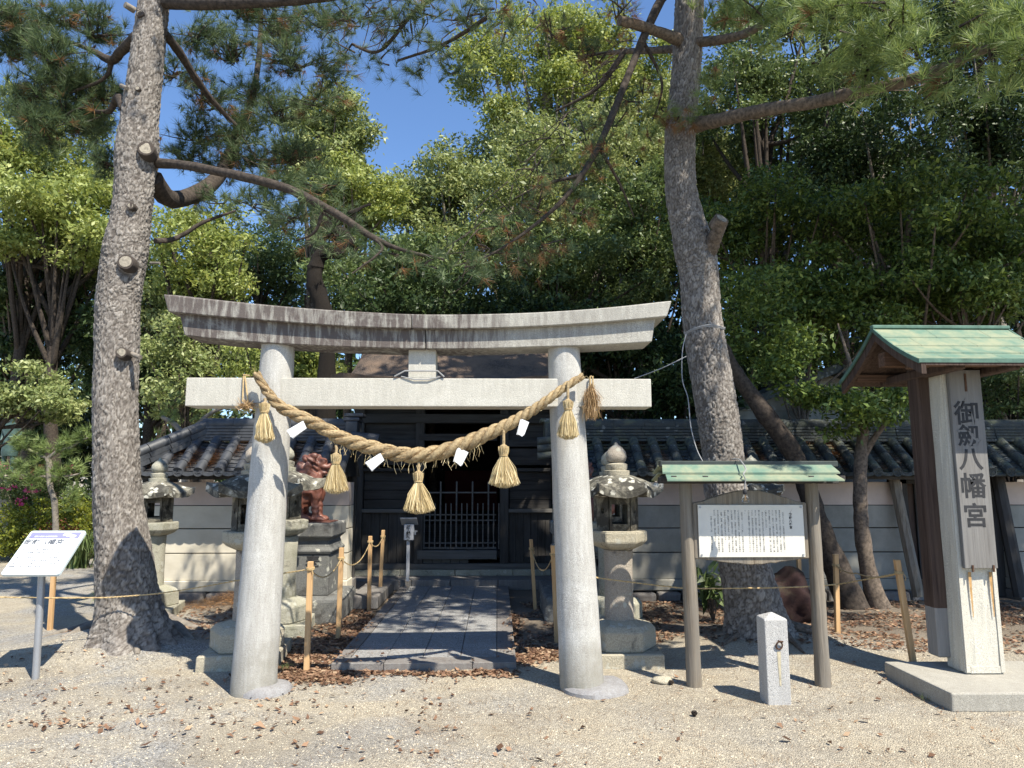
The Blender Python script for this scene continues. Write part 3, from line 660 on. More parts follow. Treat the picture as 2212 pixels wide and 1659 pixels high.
# ------------------------------------------------------------------ text
def text_obj(txt, size, name, mat, parent, T, offset=0.0, ext=0.0006, align='CENTER', xs=1.0, shear=0.0, vertical=False, pitch=1.0, res=3):
    """flat lettering as mesh, T places the local x-right, y-up plane; origin at the centre"""
    V = []; Fc = []
    def glyph(s):
        c = bpy.data.curves.new('lettering', 'FONT'); c.body = s; c.size = size; c.offset = offset; c.extrude = ext
        c.align_x = align if not vertical else 'CENTER'; c.align_y = 'CENTER'; c.resolution_u = res; c.shear = shear
        o = bpy.data.objects.new('lettering', c); COL.objects.link(o); bpy.context.view_layer.update()
        me = bpy.data.meshes.new_from_object(o.evaluated_get(bpy.context.evaluated_depsgraph_get()))
        vs = [v.co.copy() for v in me.vertices]; fs = [list(p.vertices) for p in me.polygons]
        bpy.data.meshes.remove(me); bpy.data.objects.remove(o); bpy.data.curves.remove(c); return vs, fs
    items = [(txt, 0)] if not vertical else [(ch, -i * pitch) for i, ch in enumerate(txt)]
    for s, dy in items:
        if s in ' 　': continue
        vs, fs = glyph(s); b = len(V)
        V += [T @ Vector((v.x * xs, v.y + dy, v.z)) for v in vs]; Fc += [[b + i for i in f] for f in fs]
    m = MB(); m.v = V; m.f = Fc
    return m.build(name, mat, parent)
def columns_text(cols, x0, y0, dx, pitch, size, name, mat, parent, T):
    cache = {}; V = []; Fc = []
    chars = sorted(set(''.join(cols)) - set(' 　'))
    c = bpy.data.curves.new('lettering', 'FONT'); c.size = size; c.align_x = 'CENTER'; c.align_y = 'CENTER'; c.resolution_u = 1; c.extrude = 0.0
    o = bpy.data.objects.new('lettering', c); COL.objects.link(o)
    for ch in chars:
        c.body = ch; bpy.context.view_layer.update()
        me = bpy.data.meshes.new_from_object(o.evaluated_get(bpy.context.evaluated_depsgraph_get()))
        cache[ch] = ([v.co.copy() for v in me.vertices], [list(p.vertices) for p in me.polygons]); bpy.data.meshes.remove(me)
    bpy.data.objects.remove(o); bpy.data.curves.remove(c)
    for i, colm in enumerate(cols):
        for j, ch in enumerate(colm):
            if ch in ' 　': continue
            vs, fs = cache[ch]; b = len(V)
            V += [T @ Vector((x0 - i * dx + v.x, y0 - j * pitch + v.y, 0)) for v in vs]; Fc += [[b + q for q in f] for f in fs]
    m = MB(); m.v = V; m.f = Fc; return m.build(name, mat, parent)
FR = lambda p: Matrix.Translation(p) @ Matrix.Rotation(PI / 2, 4, 'X')     # plane facing the camera side (-y)

# ------------------------------------------------------------------ guardian statues on pedestals
def pedestal(X, Y, lab, sx=1, w=.62, txt=True):
    t = root('stone_pedestal', (X, Y, 0), lab, 'pedestal', 'stone pedestals of the guardian statues')
    mat = M['pedestal']
    MB().box((X, Y, .12), (w + .32, .95, .30)).build('bottom_stone', mat, t, bevel=.05, seg=3, rough=.004)
    MB().box((X, Y, .27 + .225), (w, .66, .45)).build('body', mat, t, bevel=.01, rough=.003, sub=1)
    MB().lathe((X, Y, 0), [(w * .74, .722), (w * .78, .76), (w * .70, .80), (w * .66, .87), (w * .76, .905)], 4, PI / 4, sy=1.05).build('moulding', mat, t, bevel=.008)
    MB().box((X, Y, .985), (w + .07, .74, .155)).build('cap', mat, t, bevel=.02, seg=2, rough=.003)
    if txt:
        p = Vector((X, Y - .331, .56)); text_obj('奉', .17, 'lettering', M['char'], t, FR(p + Vector((.13 * sx, 0, .06))), offset=.004)
        text_obj('献', .17, 'lettering', M['char'], t, FR(p + Vector((-.13 * sx, 0, .06))), offset=.004)
    return t
def komainu(X, Y, Z, sx, lab):
    bm = bmesh.new()
    def e(c, r, rot=(0, 0, 0)):
        Mx = Matrix.Translation((c[0] * sx, c[1], c[2])) @ Matrix.Rotation(rot[2] * sx, 4, 'Z') @ Matrix.Rotation(rot[1] * sx, 4, 'Y') @ Matrix.Rotation(rot[0], 4, 'X') @ Matrix.Diagonal((*r, 1))
        bmesh.ops.create_icosphere(bm, subdivisions=3, radius=1, matrix=Mx)
    # faces +x (towards the path); hindquarters at -x
    e((-.17, 0, .17), (.20, .17, .17)); e((-.05, 0, .30), (.17, .14, .24), (0, .45, 0)); e((.08, 0, .42), (.14, .14, .20), (0, .2, 0))
    for sy in (-1, 1):
        e((-.13, .12 * sy, .14), (.155, .085, .14)); e((-.02, .14 * sy, .05), (.15, .055, .045)); e((.07, .14 * sy, .035), (.06, .06, .035))
        e((.15, .08 * sy, .20), (.05, .052, .20), (0, -.05, 0)); e((.155, .08 * sy, .33), (.07, .065, .12)); e((.20, .085 * sy, .035), (.075, .06, .036))
        for q in range(3): e((.25, (.085 + .032 * (q - 1)) * sy, .025), (.025, .017, .022))
        e((.10, .12 * sy, .74), (.055, .02, .075), (.3 * sy, .9, 0))                      # drooping ear
        for q in range(4): e((.05 - q * .05, .12 * sy, .62 - q * .075), (.055, .04, .06))  # mane curls
        e((.06, .13 * sy, .38), (.05, .03, .08))
        e((.21, .045 * sy, .70), (.035, .03, .028))
    e((.07, 0, .55), (.12, .12, .15)); e((.12, 0, .67), (.105, .10, .10)); e((.225, 0, .635), (.085, .07, .038)); e((.205, 0, .565), (.07, .06, .022)); e((.29, 0, .665), (.026, .04, .022)); e((.20, 0, .725), (.05, .085, .02))
    e((.04, 0, .745), (.08, .08, .045)); e((-.03, 0, .60), (.08, .10, .13))
    for q in range(5): e((-.34 + .015 * q, 0, .16 + q * .075), (.055 - q * .004, .07 - q * .006, .07))
    e((-.33, .05, .42), (.04, .03, .07)); e((-.33, -.05, .42), (.04, .03, .07))
    me = bpy.data.meshes.new('k'); bm.to_mesh(me); bm.free()
    o = bpy.data.objects.new('k', me); COL.objects.link(o)
    r = o.modifiers.new('r', 'REMESH'); r.mode = 'VOXEL'; r.voxel_size = .0125
    sm = o.modifiers.new('s', 'SMOOTH'); sm.iterations = 4; sm.factor = .6
    bpy.context.view_layer.update()
    m2 = bpy.data.meshes.new_from_object(o.evaluated_get(bpy.context.evaluated_depsgraph_get())); bpy.data.objects.remove(o); bpy.data.meshes.remove(me)
    m2.name = 'guardian_dog'
    for v in m2.vertices:                                       # carved curls and folds
        p = v.co * 16; hgt = v.co.z
        k_ = .014 if (hgt > .45 and v.co.x * sx < .16) else .004
        v.co += v.normal * (k_ * math.sin(60 * v.co.z + 40 * abs(v.co.y) + 30 * v.co.x * sx + 6 * noise.noise(p * .4)) )
    m2.polygons.foreach_set('use_smooth', [True] * len(m2.polygons))
    t = root('guardian_dog_statue', (X, Y, Z), lab, 'statue', 'ceramic guardian dogs'); t_o = link('body', m2, M['ceramic'], t)
    m = MB(); m.box((X, Y, Z + .005), (.72, .40, .012)).build('foot_slab', M['ceramic'], t, bevel=.004)
    return t
pk = at(669, 1310, 8.3)
pedestal(pk.x - .06, 8.42, 'weathered stone pedestal carved with a character, left of the approach under the guardian dog statue', 1)
komainu(pk.x - .14, 8.42, 1.063, 1, 'seated reddish-brown ceramic guardian dog on the left pedestal, facing the approach')
xk = 2 * CX - (pk.x - .06)
pedestal(xk, 8.42, 'weathered stone pedestal right of the approach, hidden behind pillar and lantern', -1)
komainu(xk + .04, 8.42, 1.063, -1, 'reddish ceramic guardian dog mostly hidden behind the sunlit lantern right of the approach')

# ------------------------------------------------------------------ tile-roofed walls
DISC = {}
def disc_mesh(mat):
    if mat.name in DISC: return DISC[mat.name]
    m = MB(); n = 20; R = .066
    prof = [(R, .03), (R, -.012), (R * .96, -.018), (R * .80, -.018), (R * .78, -.008), (.001, -.008)]
    b = 0
    for r, y in prof:
        for i in range(n): a = 2 * PI * i / n; m.v.append(Vector((r * math.cos(a), y, r * math.sin(a))))
    for j in range(len(prof) - 1):
        for i in range(n): k = (i + 1) % n; m.f.append([j * n + i, j * n + k, (j + 1) * n + k, (j + 1) * n + i])
    for q in range(3):                                          # three-comma crest in relief
        a0 = 2 * PI * q / 3; pts = []; rad = []
        for k in range(7):
            u = k / 6; a = a0 + u * 2.4; r = .012 + .024 * u; pts.append((r * math.cos(a), -.010, r * math.sin(a))); rad.append(.0095 * (1 - .75 * u))
        m.tube(pts, rad, 5)
    for q in range(12): a = 2 * PI * q / 12; m.box((.045 * math.cos(a), -.010, .045 * math.sin(a)), (.005, .006, .005))
    me = bpy.data.meshes.new('end_disc'); me.from_pydata([tuple(v) for v in m.v], [], m.f); me.materials.append(mat); me.update()
    DISC[mat.name] = me; return me
ROW = {}
def row_mesh(mat, d, h, hip=1.0, var=0):
    key = (mat.name, round(d, 3), round(h, 3), round(hip, 2), var)
    if key in ROW: return ROW[key]
    m = MB(); n = 9; R = .064; tiles = max(1, round(4 * hip)); pitch = math.hypot(d, h) * hip / tiles
    ax = Vector((0, d, h)).normalized(); up = Vector((0, -h, d)).normalized()
    for k in range(tiles):
        for (s0, s1, r) in ((k * pitch, (k + .86) * pitch, R), ((k + .86) * pitch, (k + 1.0) * pitch, R * .90)):
            b = len(m.v); jx = random.uniform(-.003, .003)
            for s_ in (s0, s1):
                for i in range(n + 1):
                    a = PI * i / n * 1.16 - .08 * PI; m.v.append(ax * s_ + Vector((math.cos(a) * r + jx, 0, 0)) + up * (math.sin(a) * r))
            for i in range(n): m.f.append([b + i, b + i + 1, b + n + 2 + i, b + n + 1 + i])
            m.f.append([b + i for i in range(n + 1)]); m.f.append([b + n + 1 + i for i in range(n + 1)][::-1])
    me = bpy.data.meshes.new('cover_tile_row'); me.from_pydata([tuple(v) for v in m.v], [], m.f); me.materials.append(mat); me.update()
    me.polygons.foreach_set('use_smooth', [True] * len(me.polygons)); me.set_sharp_from_angle(angle=math.radians(35))
    ROW[key] = me; return me
PAN = {}
def pan_mesh(mat, W, d, h, hip=1.0):
    key = (mat.name, round(W, 3), round(hip, 2))
    if key in PAN: return PAN[key]
    m = MB(); nt_ = max(1, round(9 * hip)); L_ = math.hypot(d, h) * hip; pitch = L_ / nt_; ax = Vector((0, d, h)).normalized(); up = Vector((0, -h, d)).normalized()
    for k in range(nt_):
        b = len(m.v)
        for s_, lift in ((k * pitch - .01, .020), ((k + 1) * pitch, .004)):
            for i in range(7):
                x = (i / 6 - .5) * W; m.v.append(ax * s_ + Vector((x, 0, 0)) + up * (lift + .028 * (2 * i / 6 - 1) ** 2 - .02))
        for i in range(7):
            x = (i / 6 - .5) * W; m.v.append(ax * (k * pitch - .01) + Vector((x, 0, 0)) + up * (-.005 + .028 * (2 * i / 6 - 1) ** 2 - .02))
        for i in range(6): m.f.append([b + i, b + i + 1, b + 8 + i, b + 7 + i]); m.f.append([b + 14 + i, b + 15 + i, b + i + 1, b + i])
    me = bpy.data.meshes.new('pan_tile_column'); me.from_pydata([tuple(v) for v in m.v], [], m.f); me.materials.append(mat); me.update()
    me.polygons.foreach_set('use_smooth', [True] * len(me.polygons)); me.set_sharp_from_angle(angle=math.radians(35))
    PAN[key] = me; return me
WY = 9.40; EZ, EY = 1.655, 8.93; RZ, RYW = 2.10, 9.50          # wall face, eave, ridge foot
def tiled_wall(x0, x1, name, lab, tm, pm, pp, hipend=False, bands=True, xbeam=False):
    t = root(name, ((x0 + x1) / 2, WY, 0), lab, 'wall')
    W = x1 - x0; cx = (x0 + x1) / 2; th = .34
    zs = [(.26, .60, pm), (.605, .915, pm), (.92, 1.215, pm), (1.22, 1.52, pp)]
    n = max(1, round(W / 2.1))
    for i in range(n):
        a = x0 + W * i / n; b = x0 + W * (i + 1) / n
        for z0, z1, mt in zs[:3]:
            MB().box(((a + b) / 2, WY + .15, (z0 + z1) / 2), (b - a - (.004 if i < n - 1 else 0), .30, z1 - z0 - .008)).build('plaster_panel', mt, t, bevel=.003)
    MB().box((cx, WY + .165, 1.37), (W - .01, .30, .30)).build('eave_plaster', pp, t)
    MB().box((cx, WY + .18, .85), (W - .03, .22, 1.2)).build('wall_core', M['void'], t)
    MB().box((cx, WY + .14, .19), (W + .02, .36, .14)).build('footing', pm, t, bevel=.01)
    xx = x0 - .03
    while xx < x1:
        w_ = random.uniform(.28, .6); MB().box((xx + w_ / 2, WY + .06, .03), (w_ - .02, .42, random.uniform(.14, .19))).build('foundation_stone', M['kerb'], t, bevel=.03, seg=2, rough=.02, rs=7); xx += w_
    # eave timber and roof bed
    d, h = RYW - EY, RZ - EZ
    MB().box((cx, EY + .16, EZ - .075), (W + .05, .05, .05)).build('eave_batten', M['wood_dark'], t)
    m = MB(); m.add([(x0, EY + .03, EZ - .06), (x1, EY + .03, EZ - .06), (x1, RYW + .6, EZ - .06), (x0, RYW + .6, EZ - .06), (x0 + (.5 if hipend else 0), RYW, RZ - .05), (x1, RYW, RZ - .05), (x1, RYW + .12, RZ - .05), (x0 + (.5 if hipend else 0), RYW + .12, RZ - .05)],
              [(3, 2, 1, 0), (0, 1, 5, 4), (1, 2, 6, 5), (2, 3, 7, 6), (3, 0, 4, 7), (4, 5, 6, 7)]); m.build('roof_bed', M['void'], t)
    org = ORG[t]; pitch = .252; k = int(W / pitch); off = (W - k * pitch) / 2
    for i in range(k + 1):
        x = x0 + off + i * pitch
        hip = 1.0
        if hipend and x - x0 < .62: hip = max(.25, (x - x0 + .05) / .62)
        o = link('cover_tile_row', row_mesh(tm, d, h, hip, i % 3), tm, t, loc=Vector((x, EY, EZ)) - org)
        o.rotation_euler.x = random.uniform(-.004, .004)
        link('end_disc', disc_mesh(tm), tm, t, loc=Vector((x, EY, EZ)) - org)
        if i < k:
            link('pan_tile_column', pan_mesh(tm, pitch, d, h, min(1, hip + .12)), tm, t, loc=Vector((x + pitch / 2, EY + .01, EZ - .035)) - org)
            m = MB()
            if i == 0:
                global DROP
                a = [(-.10, -.005), (-.05, -.028), (0, -.036), (.05, -.028), (.10, -.005), (.10, -.045), (.05, -.072), (0, -.082), (-.05, -.072), (-.10, -.045)]
                m.extrude(a, Matrix.Rotation(PI / 2, 4, 'X'), .014); me = bpy.data.meshes.new('drip_tile'); me.from_pydata([tuple(v) for v in m.v], [], m.f); me.materials.append(tm); me.update(); DROP = me
            link('drip_tile', DROP, tm, t, loc=Vector((x + pitch / 2, EY + .0, EZ + .022)) - org)
    # ridge: staggered flat courses under a rounded cap
    rx0 = x0 + (.55 if hipend else 0)
    rc = RYW + .09
    for c_ in range(5):
        xx = rx0; wid = .30 - .022 * c_; z = RZ - .015 + c_ * .041
        while xx < x1 - .01:
            w_ = min(random.uniform(.52, .72), x1 - xx); w_ = x1 - xx if x1 - xx - w_ < .2 else w_
            MB().box((xx + w_ / 2, rc, z), (w_ - .004, wid, .034)).build('ridge_tile', tm, t, bevel=.004); xx += w_
    xx = rx0
    while xx < x1 - .01:
        w_ = min(.42, x1 - xx); w_ = x1 - xx if x1 - xx - w_ < .15 else w_
        m = MB(); m.tube([(xx + .002, rc, RZ + .20), (xx + w_ - .002, rc, RZ + .20)], .082, 14); m.build('ridge_cap_tile', tm, t, smooth=True); xx += w_
    if hipend:
        for s_ in (0,):
            p0 = Vector((rx0 + .05, rc - .02, RZ + .12)); p1 = Vector((x0 - .10, EY - .02, EZ + .10))
            for lay, (rad, dz) in enumerate(((.078, .07), (.10, -.01), (.11, -.08))):
                nn = 4
                for q in range(nn):
                    a, b = p0.lerp(p1, q / nn + .004), p0.lerp(p1, (q + 1) / nn - .004)
                    m = MB()
                    if lay == 0: m.tube([a + Vector((0, 0, dz)), b + Vector((0, 0, dz))], rad, 12)
                    else:
                        ang = math.atan2((b - a).y, (b - a).x); L_ = (b - a).length; el = math.atan2((b - a).z, math.hypot((b - a).x, (b - a).y))
                        m.box((a + b) / 2 + Vector((0, 0, dz)), (L_, rad * 2, .06), rz=ang, ry=-el)
                    m.build('hip_ridge_tile', tm, t, smooth=(lay == 0))
            # side slope going back
            for q in range(5):
                yy = EY + .30 + q * .252; m = MB(); hh = min(1, (q + 1.0) / 2.2)
                m.tube([(x0 - .22, yy, EZ + .0), (x0 - .22 + .5 * hh, yy, EZ + .42 * hh)], .062, 12); m.build('side_cover_tile', tm, t, smooth=True)
            m = MB(); m.add([(x0 - .22, EY + .03, EZ - .05), (x0 - .22, EY + 1.6, EZ - .05), (rx0, EY + 1.6, RZ - .03), (rx0, RYW, RZ - .03)], [(0, 1, 2, 3), (3, 2, 1, 0)]); m.build('side_roof_bed', tm, t)
    return t
xL = at(322, 1150, WY).x; xL2 = at(752, 1150, WY).x
wl = tiled_wall(xL, xL2, 'tiled_wall', 'white plaster wall with dark tiled roof left of the shrine hall, sunlit with three grooves', M['tile'], M['plaster'], M['plaster_pink'], hipend=True)
# ridge-end stack near the hall
rx = at(757, 905, 9.5).x
m = MB(); m.box((rx + .03, 9.59, RZ + .07), (.16, .34, .32)).box((rx + .02, 9.59, RZ + .26), (.22, .30, .05)).box((rx + .05, 9.59, RZ + .32), (.26, .26, .05)).build('ridge_end_ornament', M['tile'], wl, bevel=.015, seg=2)
MB().tube([(rx + .05, 9.35, RZ + .02), (rx + .42, 9.35, RZ - .015)], .07, 14).build('end_cover_tile', M['tile'], wl, smooth=True)
MB().box((rx + .20, 9.40, RZ - .10), (.42, .3, .08)).build('end_cover_tile', M['tile'], wl, bevel=.01)
xR0 = 2 * CX - xL2; xR1 = at(1958, 1150, WY).x
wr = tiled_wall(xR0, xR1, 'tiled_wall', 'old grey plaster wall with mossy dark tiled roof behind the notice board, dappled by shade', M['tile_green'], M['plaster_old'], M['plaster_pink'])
m = MB(); m.box((xR0 - .03, 9.59, RZ + .07), (.16, .34, .34)).box((xR0 - .06, 9.59, RZ + .25), (.22, .30, .05)).build('ridge_end_ornament', M['tile_green'], wr, bevel=.015, seg=2)
for dz in (0, .10, .2): MB().tube([(xR0 - .02, 9.3, RZ - dz - .02), (xR0 - .22, 9.3, RZ - dz - .04)], .05, 12).build('end_cover_tile', M['tile_green'], wr, smooth=True)
# gate gap then a further stretch of the same wall
xG1 = at(2178, 1150, WY).x
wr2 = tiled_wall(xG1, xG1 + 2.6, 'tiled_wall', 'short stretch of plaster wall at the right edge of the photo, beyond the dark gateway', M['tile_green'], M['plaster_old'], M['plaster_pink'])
# gateway: roof over it, leaning timber props, dark doors
g = root('wall_gateway', ((xR1 + xG1) / 2, WY, 0), 'dark timber gateway in the right-hand wall, half hidden behind the tall name post', 'gate')
gw = xG1 - xR1
MB().box(((xR1 + xG1) / 2, WY + .45, .95), (gw - .1, .06, 1.5)).build('door_leaf', M['wood_brown'], g)
for i in range(5): MB().box((xR1 + .12 + i * (gw - .24) / 4, WY + .40, .95), (.05, .04, 1.5)).build('door_batten', M['wood_dark'], g)
for x in (xR1 + .06, xG1 - .06): MB().box((x, WY + .2, .85), (.14, .16, 1.7)).build('gate_post', M['wood_dark'], g, bevel=.008)
MB().box(((xR1 + xG1) / 2, WY + .2, 1.56), (gw, .16, .12)).build('lintel', M['wood_dark_x'], g)
p0, p1 = at(1985, 1290, WY - .35), at(1930, 1030, WY - .05)
MB().tube([p0, p1], .07, 8).build('leaning_prop', M['wood_post'], g, smooth=True)
p0, p1 = at(2205, 1290, WY - .35), at(2150, 1010, WY - .05)
MB().tube([p0, p1], .08, 8).build('leaning_prop', M['wood_dark'], g, smooth=True)
d, h = RYW - EY, RZ - EZ; k = int(gw / .252)
MB().add([(xR1, EY + .03, EZ - .06), (xG1, EY + .03, EZ - .06), (xG1, RYW + .6, EZ - .06), (xR1, RYW + .6, EZ - .06), (xR1, RYW, RZ - .05), (xG1, RYW, RZ - .05), (xG1, RYW + .12, RZ - .05), (xR1, RYW + .12, RZ - .05)],
   [(3, 2, 1, 0), (0, 1, 5, 4), (1, 2, 6, 5), (2, 3, 7, 6), (3, 0, 4, 7), (4, 5, 6, 7)]).build('roof_bed', M['void'], g)
for i in range(k):
    x = xR1 + .13 + i * .252
    link('cover_tile_row', row_mesh(M['tile_green'], d, h, 1.0, i % 3), M['tile_green'], g, loc=Vector((x, EY, EZ)) - ORG[g])
    link('end_disc', disc_mesh(M['tile_green']), M['tile_green'], g, loc=Vector((x, EY, EZ)) - ORG[g])
    link('pan_tile_column', pan_mesh(M['tile_green'], .252, d, h, 1.0), M['tile_green'], g, loc=Vector((x + .126, EY + .01, EZ - .035)) - ORG[g])
for c_ in range(5): MB().box(((xR1 + xG1) / 2, RYW + .09, RZ - .015 + c_ * .041), (gw - .01, .30 - .022 * c_, .034)).build('ridge_tile', M['tile_green'], g, bevel=.004)
MB().tube([(xR1, RYW + .09, RZ + .20), (xG1, RYW + .09, RZ + .20)], .08, 14).build('ridge_cap_tile', M['tile_green'], g, smooth=True)

# ------------------------------------------------------------------ shrine hall
HY = 10.75; HX = -0.595
hall = root('shrine_hall', (HX, HY, 0), 'dark timber shrine hall with bark-thatched roof and lattice doors behind the torii', 'shrine')
def X(px, Y=HY, py=1150): return at(px, py, Y).x
def Z(py, Y=HY): return at(1000, py, Y).z
hw = HX - X(771); xa, xb = HX - hw, HX + hw
dl, dr = X(912), X(1082)
# stone base, step, sill
sx0, sx1 = xa - .25, xb + .25
st = MB().box((HX, 10.35 + 1.9, .07), (sx1 - sx0 + .5, 3.8, .14)).build('stone_platform', M['kerb'], hall, bevel=.012)
q = sx0 - .25
while q < sx1 + .2:
    w_ = min(random.uniform(.5, .9), sx1 + .25 - q); w_ = max(w_, .12)
    MB().box((q + w_ / 2, 10.30, .068), (w_ - .008, .10, .145)).build('edge_stone', M['kerb'], hall, bevel=.008, rough=.004); q += w_
q = xa - .1
while q < xb + .1:
    w_ = min(random.uniform(.5, .9), xb + .1 - q + .02)
    MB().box((q + w_ / 2, HY + .02, .185), (w_ - .006, .22, .09)).build('base_stone', M['lantern_green'], hall, bevel=.008, rough=.004); q += w_
zb0, zb1 = .232, .315
MB().box((HX, HY, (zb0 + zb1) / 2), (xb - xa + .2, .14, zb1 - zb0)).build('ground_beam', M['wood_hall'], hall, bevel=.005)
zE = 2.95
for x, w_ in ((xa, .15), (dl - .05, .13), (dr + .05, .13), (xb, .15)):
    MB().box((x, HY, (zb1 + zE) / 2 + .001), (w_, .14, zE - zb1)).build('post', M['wood_dark'], hall, bevel=.006)
zm = Z(1103)                                                    # middle rail
zlow0, zlow1 = zb1 + .002, zm - .03
for (x0, x1) in ((xa + .075, dl - .115), (dr + .115, xb - .075)):
    n = 6; ww = (x1 - x0) / n
    for i in range(n):
        MB().box((x0 + ww * (i + .5), HY + .012 + random.uniform(-.004, .004), (zlow0 + zlow1) / 2), (ww - .004, .03, zlow1 - zlow0)).build('wall_plank', M['wood_dark'], hall, bevel=.003)
    MB().box(((x0 + x1) / 2, HY - .02, zm), (x1 - x0, .10, .055)).build('rail', M['wood_hall'], hall, bevel=.004)
    zt_ = Z(1015); z = zm + .03; bh = (zt_ - .03 - z) / 4
    for i in range(4):
        MB().box(((x0 + x1) / 2, HY + .015 + random.uniform(-.005, .005), z + bh * (i + .5)), (x1 - x0 - .03, .03, bh - .005)).build('wall_board', M['wood_dark_x'], hall, bevel=.004)
    MB().box(((x0 + x1) / 2, HY - .02, zt_), (x1 - x0, .10, .05)).build('rail', M['wood_dark_x'], hall, bevel=.004)
    z2 = Z(958); MB().box(((x0 + x1) / 2, HY - .02, z2), (x1 - x0, .10, .10)).build('rail', M['wood_dark_x'], hall, bevel=.004)
    MB().box(((x0 + x1) / 2, HY + .02, (zt_ + z2) / 2), (x1 - x0 - .02, .03, z2 - zt_ - .15)).build('wall_board', M['wood_dark_x'], hall)
    for i in range(3):
        zz = z2 + .05 + (zE - z2 - .05) * (i + .5) / 3
        MB().box(((x0 + x1) / 2, HY + .05, zz), (x1 - x0 - .02, .03, (zE - z2 - .05) / 3 - .006)).build('wall_board', M['wood_dark_x'], hall)
MB().box((HX, HY - .02, Z(945)), (dr - dl, .12, .10)).build('door_lintel', M['wood_dark_x'], hall)
MB().box((HX, HY - .02, Z(905)), (xb - xa, .13, .14)).build('tie_rail', M['wood_dark_x'], hall, bevel=.01)
for x in (dl - .05, dr + .05, xa, xb):                           # bracket arms under the eave
    m = MB(); m.box((x, HY - .28, 2.72), (.12, .5, .14)).box((x, HY - .40, 2.84), (.42, .12, .10)).build('bracket_arm', M['wood_dark'], hall, bevel=.02)
# side and back walls, dark interior, floor
MB().box((xa + .02, HY + 1.75, 1.6), (.06, 3.3, 2.7)).build('side_wall', M['wood_dark'], hall)
MB().box((xb - .02, HY + 1.75, 1.6), (.06, 3.3, 2.7)).build('side_wall', M['wood_dark'], hall)
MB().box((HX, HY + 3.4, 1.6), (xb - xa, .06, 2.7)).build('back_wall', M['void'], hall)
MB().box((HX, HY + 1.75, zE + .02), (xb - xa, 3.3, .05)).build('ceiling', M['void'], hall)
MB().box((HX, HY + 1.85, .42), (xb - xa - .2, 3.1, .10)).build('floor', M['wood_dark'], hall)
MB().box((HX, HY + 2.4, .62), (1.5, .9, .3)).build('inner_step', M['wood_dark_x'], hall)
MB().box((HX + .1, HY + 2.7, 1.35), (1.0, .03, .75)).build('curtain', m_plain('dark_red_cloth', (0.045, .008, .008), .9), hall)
# threshold
MB().box((HX, HY - .03, (Z(1188) + Z(1207)) / 2), (dr - dl, .10, Z(1188) - Z(1207))).build('threshold', M['wood_hall'], hall, bevel=.005)
x = dl + .02
for i in range(5):
    ww = (dr - dl) * .115; MB().box((x + ww / 2, HY + .01, (Z(1207) + zb1) / 2), (ww - .006, .03, Z(1207) - zb1 - .004)).build('skirting_board', M['wood_hall'], hall, bevel=.003); x += ww
# lattice doors
lat = MB()
for i in range(15):
    xx = dl + .03 + (dr - dl - .06) * i / 14
    tall = i % 3 == 1 or False; tall = i in (3, 6, 9, 12)
    z1 = Z(1040 if tall else 1087); z0 = Z(1186)
    MB().box((xx, HY - .01, (z0 + z1) / 2), (.020 if not tall else .024, .022, z1 - z0)).build('lattice_bar', M['wood_hall'], hall, bevel=.004)
for py, th_ in ((1064, .022), (1112, .02), (1124, .02), (1173, .022), (1184, .03)):
    MB().box((HX, HY + .018, Z(py)), (dr - dl - .02, .02, th_)).build('lattice_rail', M['wood_hall'], hall)
# roof: thick bark thatch as a stack of rounded rings
rings = [(0.0, 1.84, 1.75, 2.80), (0.0, 1.86, 1.78, 2.93), (.05, 1.70, 1.62, 2.97), (.15, 1.60, 1.42, 3.10), (.30, 1.54, 1.16, 3.30), (.50, 1.50, .86, 3.52), (.70, 1.48, .56, 3.74), (.86, 1.46, .30, 3.90), (1.0, 1.45, .17, 3.97)]
cy = 11.35; m = MB(); n = 64
for _, hx, hy, z in rings:
    for i in range(n):
        a = 2 * PI * (i + .5) / n; c_, s__ = math.cos(a), math.sin(a); p = 7.0
        r = (abs(c_) ** p + abs(s__) ** p) ** (-1 / p)
        cf = max(0, (r - 1.06) / .12)
        m.v.append(Vector((HX + hx * r * c_, cy + hy * 1.0 * r * s__, z + (.05 * cf if z < 2.95 else 0))))
for j in range(len(rings) - 1):
    for i in range(n): k_ = (i + 1) % n; m.f.append([j * n + i, j * n + k_, (j + 1) * n + k_, (j + 1) * n + i])
m.f.append(list(range(n))[::-1]); m.f.append([(len(rings) - 1) * n + i for i in range(n)])
m.build('thatched_roof', M['thatch'], hall, smooth=True, sub=1, rough=.03, rs=3)
MB().box((HX, cy, 4.01), (2.9, .42, .12)).build('ridge', M['wood_dark_x'], hall, bevel=.03)
for i in range(13):
    xx = HX - 1.75 + i * 3.5 / 12; MB().box((xx, 10.2, 2.83), (.05, 1.05, .06)).build('rafter', M['wood_dark'], hall)
# timber fence panel between the hall and the left wall
fp = root('side_fence', (X(735), 10.0, 0), 'dark upright-plank fence panel between the statue pedestal and the hall', 'fence')
xf0, xf1 = at(716, 1150, 9.9).x, at(763, 1150, 9.9).x
for i in range(3):
    w_ = (xf1 - xf0 - .04) / 3; MB().box((xf0 + w_ * (i + .5), 9.9, .95), (w_ - .006, .03, 1.46)).build('fence_plank', M['wood_dark'], fp, bevel=.003)
MB().box((xf1, 9.88, .95), (.07, .08, 1.6)).build('fence_post', M['wood_dark'], fp, bevel=.006)
for z in (.5, 1.25): MB().box(((xf0 + xf1) / 2, 9.86, z), (xf1 - xf0, .03, .06)).build('fence_rail', M['wood_dark_x'], fp)
MB().box(((xf0 + xf1) / 2, 9.85, .12), (xf1 - xf0 + .1, .22, .22)).build('footing_stone', M['kerb'], fp, bevel=.01)
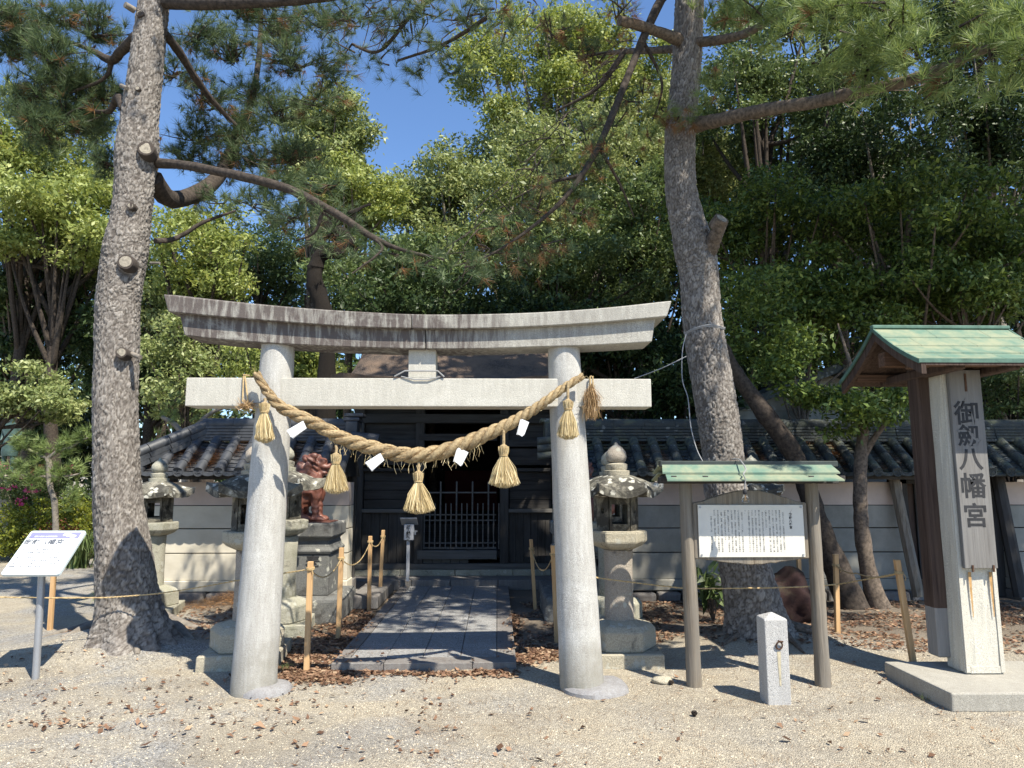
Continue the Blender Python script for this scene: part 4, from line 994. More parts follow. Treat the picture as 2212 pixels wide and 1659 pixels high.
# loose stone blocks beside the path
for (a, b, py, Yb, hgt, lab) in ((762, 816, 1300, 8.9, .16, 'long low stone block beside the left row of stakes'), (1180, 1230, 1300, 8.9, .16, 'low stone block right of the path behind the stake')):
    x0, x1 = at(a, py, Yb).x, at(b, py, Yb).x
    tag(MB().box(((x0 + x1) / 2, Yb + .5, hgt / 2), (x1 - x0 + .05, 1.3, hgt)).build('stone_block', M['kerb'], None, bevel=.015, rough=.004), lab, 'stone block')
# small building far right behind the wall
b = root('outbuilding', (5.3, 12.6, 0), 'small grey-walled building with a plain gable roof glimpsed over the right wall through leaves', 'building')
MB().box((5.6, 12.8, 1.4), (3.4, 2.4, 2.8)).build('wall', M['plaster_old'], b)
m = MB(); a = Matrix.Translation((5.6, 11.3, 0)) @ Matrix.Rotation(PI / 2, 4, 'X')
m.extrude([(-2.1, 2.5), (0, 3.3), (2.1, 2.5), (2.1, 2.62), (0, 3.45), (-2.1, 2.62)], Matrix.Translation((5.6, 14.3, 0)) @ Matrix.Rotation(PI / 2, 4, 'X'), 3.1); m.build('roof', M['tile_green'], b)
m = MB(); m.extrude([(-1.7, 2.7), (1.7, 2.7), (0, 3.3)], Matrix.Translation((5.6, 11.62, 0)) @ Matrix.Rotation(PI / 2, 4, 'X'), .05); m.build('gable', M['plaster_old'], b)

# ------------------------------------------------------------------ offertory box on a post
bx = root('offertory_box', (X(882, 10.15), 10.15, .14), 'small grey metal offertory box on a slim post at the hall steps', 'box')
Yb = 10.15; zt_, zb_ = Z(1132, Yb), Z(1166, Yb); bxx = X(884, Yb)
MB().box((bxx, Yb, (zt_ + zb_) / 2), (.135, .12, zt_ - zb_)).build('body', M['box_grey'], bx, bevel=.005)
MB().box((bxx - .003, Yb - .01, Z(1126, Yb)), (.235, .22, .012), rx=math.radians(-28)).build('lid', M['box_grey'], bx, bevel=.003)
MB().box((bxx - .003, Yb - .063, zt_ - .02), (.05, .006, .014)).build('coin_slot', M['char'], bx)
MB().box((bxx - .01, Yb, (.14 + zb_) / 2), (.045, .04, zb_ - .14)).build('post', M['box_grey'], bx, bevel=.003)
MB().box((bxx + .085, Yb, (zt_ + zb_) / 2 - .01), (.02, .03, .06)).box((bxx + .10, Yb, (zt_ + zb_) / 2 + .01), (.03, .02, .02)).build('hasp', M['metal'], bx)
text_obj('賽銭箱', .062, 'lettering', M['char'], bx, FR(Vector((bxx - .004, Yb - .0625, zt_ - .07))), offset=.0022, vertical=True, pitch=.063)

# ------------------------------------------------------------------ wooden notice board
NY = 5.56
nb = root('notice_board', (at(1640, 1480, NY).x, NY, 0), 'roofed wooden notice board with a pale panel of vertical Japanese text between two round posts', 'notice board')
def rpost(b_px, t_px, rad):
    b, t = at(*b_px, NY), at(*t_px, NY); m = MB()
    pts = [b.lerp(t, i / 14) for i in range(15)]; pts[0].z = -.05
    m.tube(pts, [rad * (1.06 - .16 * i / 14 + random.uniform(-.02, .02)) for i in range(15)], 18)
    return m.build('post', M['wood_post'], nb, smooth=True, rough=.006, rs=9)
rpost((1500, 1486), (1480, 1040), .055); rpost((1778, 1480), (1752, 1040), .055)
c = [at(1508, 1090, NY - .05), at(1735, 1091, NY - .05), at(1738, 1204, NY - .05), at(1509, 1203, NY - .05)]
zt_, zb_ = (c[0].z + c[1].z) / 2, (c[2].z + c[3].z) / 2; xl_, xr_ = (c[0].x + c[3].x) / 2, (c[1].x + c[2].x) / 2
out = []
for k in range(25):                                             # natural-edge slab behind: arched top, bulging bottom
    u = k / 24; out.append((xl_ - .035 + (xr_ - xl_ + .07) * u, zt_ + .015 + .10 * math.sin(PI * u) ** 1.4 + .006 * noise.noise(Vector((u * 20, 0, 0)))))
for k in range(25):
    u = 1 - k / 24; out.append((xl_ - .035 + (xr_ - xl_ + .07) * u, zb_ - .012 - .045 * math.sin(PI * u) ** 1.5 + .008 * noise.noise(Vector((u * 25, 5, 0)))))
m = MB(); m.extrude(out, Matrix.Translation((0, NY - .0, 0)) @ Matrix.Rotation(PI / 2, 4, 'X'), .042); m.build('backing_slab', M['wood_post'], nb, bevel=.006)
MB().box(((xl_ + xr_) / 2, NY - .052, (zt_ + zb_) / 2), (xr_ - xl_, .010, zt_ - zb_)).build('text_panel', M['panel'], nb, bevel=.002)
for sx in (xl_ + .018, xr_ - .018):
    for sz in (zt_ - .018, zb_ + .018):
        MB().lathe((0, 0, 0), [(.008, 0), (.008, .004), (.004, .008)], 10).build('x', None) if False else None
        mm = MB(); mm.tube([(sx, NY - .056, sz), (sx, NY - .064, sz)], .008, 10); mm.build('screw', M['metal'], nb)
cols_ = ['　社伝によれば、文徳天皇の皇子八条院宮が、', '渥美郡伊川津にご住居された折、その御屋敷の', '東西に八幡社、天王社（現、伊文神社）をお祀', 'りした。故あって皇子が当地にご転住の節、両', '社もご遷座され、八幡社は松山（現、山下町東', '八幡山）に祀られた。',
 '　承久の乱で戦功をあげた足利義氏が三河国守', '護に任じられた時、当地に西条城を築城するに', 'あたり、城内鎮守の神として松山より本丸に移', 'された。源家相伝の宝剣髭切丸が奉納されたこ', 'とから御劔八幡宮と称されるようになったとい', 'う。',
 '　延宝六年（一六七八年）、西尾城主土井利長', 'により社殿が再建され、以後たびたびの修築が', '重ねられた。本殿が一間社流造、桧皮葺、拝殿', 'が入母屋造、桧皮葺である。歴代城主の崇敬が', '厚く、拝殿前には土井氏・三浦氏・大給松平氏', 'が寄進した灯籠が立ち並んでいる。', '　本殿・拝殿・渡殿と石灯籠・陶製狛犬は西尾', '市の指定文化財。平成元年・二年に解体修理が', '行われ、創建当時の姿に復元された。', '　　　平成二四年十二月　　西尾市観光協会']
W_ = xr_ - xl_; H_ = zt_ - zb_; Tp = FR(Vector((0, NY - .0580, 0)))
columns_text(cols_, xr_ - W_ * .195, zt_ - H_ * .12, W_ * .0325, H_ * .0385, H_ * .036, 'text_lettering', M['char'], nb, Tp)
text_obj('御劔八幡宮', H_ * .055, 'title_lettering', M['char'], nb, FR(Vector((xr_ - W_ * .125, NY - .0580, zt_ - H_ * .19))), vertical=True, pitch=H_ * .062, offset=.0008, ext=.0003)
# two-tier copper roof
a = at(1424, 1002, NY - .02); b = at(1806, 1004, NY - .02)
MB().box(((a.x + b.x) / 2, NY - .02, a.z + .0), (b.x - a.x, .07, .045)).build('ridge_cap', M['copper_dark'], nb, bevel=.004)
for (pxl, pyt, pxr, pyb, yf, dz) in ((1430, 1008, 1812, 1020, .17, 0), (1440, 1024, 1822, 1036, .27, 0)):
    for sgn in (-1, 1):
        zt0 = at(1500, pyt, NY - yf * .55).z; zb0_ = at(1500, pyb, NY - yf).z
        xl0 = at(pxl, pyb, NY - yf).x; xr0 = at(pxr, pyb, NY - yf).x
        y0 = NY - .02 + sgn * (yf * .45); y1 = NY - .02 + sgn * yf
        m = MB(); m.add([(xl0, y1, zb0_), (xr0, y1, zb0_), (xr0 - .02, y0, zt0 + .015), (xl0 + .02, y0, zt0 + .015), (xl0, y1, zb0_ - .012), (xr0, y1, zb0_ - .012), (xr0 - .02, y0, zt0 + .003), (xl0 + .02, y0, zt0 + .003)],
            [(0, 1, 2, 3), (7, 6, 5, 4), (0, 4, 5, 1), (1, 5, 6, 2), (2, 6, 7, 3), (3, 7, 4, 0)])
        m.build('roof_sheet', M['copper'], nb)
zr = at(1500, 1041, NY - .05).z
MB().box(((a.x + b.x) / 2, NY, zr + .012), (b.x - a.x, .10, .05)).build('roof_beam', M['wood_dark_x'], nb, bevel=.004)
for x in (a.x + .06, a.x + .30, b.x - .30, b.x - .06): MB().box((x, NY - .02, zr + .03), (.04, .44, .035)).build('roof_bracket', M['wood_dark'], nb, bevel=.003)
# bulb and its cable
bl = at(1610, 1076, NY - .29)
bu = root('light_bulb', bl, 'clear glass bulb hanging on a cable in front of the notice board', 'light bulb')
gl = NT('clear_glass'); gl.p.inputs['Transmission Weight'].default_value = 1; gl.p.inputs['Roughness'].default_value = .02; gl.p.inputs['IOR'].default_value = 1.3; gl.p.inputs['Base Color'].default_value = (.95, .93, .88, 1)
MB().lathe((bl.x, bl.y, bl.z - .035), [(.004, 0), (.022, .006), (.028, .022), (.024, .040), (.013, .058), (.012, .064)], 16).build('glass', gl.m, bu, smooth=True)
MB().tube([(bl.x, bl.y, bl.z + .02), (bl.x - .003, bl.y, bl.z - .015), (bl.x + .004, bl.y, bl.z - .015), (bl.x + .002, bl.y, bl.z + .02)], .0015, 4).build('filament', M['rust_stain'], bu)
MB().lathe((bl.x, bl.y, bl.z + .028), [(.013, 0), (.016, .006), (.016, .03), (.008, .04)], 14).build('socket', M['char'], bu, smooth=True)
cab = [at(1582, 992, NY + .02), at(1596, 992, NY - .10), at(1606, 1003, NY - .22), at(1611, 1015, NY - .26), at(1606, 1024, NY - .30), at(1610, 1035, NY - .30), at(1609, 1050, NY - .29), bl + Vector((0, 0, .065))]
MB().tube([Vector(p) for p in spline([tuple(p) for p in cab], 30)], .005, 6).build('cable', M['wire'], bu, smooth=True)

# ------------------------------------------------------------------ roofed name post at the right
SY_ = 5.50
sp = root('shrine_name_post', (at(2110, 1480, SY_).x, SY_, 0), 'tall roofed name post with a grey wooden plaque of large characters at the right', 'name post')
p_fl = gnd(2050, 1534); p_bl = gnd(1942, 1464)
pf_y = p_fl.y; plx = (p_fl.x + p_bl.x) / 2 - .03; zpl = .11
prx = 2 * at(2128, 1480, 5.42).x - plx
MB().box(((plx + prx) / 2, pf_y + .42, zpl / 2 - .01), (prx - plx, .84, zpl + .02)).build('plinth', M['kerb_warm'], sp, bevel=.012, seg=2, rough=.004)
yf = 5.40                                                        # front of the stone
sxl, sxr = at(2086, 1400, yf).x - .012, at(2166, 1400, yf).x
ztop = at(2100, 800, yf).z
MB().box(((sxl + sxr) / 2, yf + .11, (zpl + ztop) / 2), (sxr - sxl, .22, ztop - zpl)).build('stone_pillar', M['granite_rough'], sp, bevel=.012, sub=3, rough=.0075, rs=28)
# framed smooth border at the rough face
for (x, w_) in ((sxl + .016, .03), (sxr - .016, .03)): MB().box((x, yf - .004, (zpl + ztop) / 2), (w_, .01, ztop - zpl - .03)).build('face_border', M['granite_rough'], sp)
MB().box(((sxl + sxr) / 2, yf - .003, zpl + .035), (sxr - sxl - .07, .01, .05)).build('face_border', M['granite_rough'], sp)
ypost = 5.62
wxl, wxr = at(1988, 1200, ypost).x, at(2034, 1200, ypost).x
wcx = (at(1990, 830, ypost).x + at(2018, 1470, ypost).x) / 2 + .015
for x in (wcx + .02, 2 * ((sxl + sxr) / 2) - wcx - .02):
    MB().box((x, ypost + .02, (zpl + .42) / 2 + .15), (.112, .146, .45)).build('post_foot', M['wood_grey'], sp, bevel=.01)
    MB().box((x, ypost + .02, (.60 + ztop + .12) / 2), (.115, .15, ztop + .12 - .50)).build('timber_post', M['wood_brown'], sp, bevel=.012)
# plaque
qa = [at(2042, 806, yf - .05), at(2118, 806, yf - .05), at(2147, 1228, yf - .05), at(2075, 1228, yf - .05)]
pz1, pz0 = ztop - .005, (qa[2].z + qa[3].z) / 2; pcx = (sxl + sxr) / 2 + .005; pw = at(2147, 1228, yf - .05).x - at(2076, 1228, yf - .05).x
if 1:
    MB().box((pcx, yf - .035, (pz0 + pz1) / 2), (pw, .035, pz1 - pz0)).build('plaque_board', M['wood_plaque'], sp, bevel=.003)
for sx in (-.07, .09):
    MB().box((pcx + sx, yf - .055, pz0 + .0), (.012, .012, .05)).build('hook', M['rust'], sp)
    V = MB(); V.add([(pcx + sx - .012, yf - .0135, pz0 - .03), (pcx + sx + .012, yf - .0135, pz0 - .03), (pcx + sx + .004, yf - .0135, pz0 - .36), (pcx + sx - .002, yf - .0135, pz0 - .36)], [(0, 3, 2, 1)])
    V.build('rust_streak', M['rust_stain'], sp)
MB().box((pcx, yf - .056, pz1 - .1), (.014, .008, .14)).build('hook', M['rust'], sp)
gp = [(910, 2088), (957, 2091), (999, 2096), (1050, 2098), (1119, 2102)]
sizes = [.27, .25, .24, .26, .25]
for ch, (py, _), sz in zip('御劔八幡宮', [(896, 0), (944, 0), (994, 0), (1053, 0), (1117, 0)], (.195, .175, .185, .20, .19)):
    z = at(2095, py, yf - .055).z
    text_obj(ch, sz, 'character', M['char'], sp, FR(Vector((pcx - .01, yf - .0535, z))), offset=.0035, ext=.001, xs=1.02, res=6)
# curved copper roof, ridge running left-right
ry_ = 5.60; zr_ = at(1883, 710, ry_).z; xrl = at(1883, 710, ry_).x
ze = at(1978, 778, 5.02).z; xrr = 2 * pcx - xrl
prof = []
for k in range(9):
    u = k / 8; prof.append((u * .60, zr_ - (zr_ - ze) * (1.28 * u - .28 * u * u)))
for sgn in (-1, 1):
    for k in range(4):                                          # four overlapping copper courses of separate sheets
        (y0, z0), (y1, z1) = prof[k * 2], prof[k * 2 + 2]; (ym, zm_) = prof[k * 2 + 1]
        offx = (k % 2) * .22; x = xrl
        while x < xrr - .01:
            x2 = min(x + (.44 if x > xrl else .44 - offx), xrr); e = .004
            lift = .012
            pts = [(y0 * sgn, z0 + .002), (ym * sgn, zm_ + lift * .5), (y1 * sgn, z1 + lift)]
            m = MB(); vs = [(xx, ry_ + py_, pz_) for xx in (x + .0015, x2 - .0015) for py_, pz_ in pts] + [(xx, ry_ + py_, pz_ - .010) for xx in (x + .0015, x2 - .0015) for py_, pz_ in pts]
            fs = [(0, 1, 4, 3), (1, 2, 5, 4), (6, 9, 10, 7), (7, 10, 11, 8), (2, 8, 11, 5), (0, 3, 9, 6), (0, 6, 7, 1), (1, 7, 8, 2), (3, 4, 10, 9), (4, 5, 11, 10)]
            m.add(vs, fs); m.build('copper_sheet', M['copper'], sp); x = x2
    # timber soffit and barge boards
    for (xx, w_, nm, mt, dz, th_) in (((xrl + xrr) / 2, xrr - xrl - .10, 'soffit', M['wood_brown'], -.02, .02), (xrl + .035, .035, 'barge_board', M['wood_brown'], -.018, .085), (xrr - .035, .035, 'barge_board', M['wood_brown'], -.018, .085), (xrl + .004, .012, 'copper_trim', M['copper_edge'], .010, .035), (xrr - .004, .012, 'copper_trim', M['copper_edge'], .010, .035)):
        m = MB(); n = len(prof)
        for (y, z) in prof: m.v += [Vector((xx - w_ / 2, ry_ + sgn * y, z + dz)), Vector((xx + w_ / 2, ry_ + sgn * y, z + dz)), Vector((xx + w_ / 2, ry_ + sgn * y, z + dz - th_)), Vector((xx - w_ / 2, ry_ + sgn * y, z + dz - th_))]
        for k in range(n - 1):
            for j in range(4): a_, b_ = k * 4 + j, k * 4 + (j + 1) % 4; m.f.append([a_, a_ + 4, b_ + 4, b_])
        m.f.append([0, 1, 2, 3]); m.f.append([n * 4 - 1 - j for j in range(4)])
        m.build(nm, mt, sp)
    MB().box(((xrl + xrr) / 2, ry_ + sgn * .60, ze - .005), (xrr - xrl, .012, .03)).build('eave_trim', M['copper_edge'], sp)
    MB().box(((xrl + xrr) / 2, ry_ + sgn * .42, ze + .01), (xrr - xrl - .12, .06, .06)).build('purlin', M['wood_brown_x'], sp, bevel=.004)
MB().box(((xrl + xrr) / 2, ry_, zr_ + .012), (xrr - xrl + .01, .05, .03)).build('ridge_cap', M['copper_edge'], sp, bevel=.006)
MB().box(((xrl + xrr) / 2, ry_, ze + .10), (xrr - xrl - .12, .09, .12)).build('ridge_beam', M['wood_brown_x'], sp, bevel=.005)
for x in (wcx, 2 * pcx - wcx):
    MB().box((x, ry_ - .0, ze - .02), (.10, 1.02, .07)).build('cross_arm', M['wood_brown'], sp, bevel=.01)
MB().box((pcx, yf + .02, ztop + .045), (sxr - sxl + .5, .10, .06)).build('tie_rail', M['wood_brown_x'], sp, bevel=.006)

# ------------------------------------------------------------------ granite bollard with iron ring
bp = gnd(1685, 1521); bw = .165; bh = .70
bo = root('stone_bollard', (bp.x, bp.y + bw / 2, 0), 'short square granite post with an iron ring in front of the notice board', 'bollard')
bzt = at(1683, 1338, bp.y).z
m = MB(); yb = bp.y + bw / 2; h_ = bw / 2
m.add([(bp.x - h_, yb - h_, -.05), (bp.x + h_, yb - h_, -.05), (bp.x + h_, yb + h_, -.05), (bp.x - h_, yb + h_, -.05), (bp.x - h_, yb - h_, bzt), (bp.x + h_, yb - h_, bzt), (bp.x + h_, yb + h_, bzt), (bp.x - h_, yb + h_, bzt), (bp.x, yb, bzt + .04)],
   [(0, 3, 2, 1), (0, 1, 5, 4), (1, 2, 6, 5), (2, 3, 7, 6), (3, 0, 4, 7), (4, 5, 8), (5, 6, 8), (6, 7, 8), (7, 4, 8)])
m.build('shaft', m_granite('bollard_granite', (.62, .61, .58), (.16, .16, .165), .2, sc=.8), bo, bevel=.008, seg=2, rough=.002)
rz_ = at(1688, 1388, bp.y).z; m = MB(); m.tube([(bp.x + .010 + .022 * math.cos(a), yb - h_ - .012 - .006 * math.sin(a), rz_ - .018 + .026 * math.sin(a)) for a in np.linspace(0, 2 * PI, 17)], .0055, 6, cap=False); m.build('iron_ring', M['rust'], bo, smooth=True)
MB().tube([(bp.x + .01, yb - h_ + .02, rz_ + .012), (bp.x + .012, yb - h_ - .02, rz_ + .012), (bp.x + .035, yb - h_ - .022, rz_ + .010)], .006, 6).build('staple', M['rust'], bo, smooth=True)
MB().add([(bp.x - .004, yb - h_ - .0022, rz_ - .06), (bp.x + .022, yb - h_ - .0022, rz_ - .06), (bp.x + .016, yb - h_ - .0022, .12), (bp.x + .004, yb - h_ - .0022, .12)], [(0, 3, 2, 1)]).build('rust_streak', m_plain('faint_rust', (.42, .37, .26), .9, 0, .3, 30), bo)

# ------------------------------------------------------------------ tilted information board, far left
iY0, iY1 = 5.70, 6.03
cs = [at(5, 1240, iY0), at(130, 1242, iY0), at(183, 1147, iY1), at(63, 1145, iY1)]
ib = root('information_board', gnd(78, 1458), 'tilted white and lilac information board on a round steel post at the left edge', 'information board')
zl, zh = (cs[0].z + cs[1].z) / 2, (cs[2].z + cs[3].z) / 2
xl_, xr_ = (cs[0].x + cs[3].x) / 2, (cs[1].x + cs[2].x) / 2
cc = Vector(((xl_ + xr_) / 2, (iY0 + iY1) / 2, (zl + zh) / 2)); tilt = math.atan2(zh - zl, iY1 - iY0); Hh = math.hypot(zh - zl, iY1 - iY0); Ww = xr_ - xl_
TB = Matrix.Translation(cc) @ Matrix.Rotation(tilt, 4, 'X')
def plate(w_, h_, z0, z1, name, mat, r=.02, cx_=0, cy_=0, bev=.003):
    o_ = []
    for (sx, sy, a0) in ((1, 1, 0), (-1, 1, 90), (-1, -1, 180), (1, -1, 270)):
        for k in range(5): a = math.radians(a0 + k * 22.5); o_.append((cx_ + sx * (w_ / 2 - r) + r * math.cos(a), cy_ + sy * (h_ / 2 - r) + r * math.sin(a)))
    m = MB(); m.extrude(o_, TB @ Matrix.Translation((0, 0, z0)), z1 - z0); return m.build(name, mat, ib, bevel=bev)
plate(Ww, Hh, -.028, 0, 'frame', M['alu'], .022)
plate(Ww - .035, Hh - .035, .0005, .0035, 'face', M['board_white'], .004, bev=0)
plate(Ww - .045, Hh * .15, .0037, .0045, 'header_print', M['board_lilac'], .002, 0, Hh / 2 - .022 - Hh * .075, bev=0)
plate(Ww - .045, Hh * .022, .0037, .0045, 'footer_print', M['board_lilac'], .002, 0, -Hh / 2 + .032, bev=0)
TT = TB @ Matrix.Translation((0, 0, .0052))
text_obj('御劔八幡宮', Hh * .14, 'title_lettering', M['ink_grey'], ib, TT @ Matrix.Translation((-Ww * .12, Hh * .21, 0)), ext=.0003, offset=.0012)
text_obj('Mitsurugi Hachimangu', Hh * .036, 'subtitle_lettering', M['ink_grey'], ib, TT @ Matrix.Translation((-Ww * .12, Hh * .135, 0)), ext=.0002)
text_obj('御剣八幡宮と旧西尾城案内', Hh * .034, 'header_lettering', M['board_white'], ib, TT @ Matrix.Translation((-Ww * .15, Hh * .345, 0)), ext=.0003)
for i, ln in enumerate(['　当社では、かつて松山（西尾市山下町）に祀られていまし', 'たが、下る足利義氏が西条城築城の時に城内に遷し城内鎮守の', 'ため勧請したことから御剣八幡宮と呼ばれ、源家相伝の名刀', '「髭切」を納め御神宝としたことから、社殿は遷宮に際して', 'たいへんに、また、土井氏の、灯籠を建てるなど、三浦氏その', '城主歴代の際に城下に分散していたものです。石灯籠、', '陶製狛犬、拝殿等は市指定文化財を有しています。']):
    text_obj(ln, Hh * .032, 'body_lettering', M['ink_grey'], ib, TT @ Matrix.Translation((-Ww * .44, Hh * (.04 - i * .062), 0)), ext=.0002, align='LEFT', res=1, offset=.0003)
m = MB()                                                        # small cloud-like castle emblem
for (dx, dy, r) in ((-.06, .0, .012), (-.045, .008, .014), (-.025, .004, .011), (-.008, -.002, .012), (.010, -.008, .011), (.028, -.014, .012), (-.03, -.01, .012), (.0, -.018, .010), (.02, -.024, .010), (-.045, .024, .008)):
    m.lathe((dx, dy, .0), [(r, 0), (r, .0006)], 12)
m.v = [TT @ Matrix.Translation((Ww * .30, Hh * .385, 0)) @ v for v in m.v]; m.build('emblem', M['board_white'], ib)
pb = gnd(78, 1458); ptop = Vector((cc.x - .01, cc.y, cc.z - .02)); pb = Vector((ptop.x, ptop.y, 0))
pb.x = at(78, 1458, ptop.y).x
MB().tube([pb + Vector((0, 0, -.05)), pb.lerp(ptop, .5), ptop], .027, 16).build('post', M['metal'], ib, smooth=True)

# ------------------------------------------------------------------ stakes and straw cords
def gY(px, py): return gnd(px, py).y
stk = [((662, 1450), (671, 1213), 'front stake of the left row beside the path, nearest the torii pillar'),
       ((730, 1381), (738, 1183), 'second stake of the left row, in front of the carved pedestal'),
       ((797, 1320), (800, 1158), 'third stake of the left row, nearer the hall'),
       ((820, 1294), (828, 1145), 'rearmost stake of the left row, next to the hall steps'),
       ((1157, 1316), (1147, 1165), 'stake right of the path nearest the hall'),
       ((1203, 1384), (1194, 1178), 'stake standing close against the right torii pillar'),
       ((108, 1360), (118, 1215), 'stake behind the tilted information board'),
       ((1728, 1335), (1725, 1190), 'stake standing before the red boulder, left of the notice board right post'),
       ((1809, 1380), (1805, 1197), 'upright stake just right of the notice board'),
       ((1978, 1453), (1937, 1209), 'tilted stake leaning left beside the tall name post')]
tops = []
for i, (b, t, lab) in enumerate(stk):
    pb_ = gnd(*b); Yq = pb_.y; pt = at(*t, Yq); zg = gz(pb_.x, Yq) - .05
    m = MB(); ax = (pt - pb_); hw_ = .0215
    vs = []
    for q, pz in ((pb_ + Vector((0, 0, -.08)), 0), (pt, 1)):
        for dx, dy in ((-hw_, -hw_), (hw_, -hw_), (hw_, hw_), (-hw_, hw_)): vs.append(q + Vector((dx, dy, 0)))
    m.add(vs, [(0, 3, 2, 1), (4, 5, 6, 7), (0, 1, 5, 4), (1, 2, 6, 5), (2, 3, 7, 6), (3, 0, 4, 7)])
    o = m.build('wooden_stake', M['wood_stake'], None, bevel=.003); tag(o, 'light timber ' + lab, 'stake', 'timber stakes holding the straw cord')
    tops.append((pb_, pt))
def cord(pts, lab, sag=0.0, wraps=()):
    t = root('barrier_rope', pts[0], lab, 'cord', 'straw cords strung between stakes')
    P = []
    for a, b in zip(pts[:-1], pts[1:]):
        a, b = Vector(a), Vector(b)
        for k in range(14):
            u = k / 14; p = a.lerp(b, u); p.z -= sag * 4 * u * (1 - u) * (b - a).length; P.append(p)
    P.append(Vector(pts[-1])); m = MB()
    for s_ in (0, 1):
        Q = []
        for i, p in enumerate(P):
            for sub in range(3):
                if i == len(P) - 1 and sub: break
                u = sub / 3; p_ = p.lerp(P[min(i + 1, len(P) - 1)], u); a = (i * 3 + sub) * 1.1 + s_ * PI
                Q.append(p_ + Vector((0, math.cos(a), math.sin(a))) * .003)
        m.tube(Q, .0042, 5)
    m.build('cord', M['hemp'], t, smooth=True)
    for wv in wraps:
        mm = MB()
        for dz in (0, .012): mm.tube([wv + Vector((.032 * math.cos(a) * 1.0, .032 * math.sin(a), dz + .004 * math.sin(a))) for a in np.linspace(0, 2 * PI, 13)], .005, 5, cap=False)
        mm.tube([wv + Vector((.02, -.03, 0)), wv + Vector((.035, -.035, -.03)), wv + Vector((.03, -.03, -.06))], .003, 4)
        mm.build('knot', M['hemp'], t, smooth=True)
def on(i, frac): b, t = tops[i]; return b.lerp(t, frac)
a = [on(0, .93), on(1, .88), on(2, .92), on(3, .90)]
lp = at(-60, 1288, 6.3); tr = at(225, 1291, 6.45); tr2 = at(342, 1282, 6.45); l3 = at(505, 1255, 6.25); l4 = at(560, 1245, 6.22)
cord([lp, tr, tr2, l3, l4, on(0, .93)], 'straw cord running low across the left pine trunk to the front stake', .006)
cord(a, 'sagging straw cord linking the left row of stakes', .10, a)
bR = [on(4, .86), on(5, .90)]
cord(bR, 'short sagging straw cord between the two stakes by the right pillar', .12, bR)
cord([on(5, .90), at(1245, 1222, 6.2), at(1290, 1248, 6.1), at(1480, 1271, 6.0), at(1727, 1268, 6.3), at(1809, 1262, 6.5), on(9, .88)], 'long straw cord passing right lantern and notice board to the tilted stake', .004, [on(9, .88)])
cord([on(8, .86), at(1850, 1238, 6.6), on(9, .88)], 'short straw cord between the two stakes right of the notice board', .05, [on(8, .86)])
# white cable round the right pine and up to the roof of the notice board
wp = root('electric_cable', at(1485, 715, 6.5), 'pale cable looped round the right pine trunk and dropping to the notice board roof', 'cable')
cp = [at(1370, 818, 6.1), at(1430, 795, 6.2), at(1482, 770, 6.38)]
MB().tube([Vector(p) for p in spline([tuple(p) for p in cp], 20)], .0045, 6).build('cable', M['wire'], wp, smooth=True)
cp = [at(1482, 722, 6.45), at(1474, 760, 6.4), at(1474, 820, 6.3), at(1486, 860, 6.2), at(1492, 920, 6.0), at(1505, 970, 5.8), at(1520, 1000, 5.6)]
MB().tube([Vector(p) for p in spline([tuple(p) for p in cp], 40)], .0045, 6).build('cable', M['wire'], wp, smooth=True)
cp = [at(1480, 722, 6.52), at(1500, 712, 6.42), at(1530, 705, 6.40), at(1560, 710, 6.50), at(1562, 712, 6.7), at(1520, 722, 6.95), at(1482, 722, 6.75), at(1480, 722, 6.52)]
MB().tube([Vector(p) for p in spline([tuple(p) for p in cp], 40)], .005, 6).tube([Vector(p) + Vector((0, -.008, .012)) for p in spline([tuple(p) for p in cp], 40)], .006, 6).build('cable_loop', M['wire'], wp, smooth=True)
# reddish boulder behind the notice board
bm = bmesh.new(); bmesh.ops.create_icosphere(bm, subdivisions=4, radius=1)
bc = at(1700, 1290, 8.1); bc.z = .17
for v in bm.verts:
    n_ = noise.noise(v.co * 1.1 + Vector((3, 1, 0))) * .5 + noise.noise(v.co * 3) * .16
    v.co = Vector((v.co.x * .30, v.co.y * .3, v.co.z * .33)) * (1 + n_); 
    v.co += bc
me = bpy.data.meshes.new('boulder'); bm.to_mesh(me); bm.free(); me.polygons.foreach_set('use_smooth', [True] * len(me.polygons))
tag(link('boulder', me, M['boulder']), 'dark reddish boulder on the ground behind the right post of the notice board', 'rock')

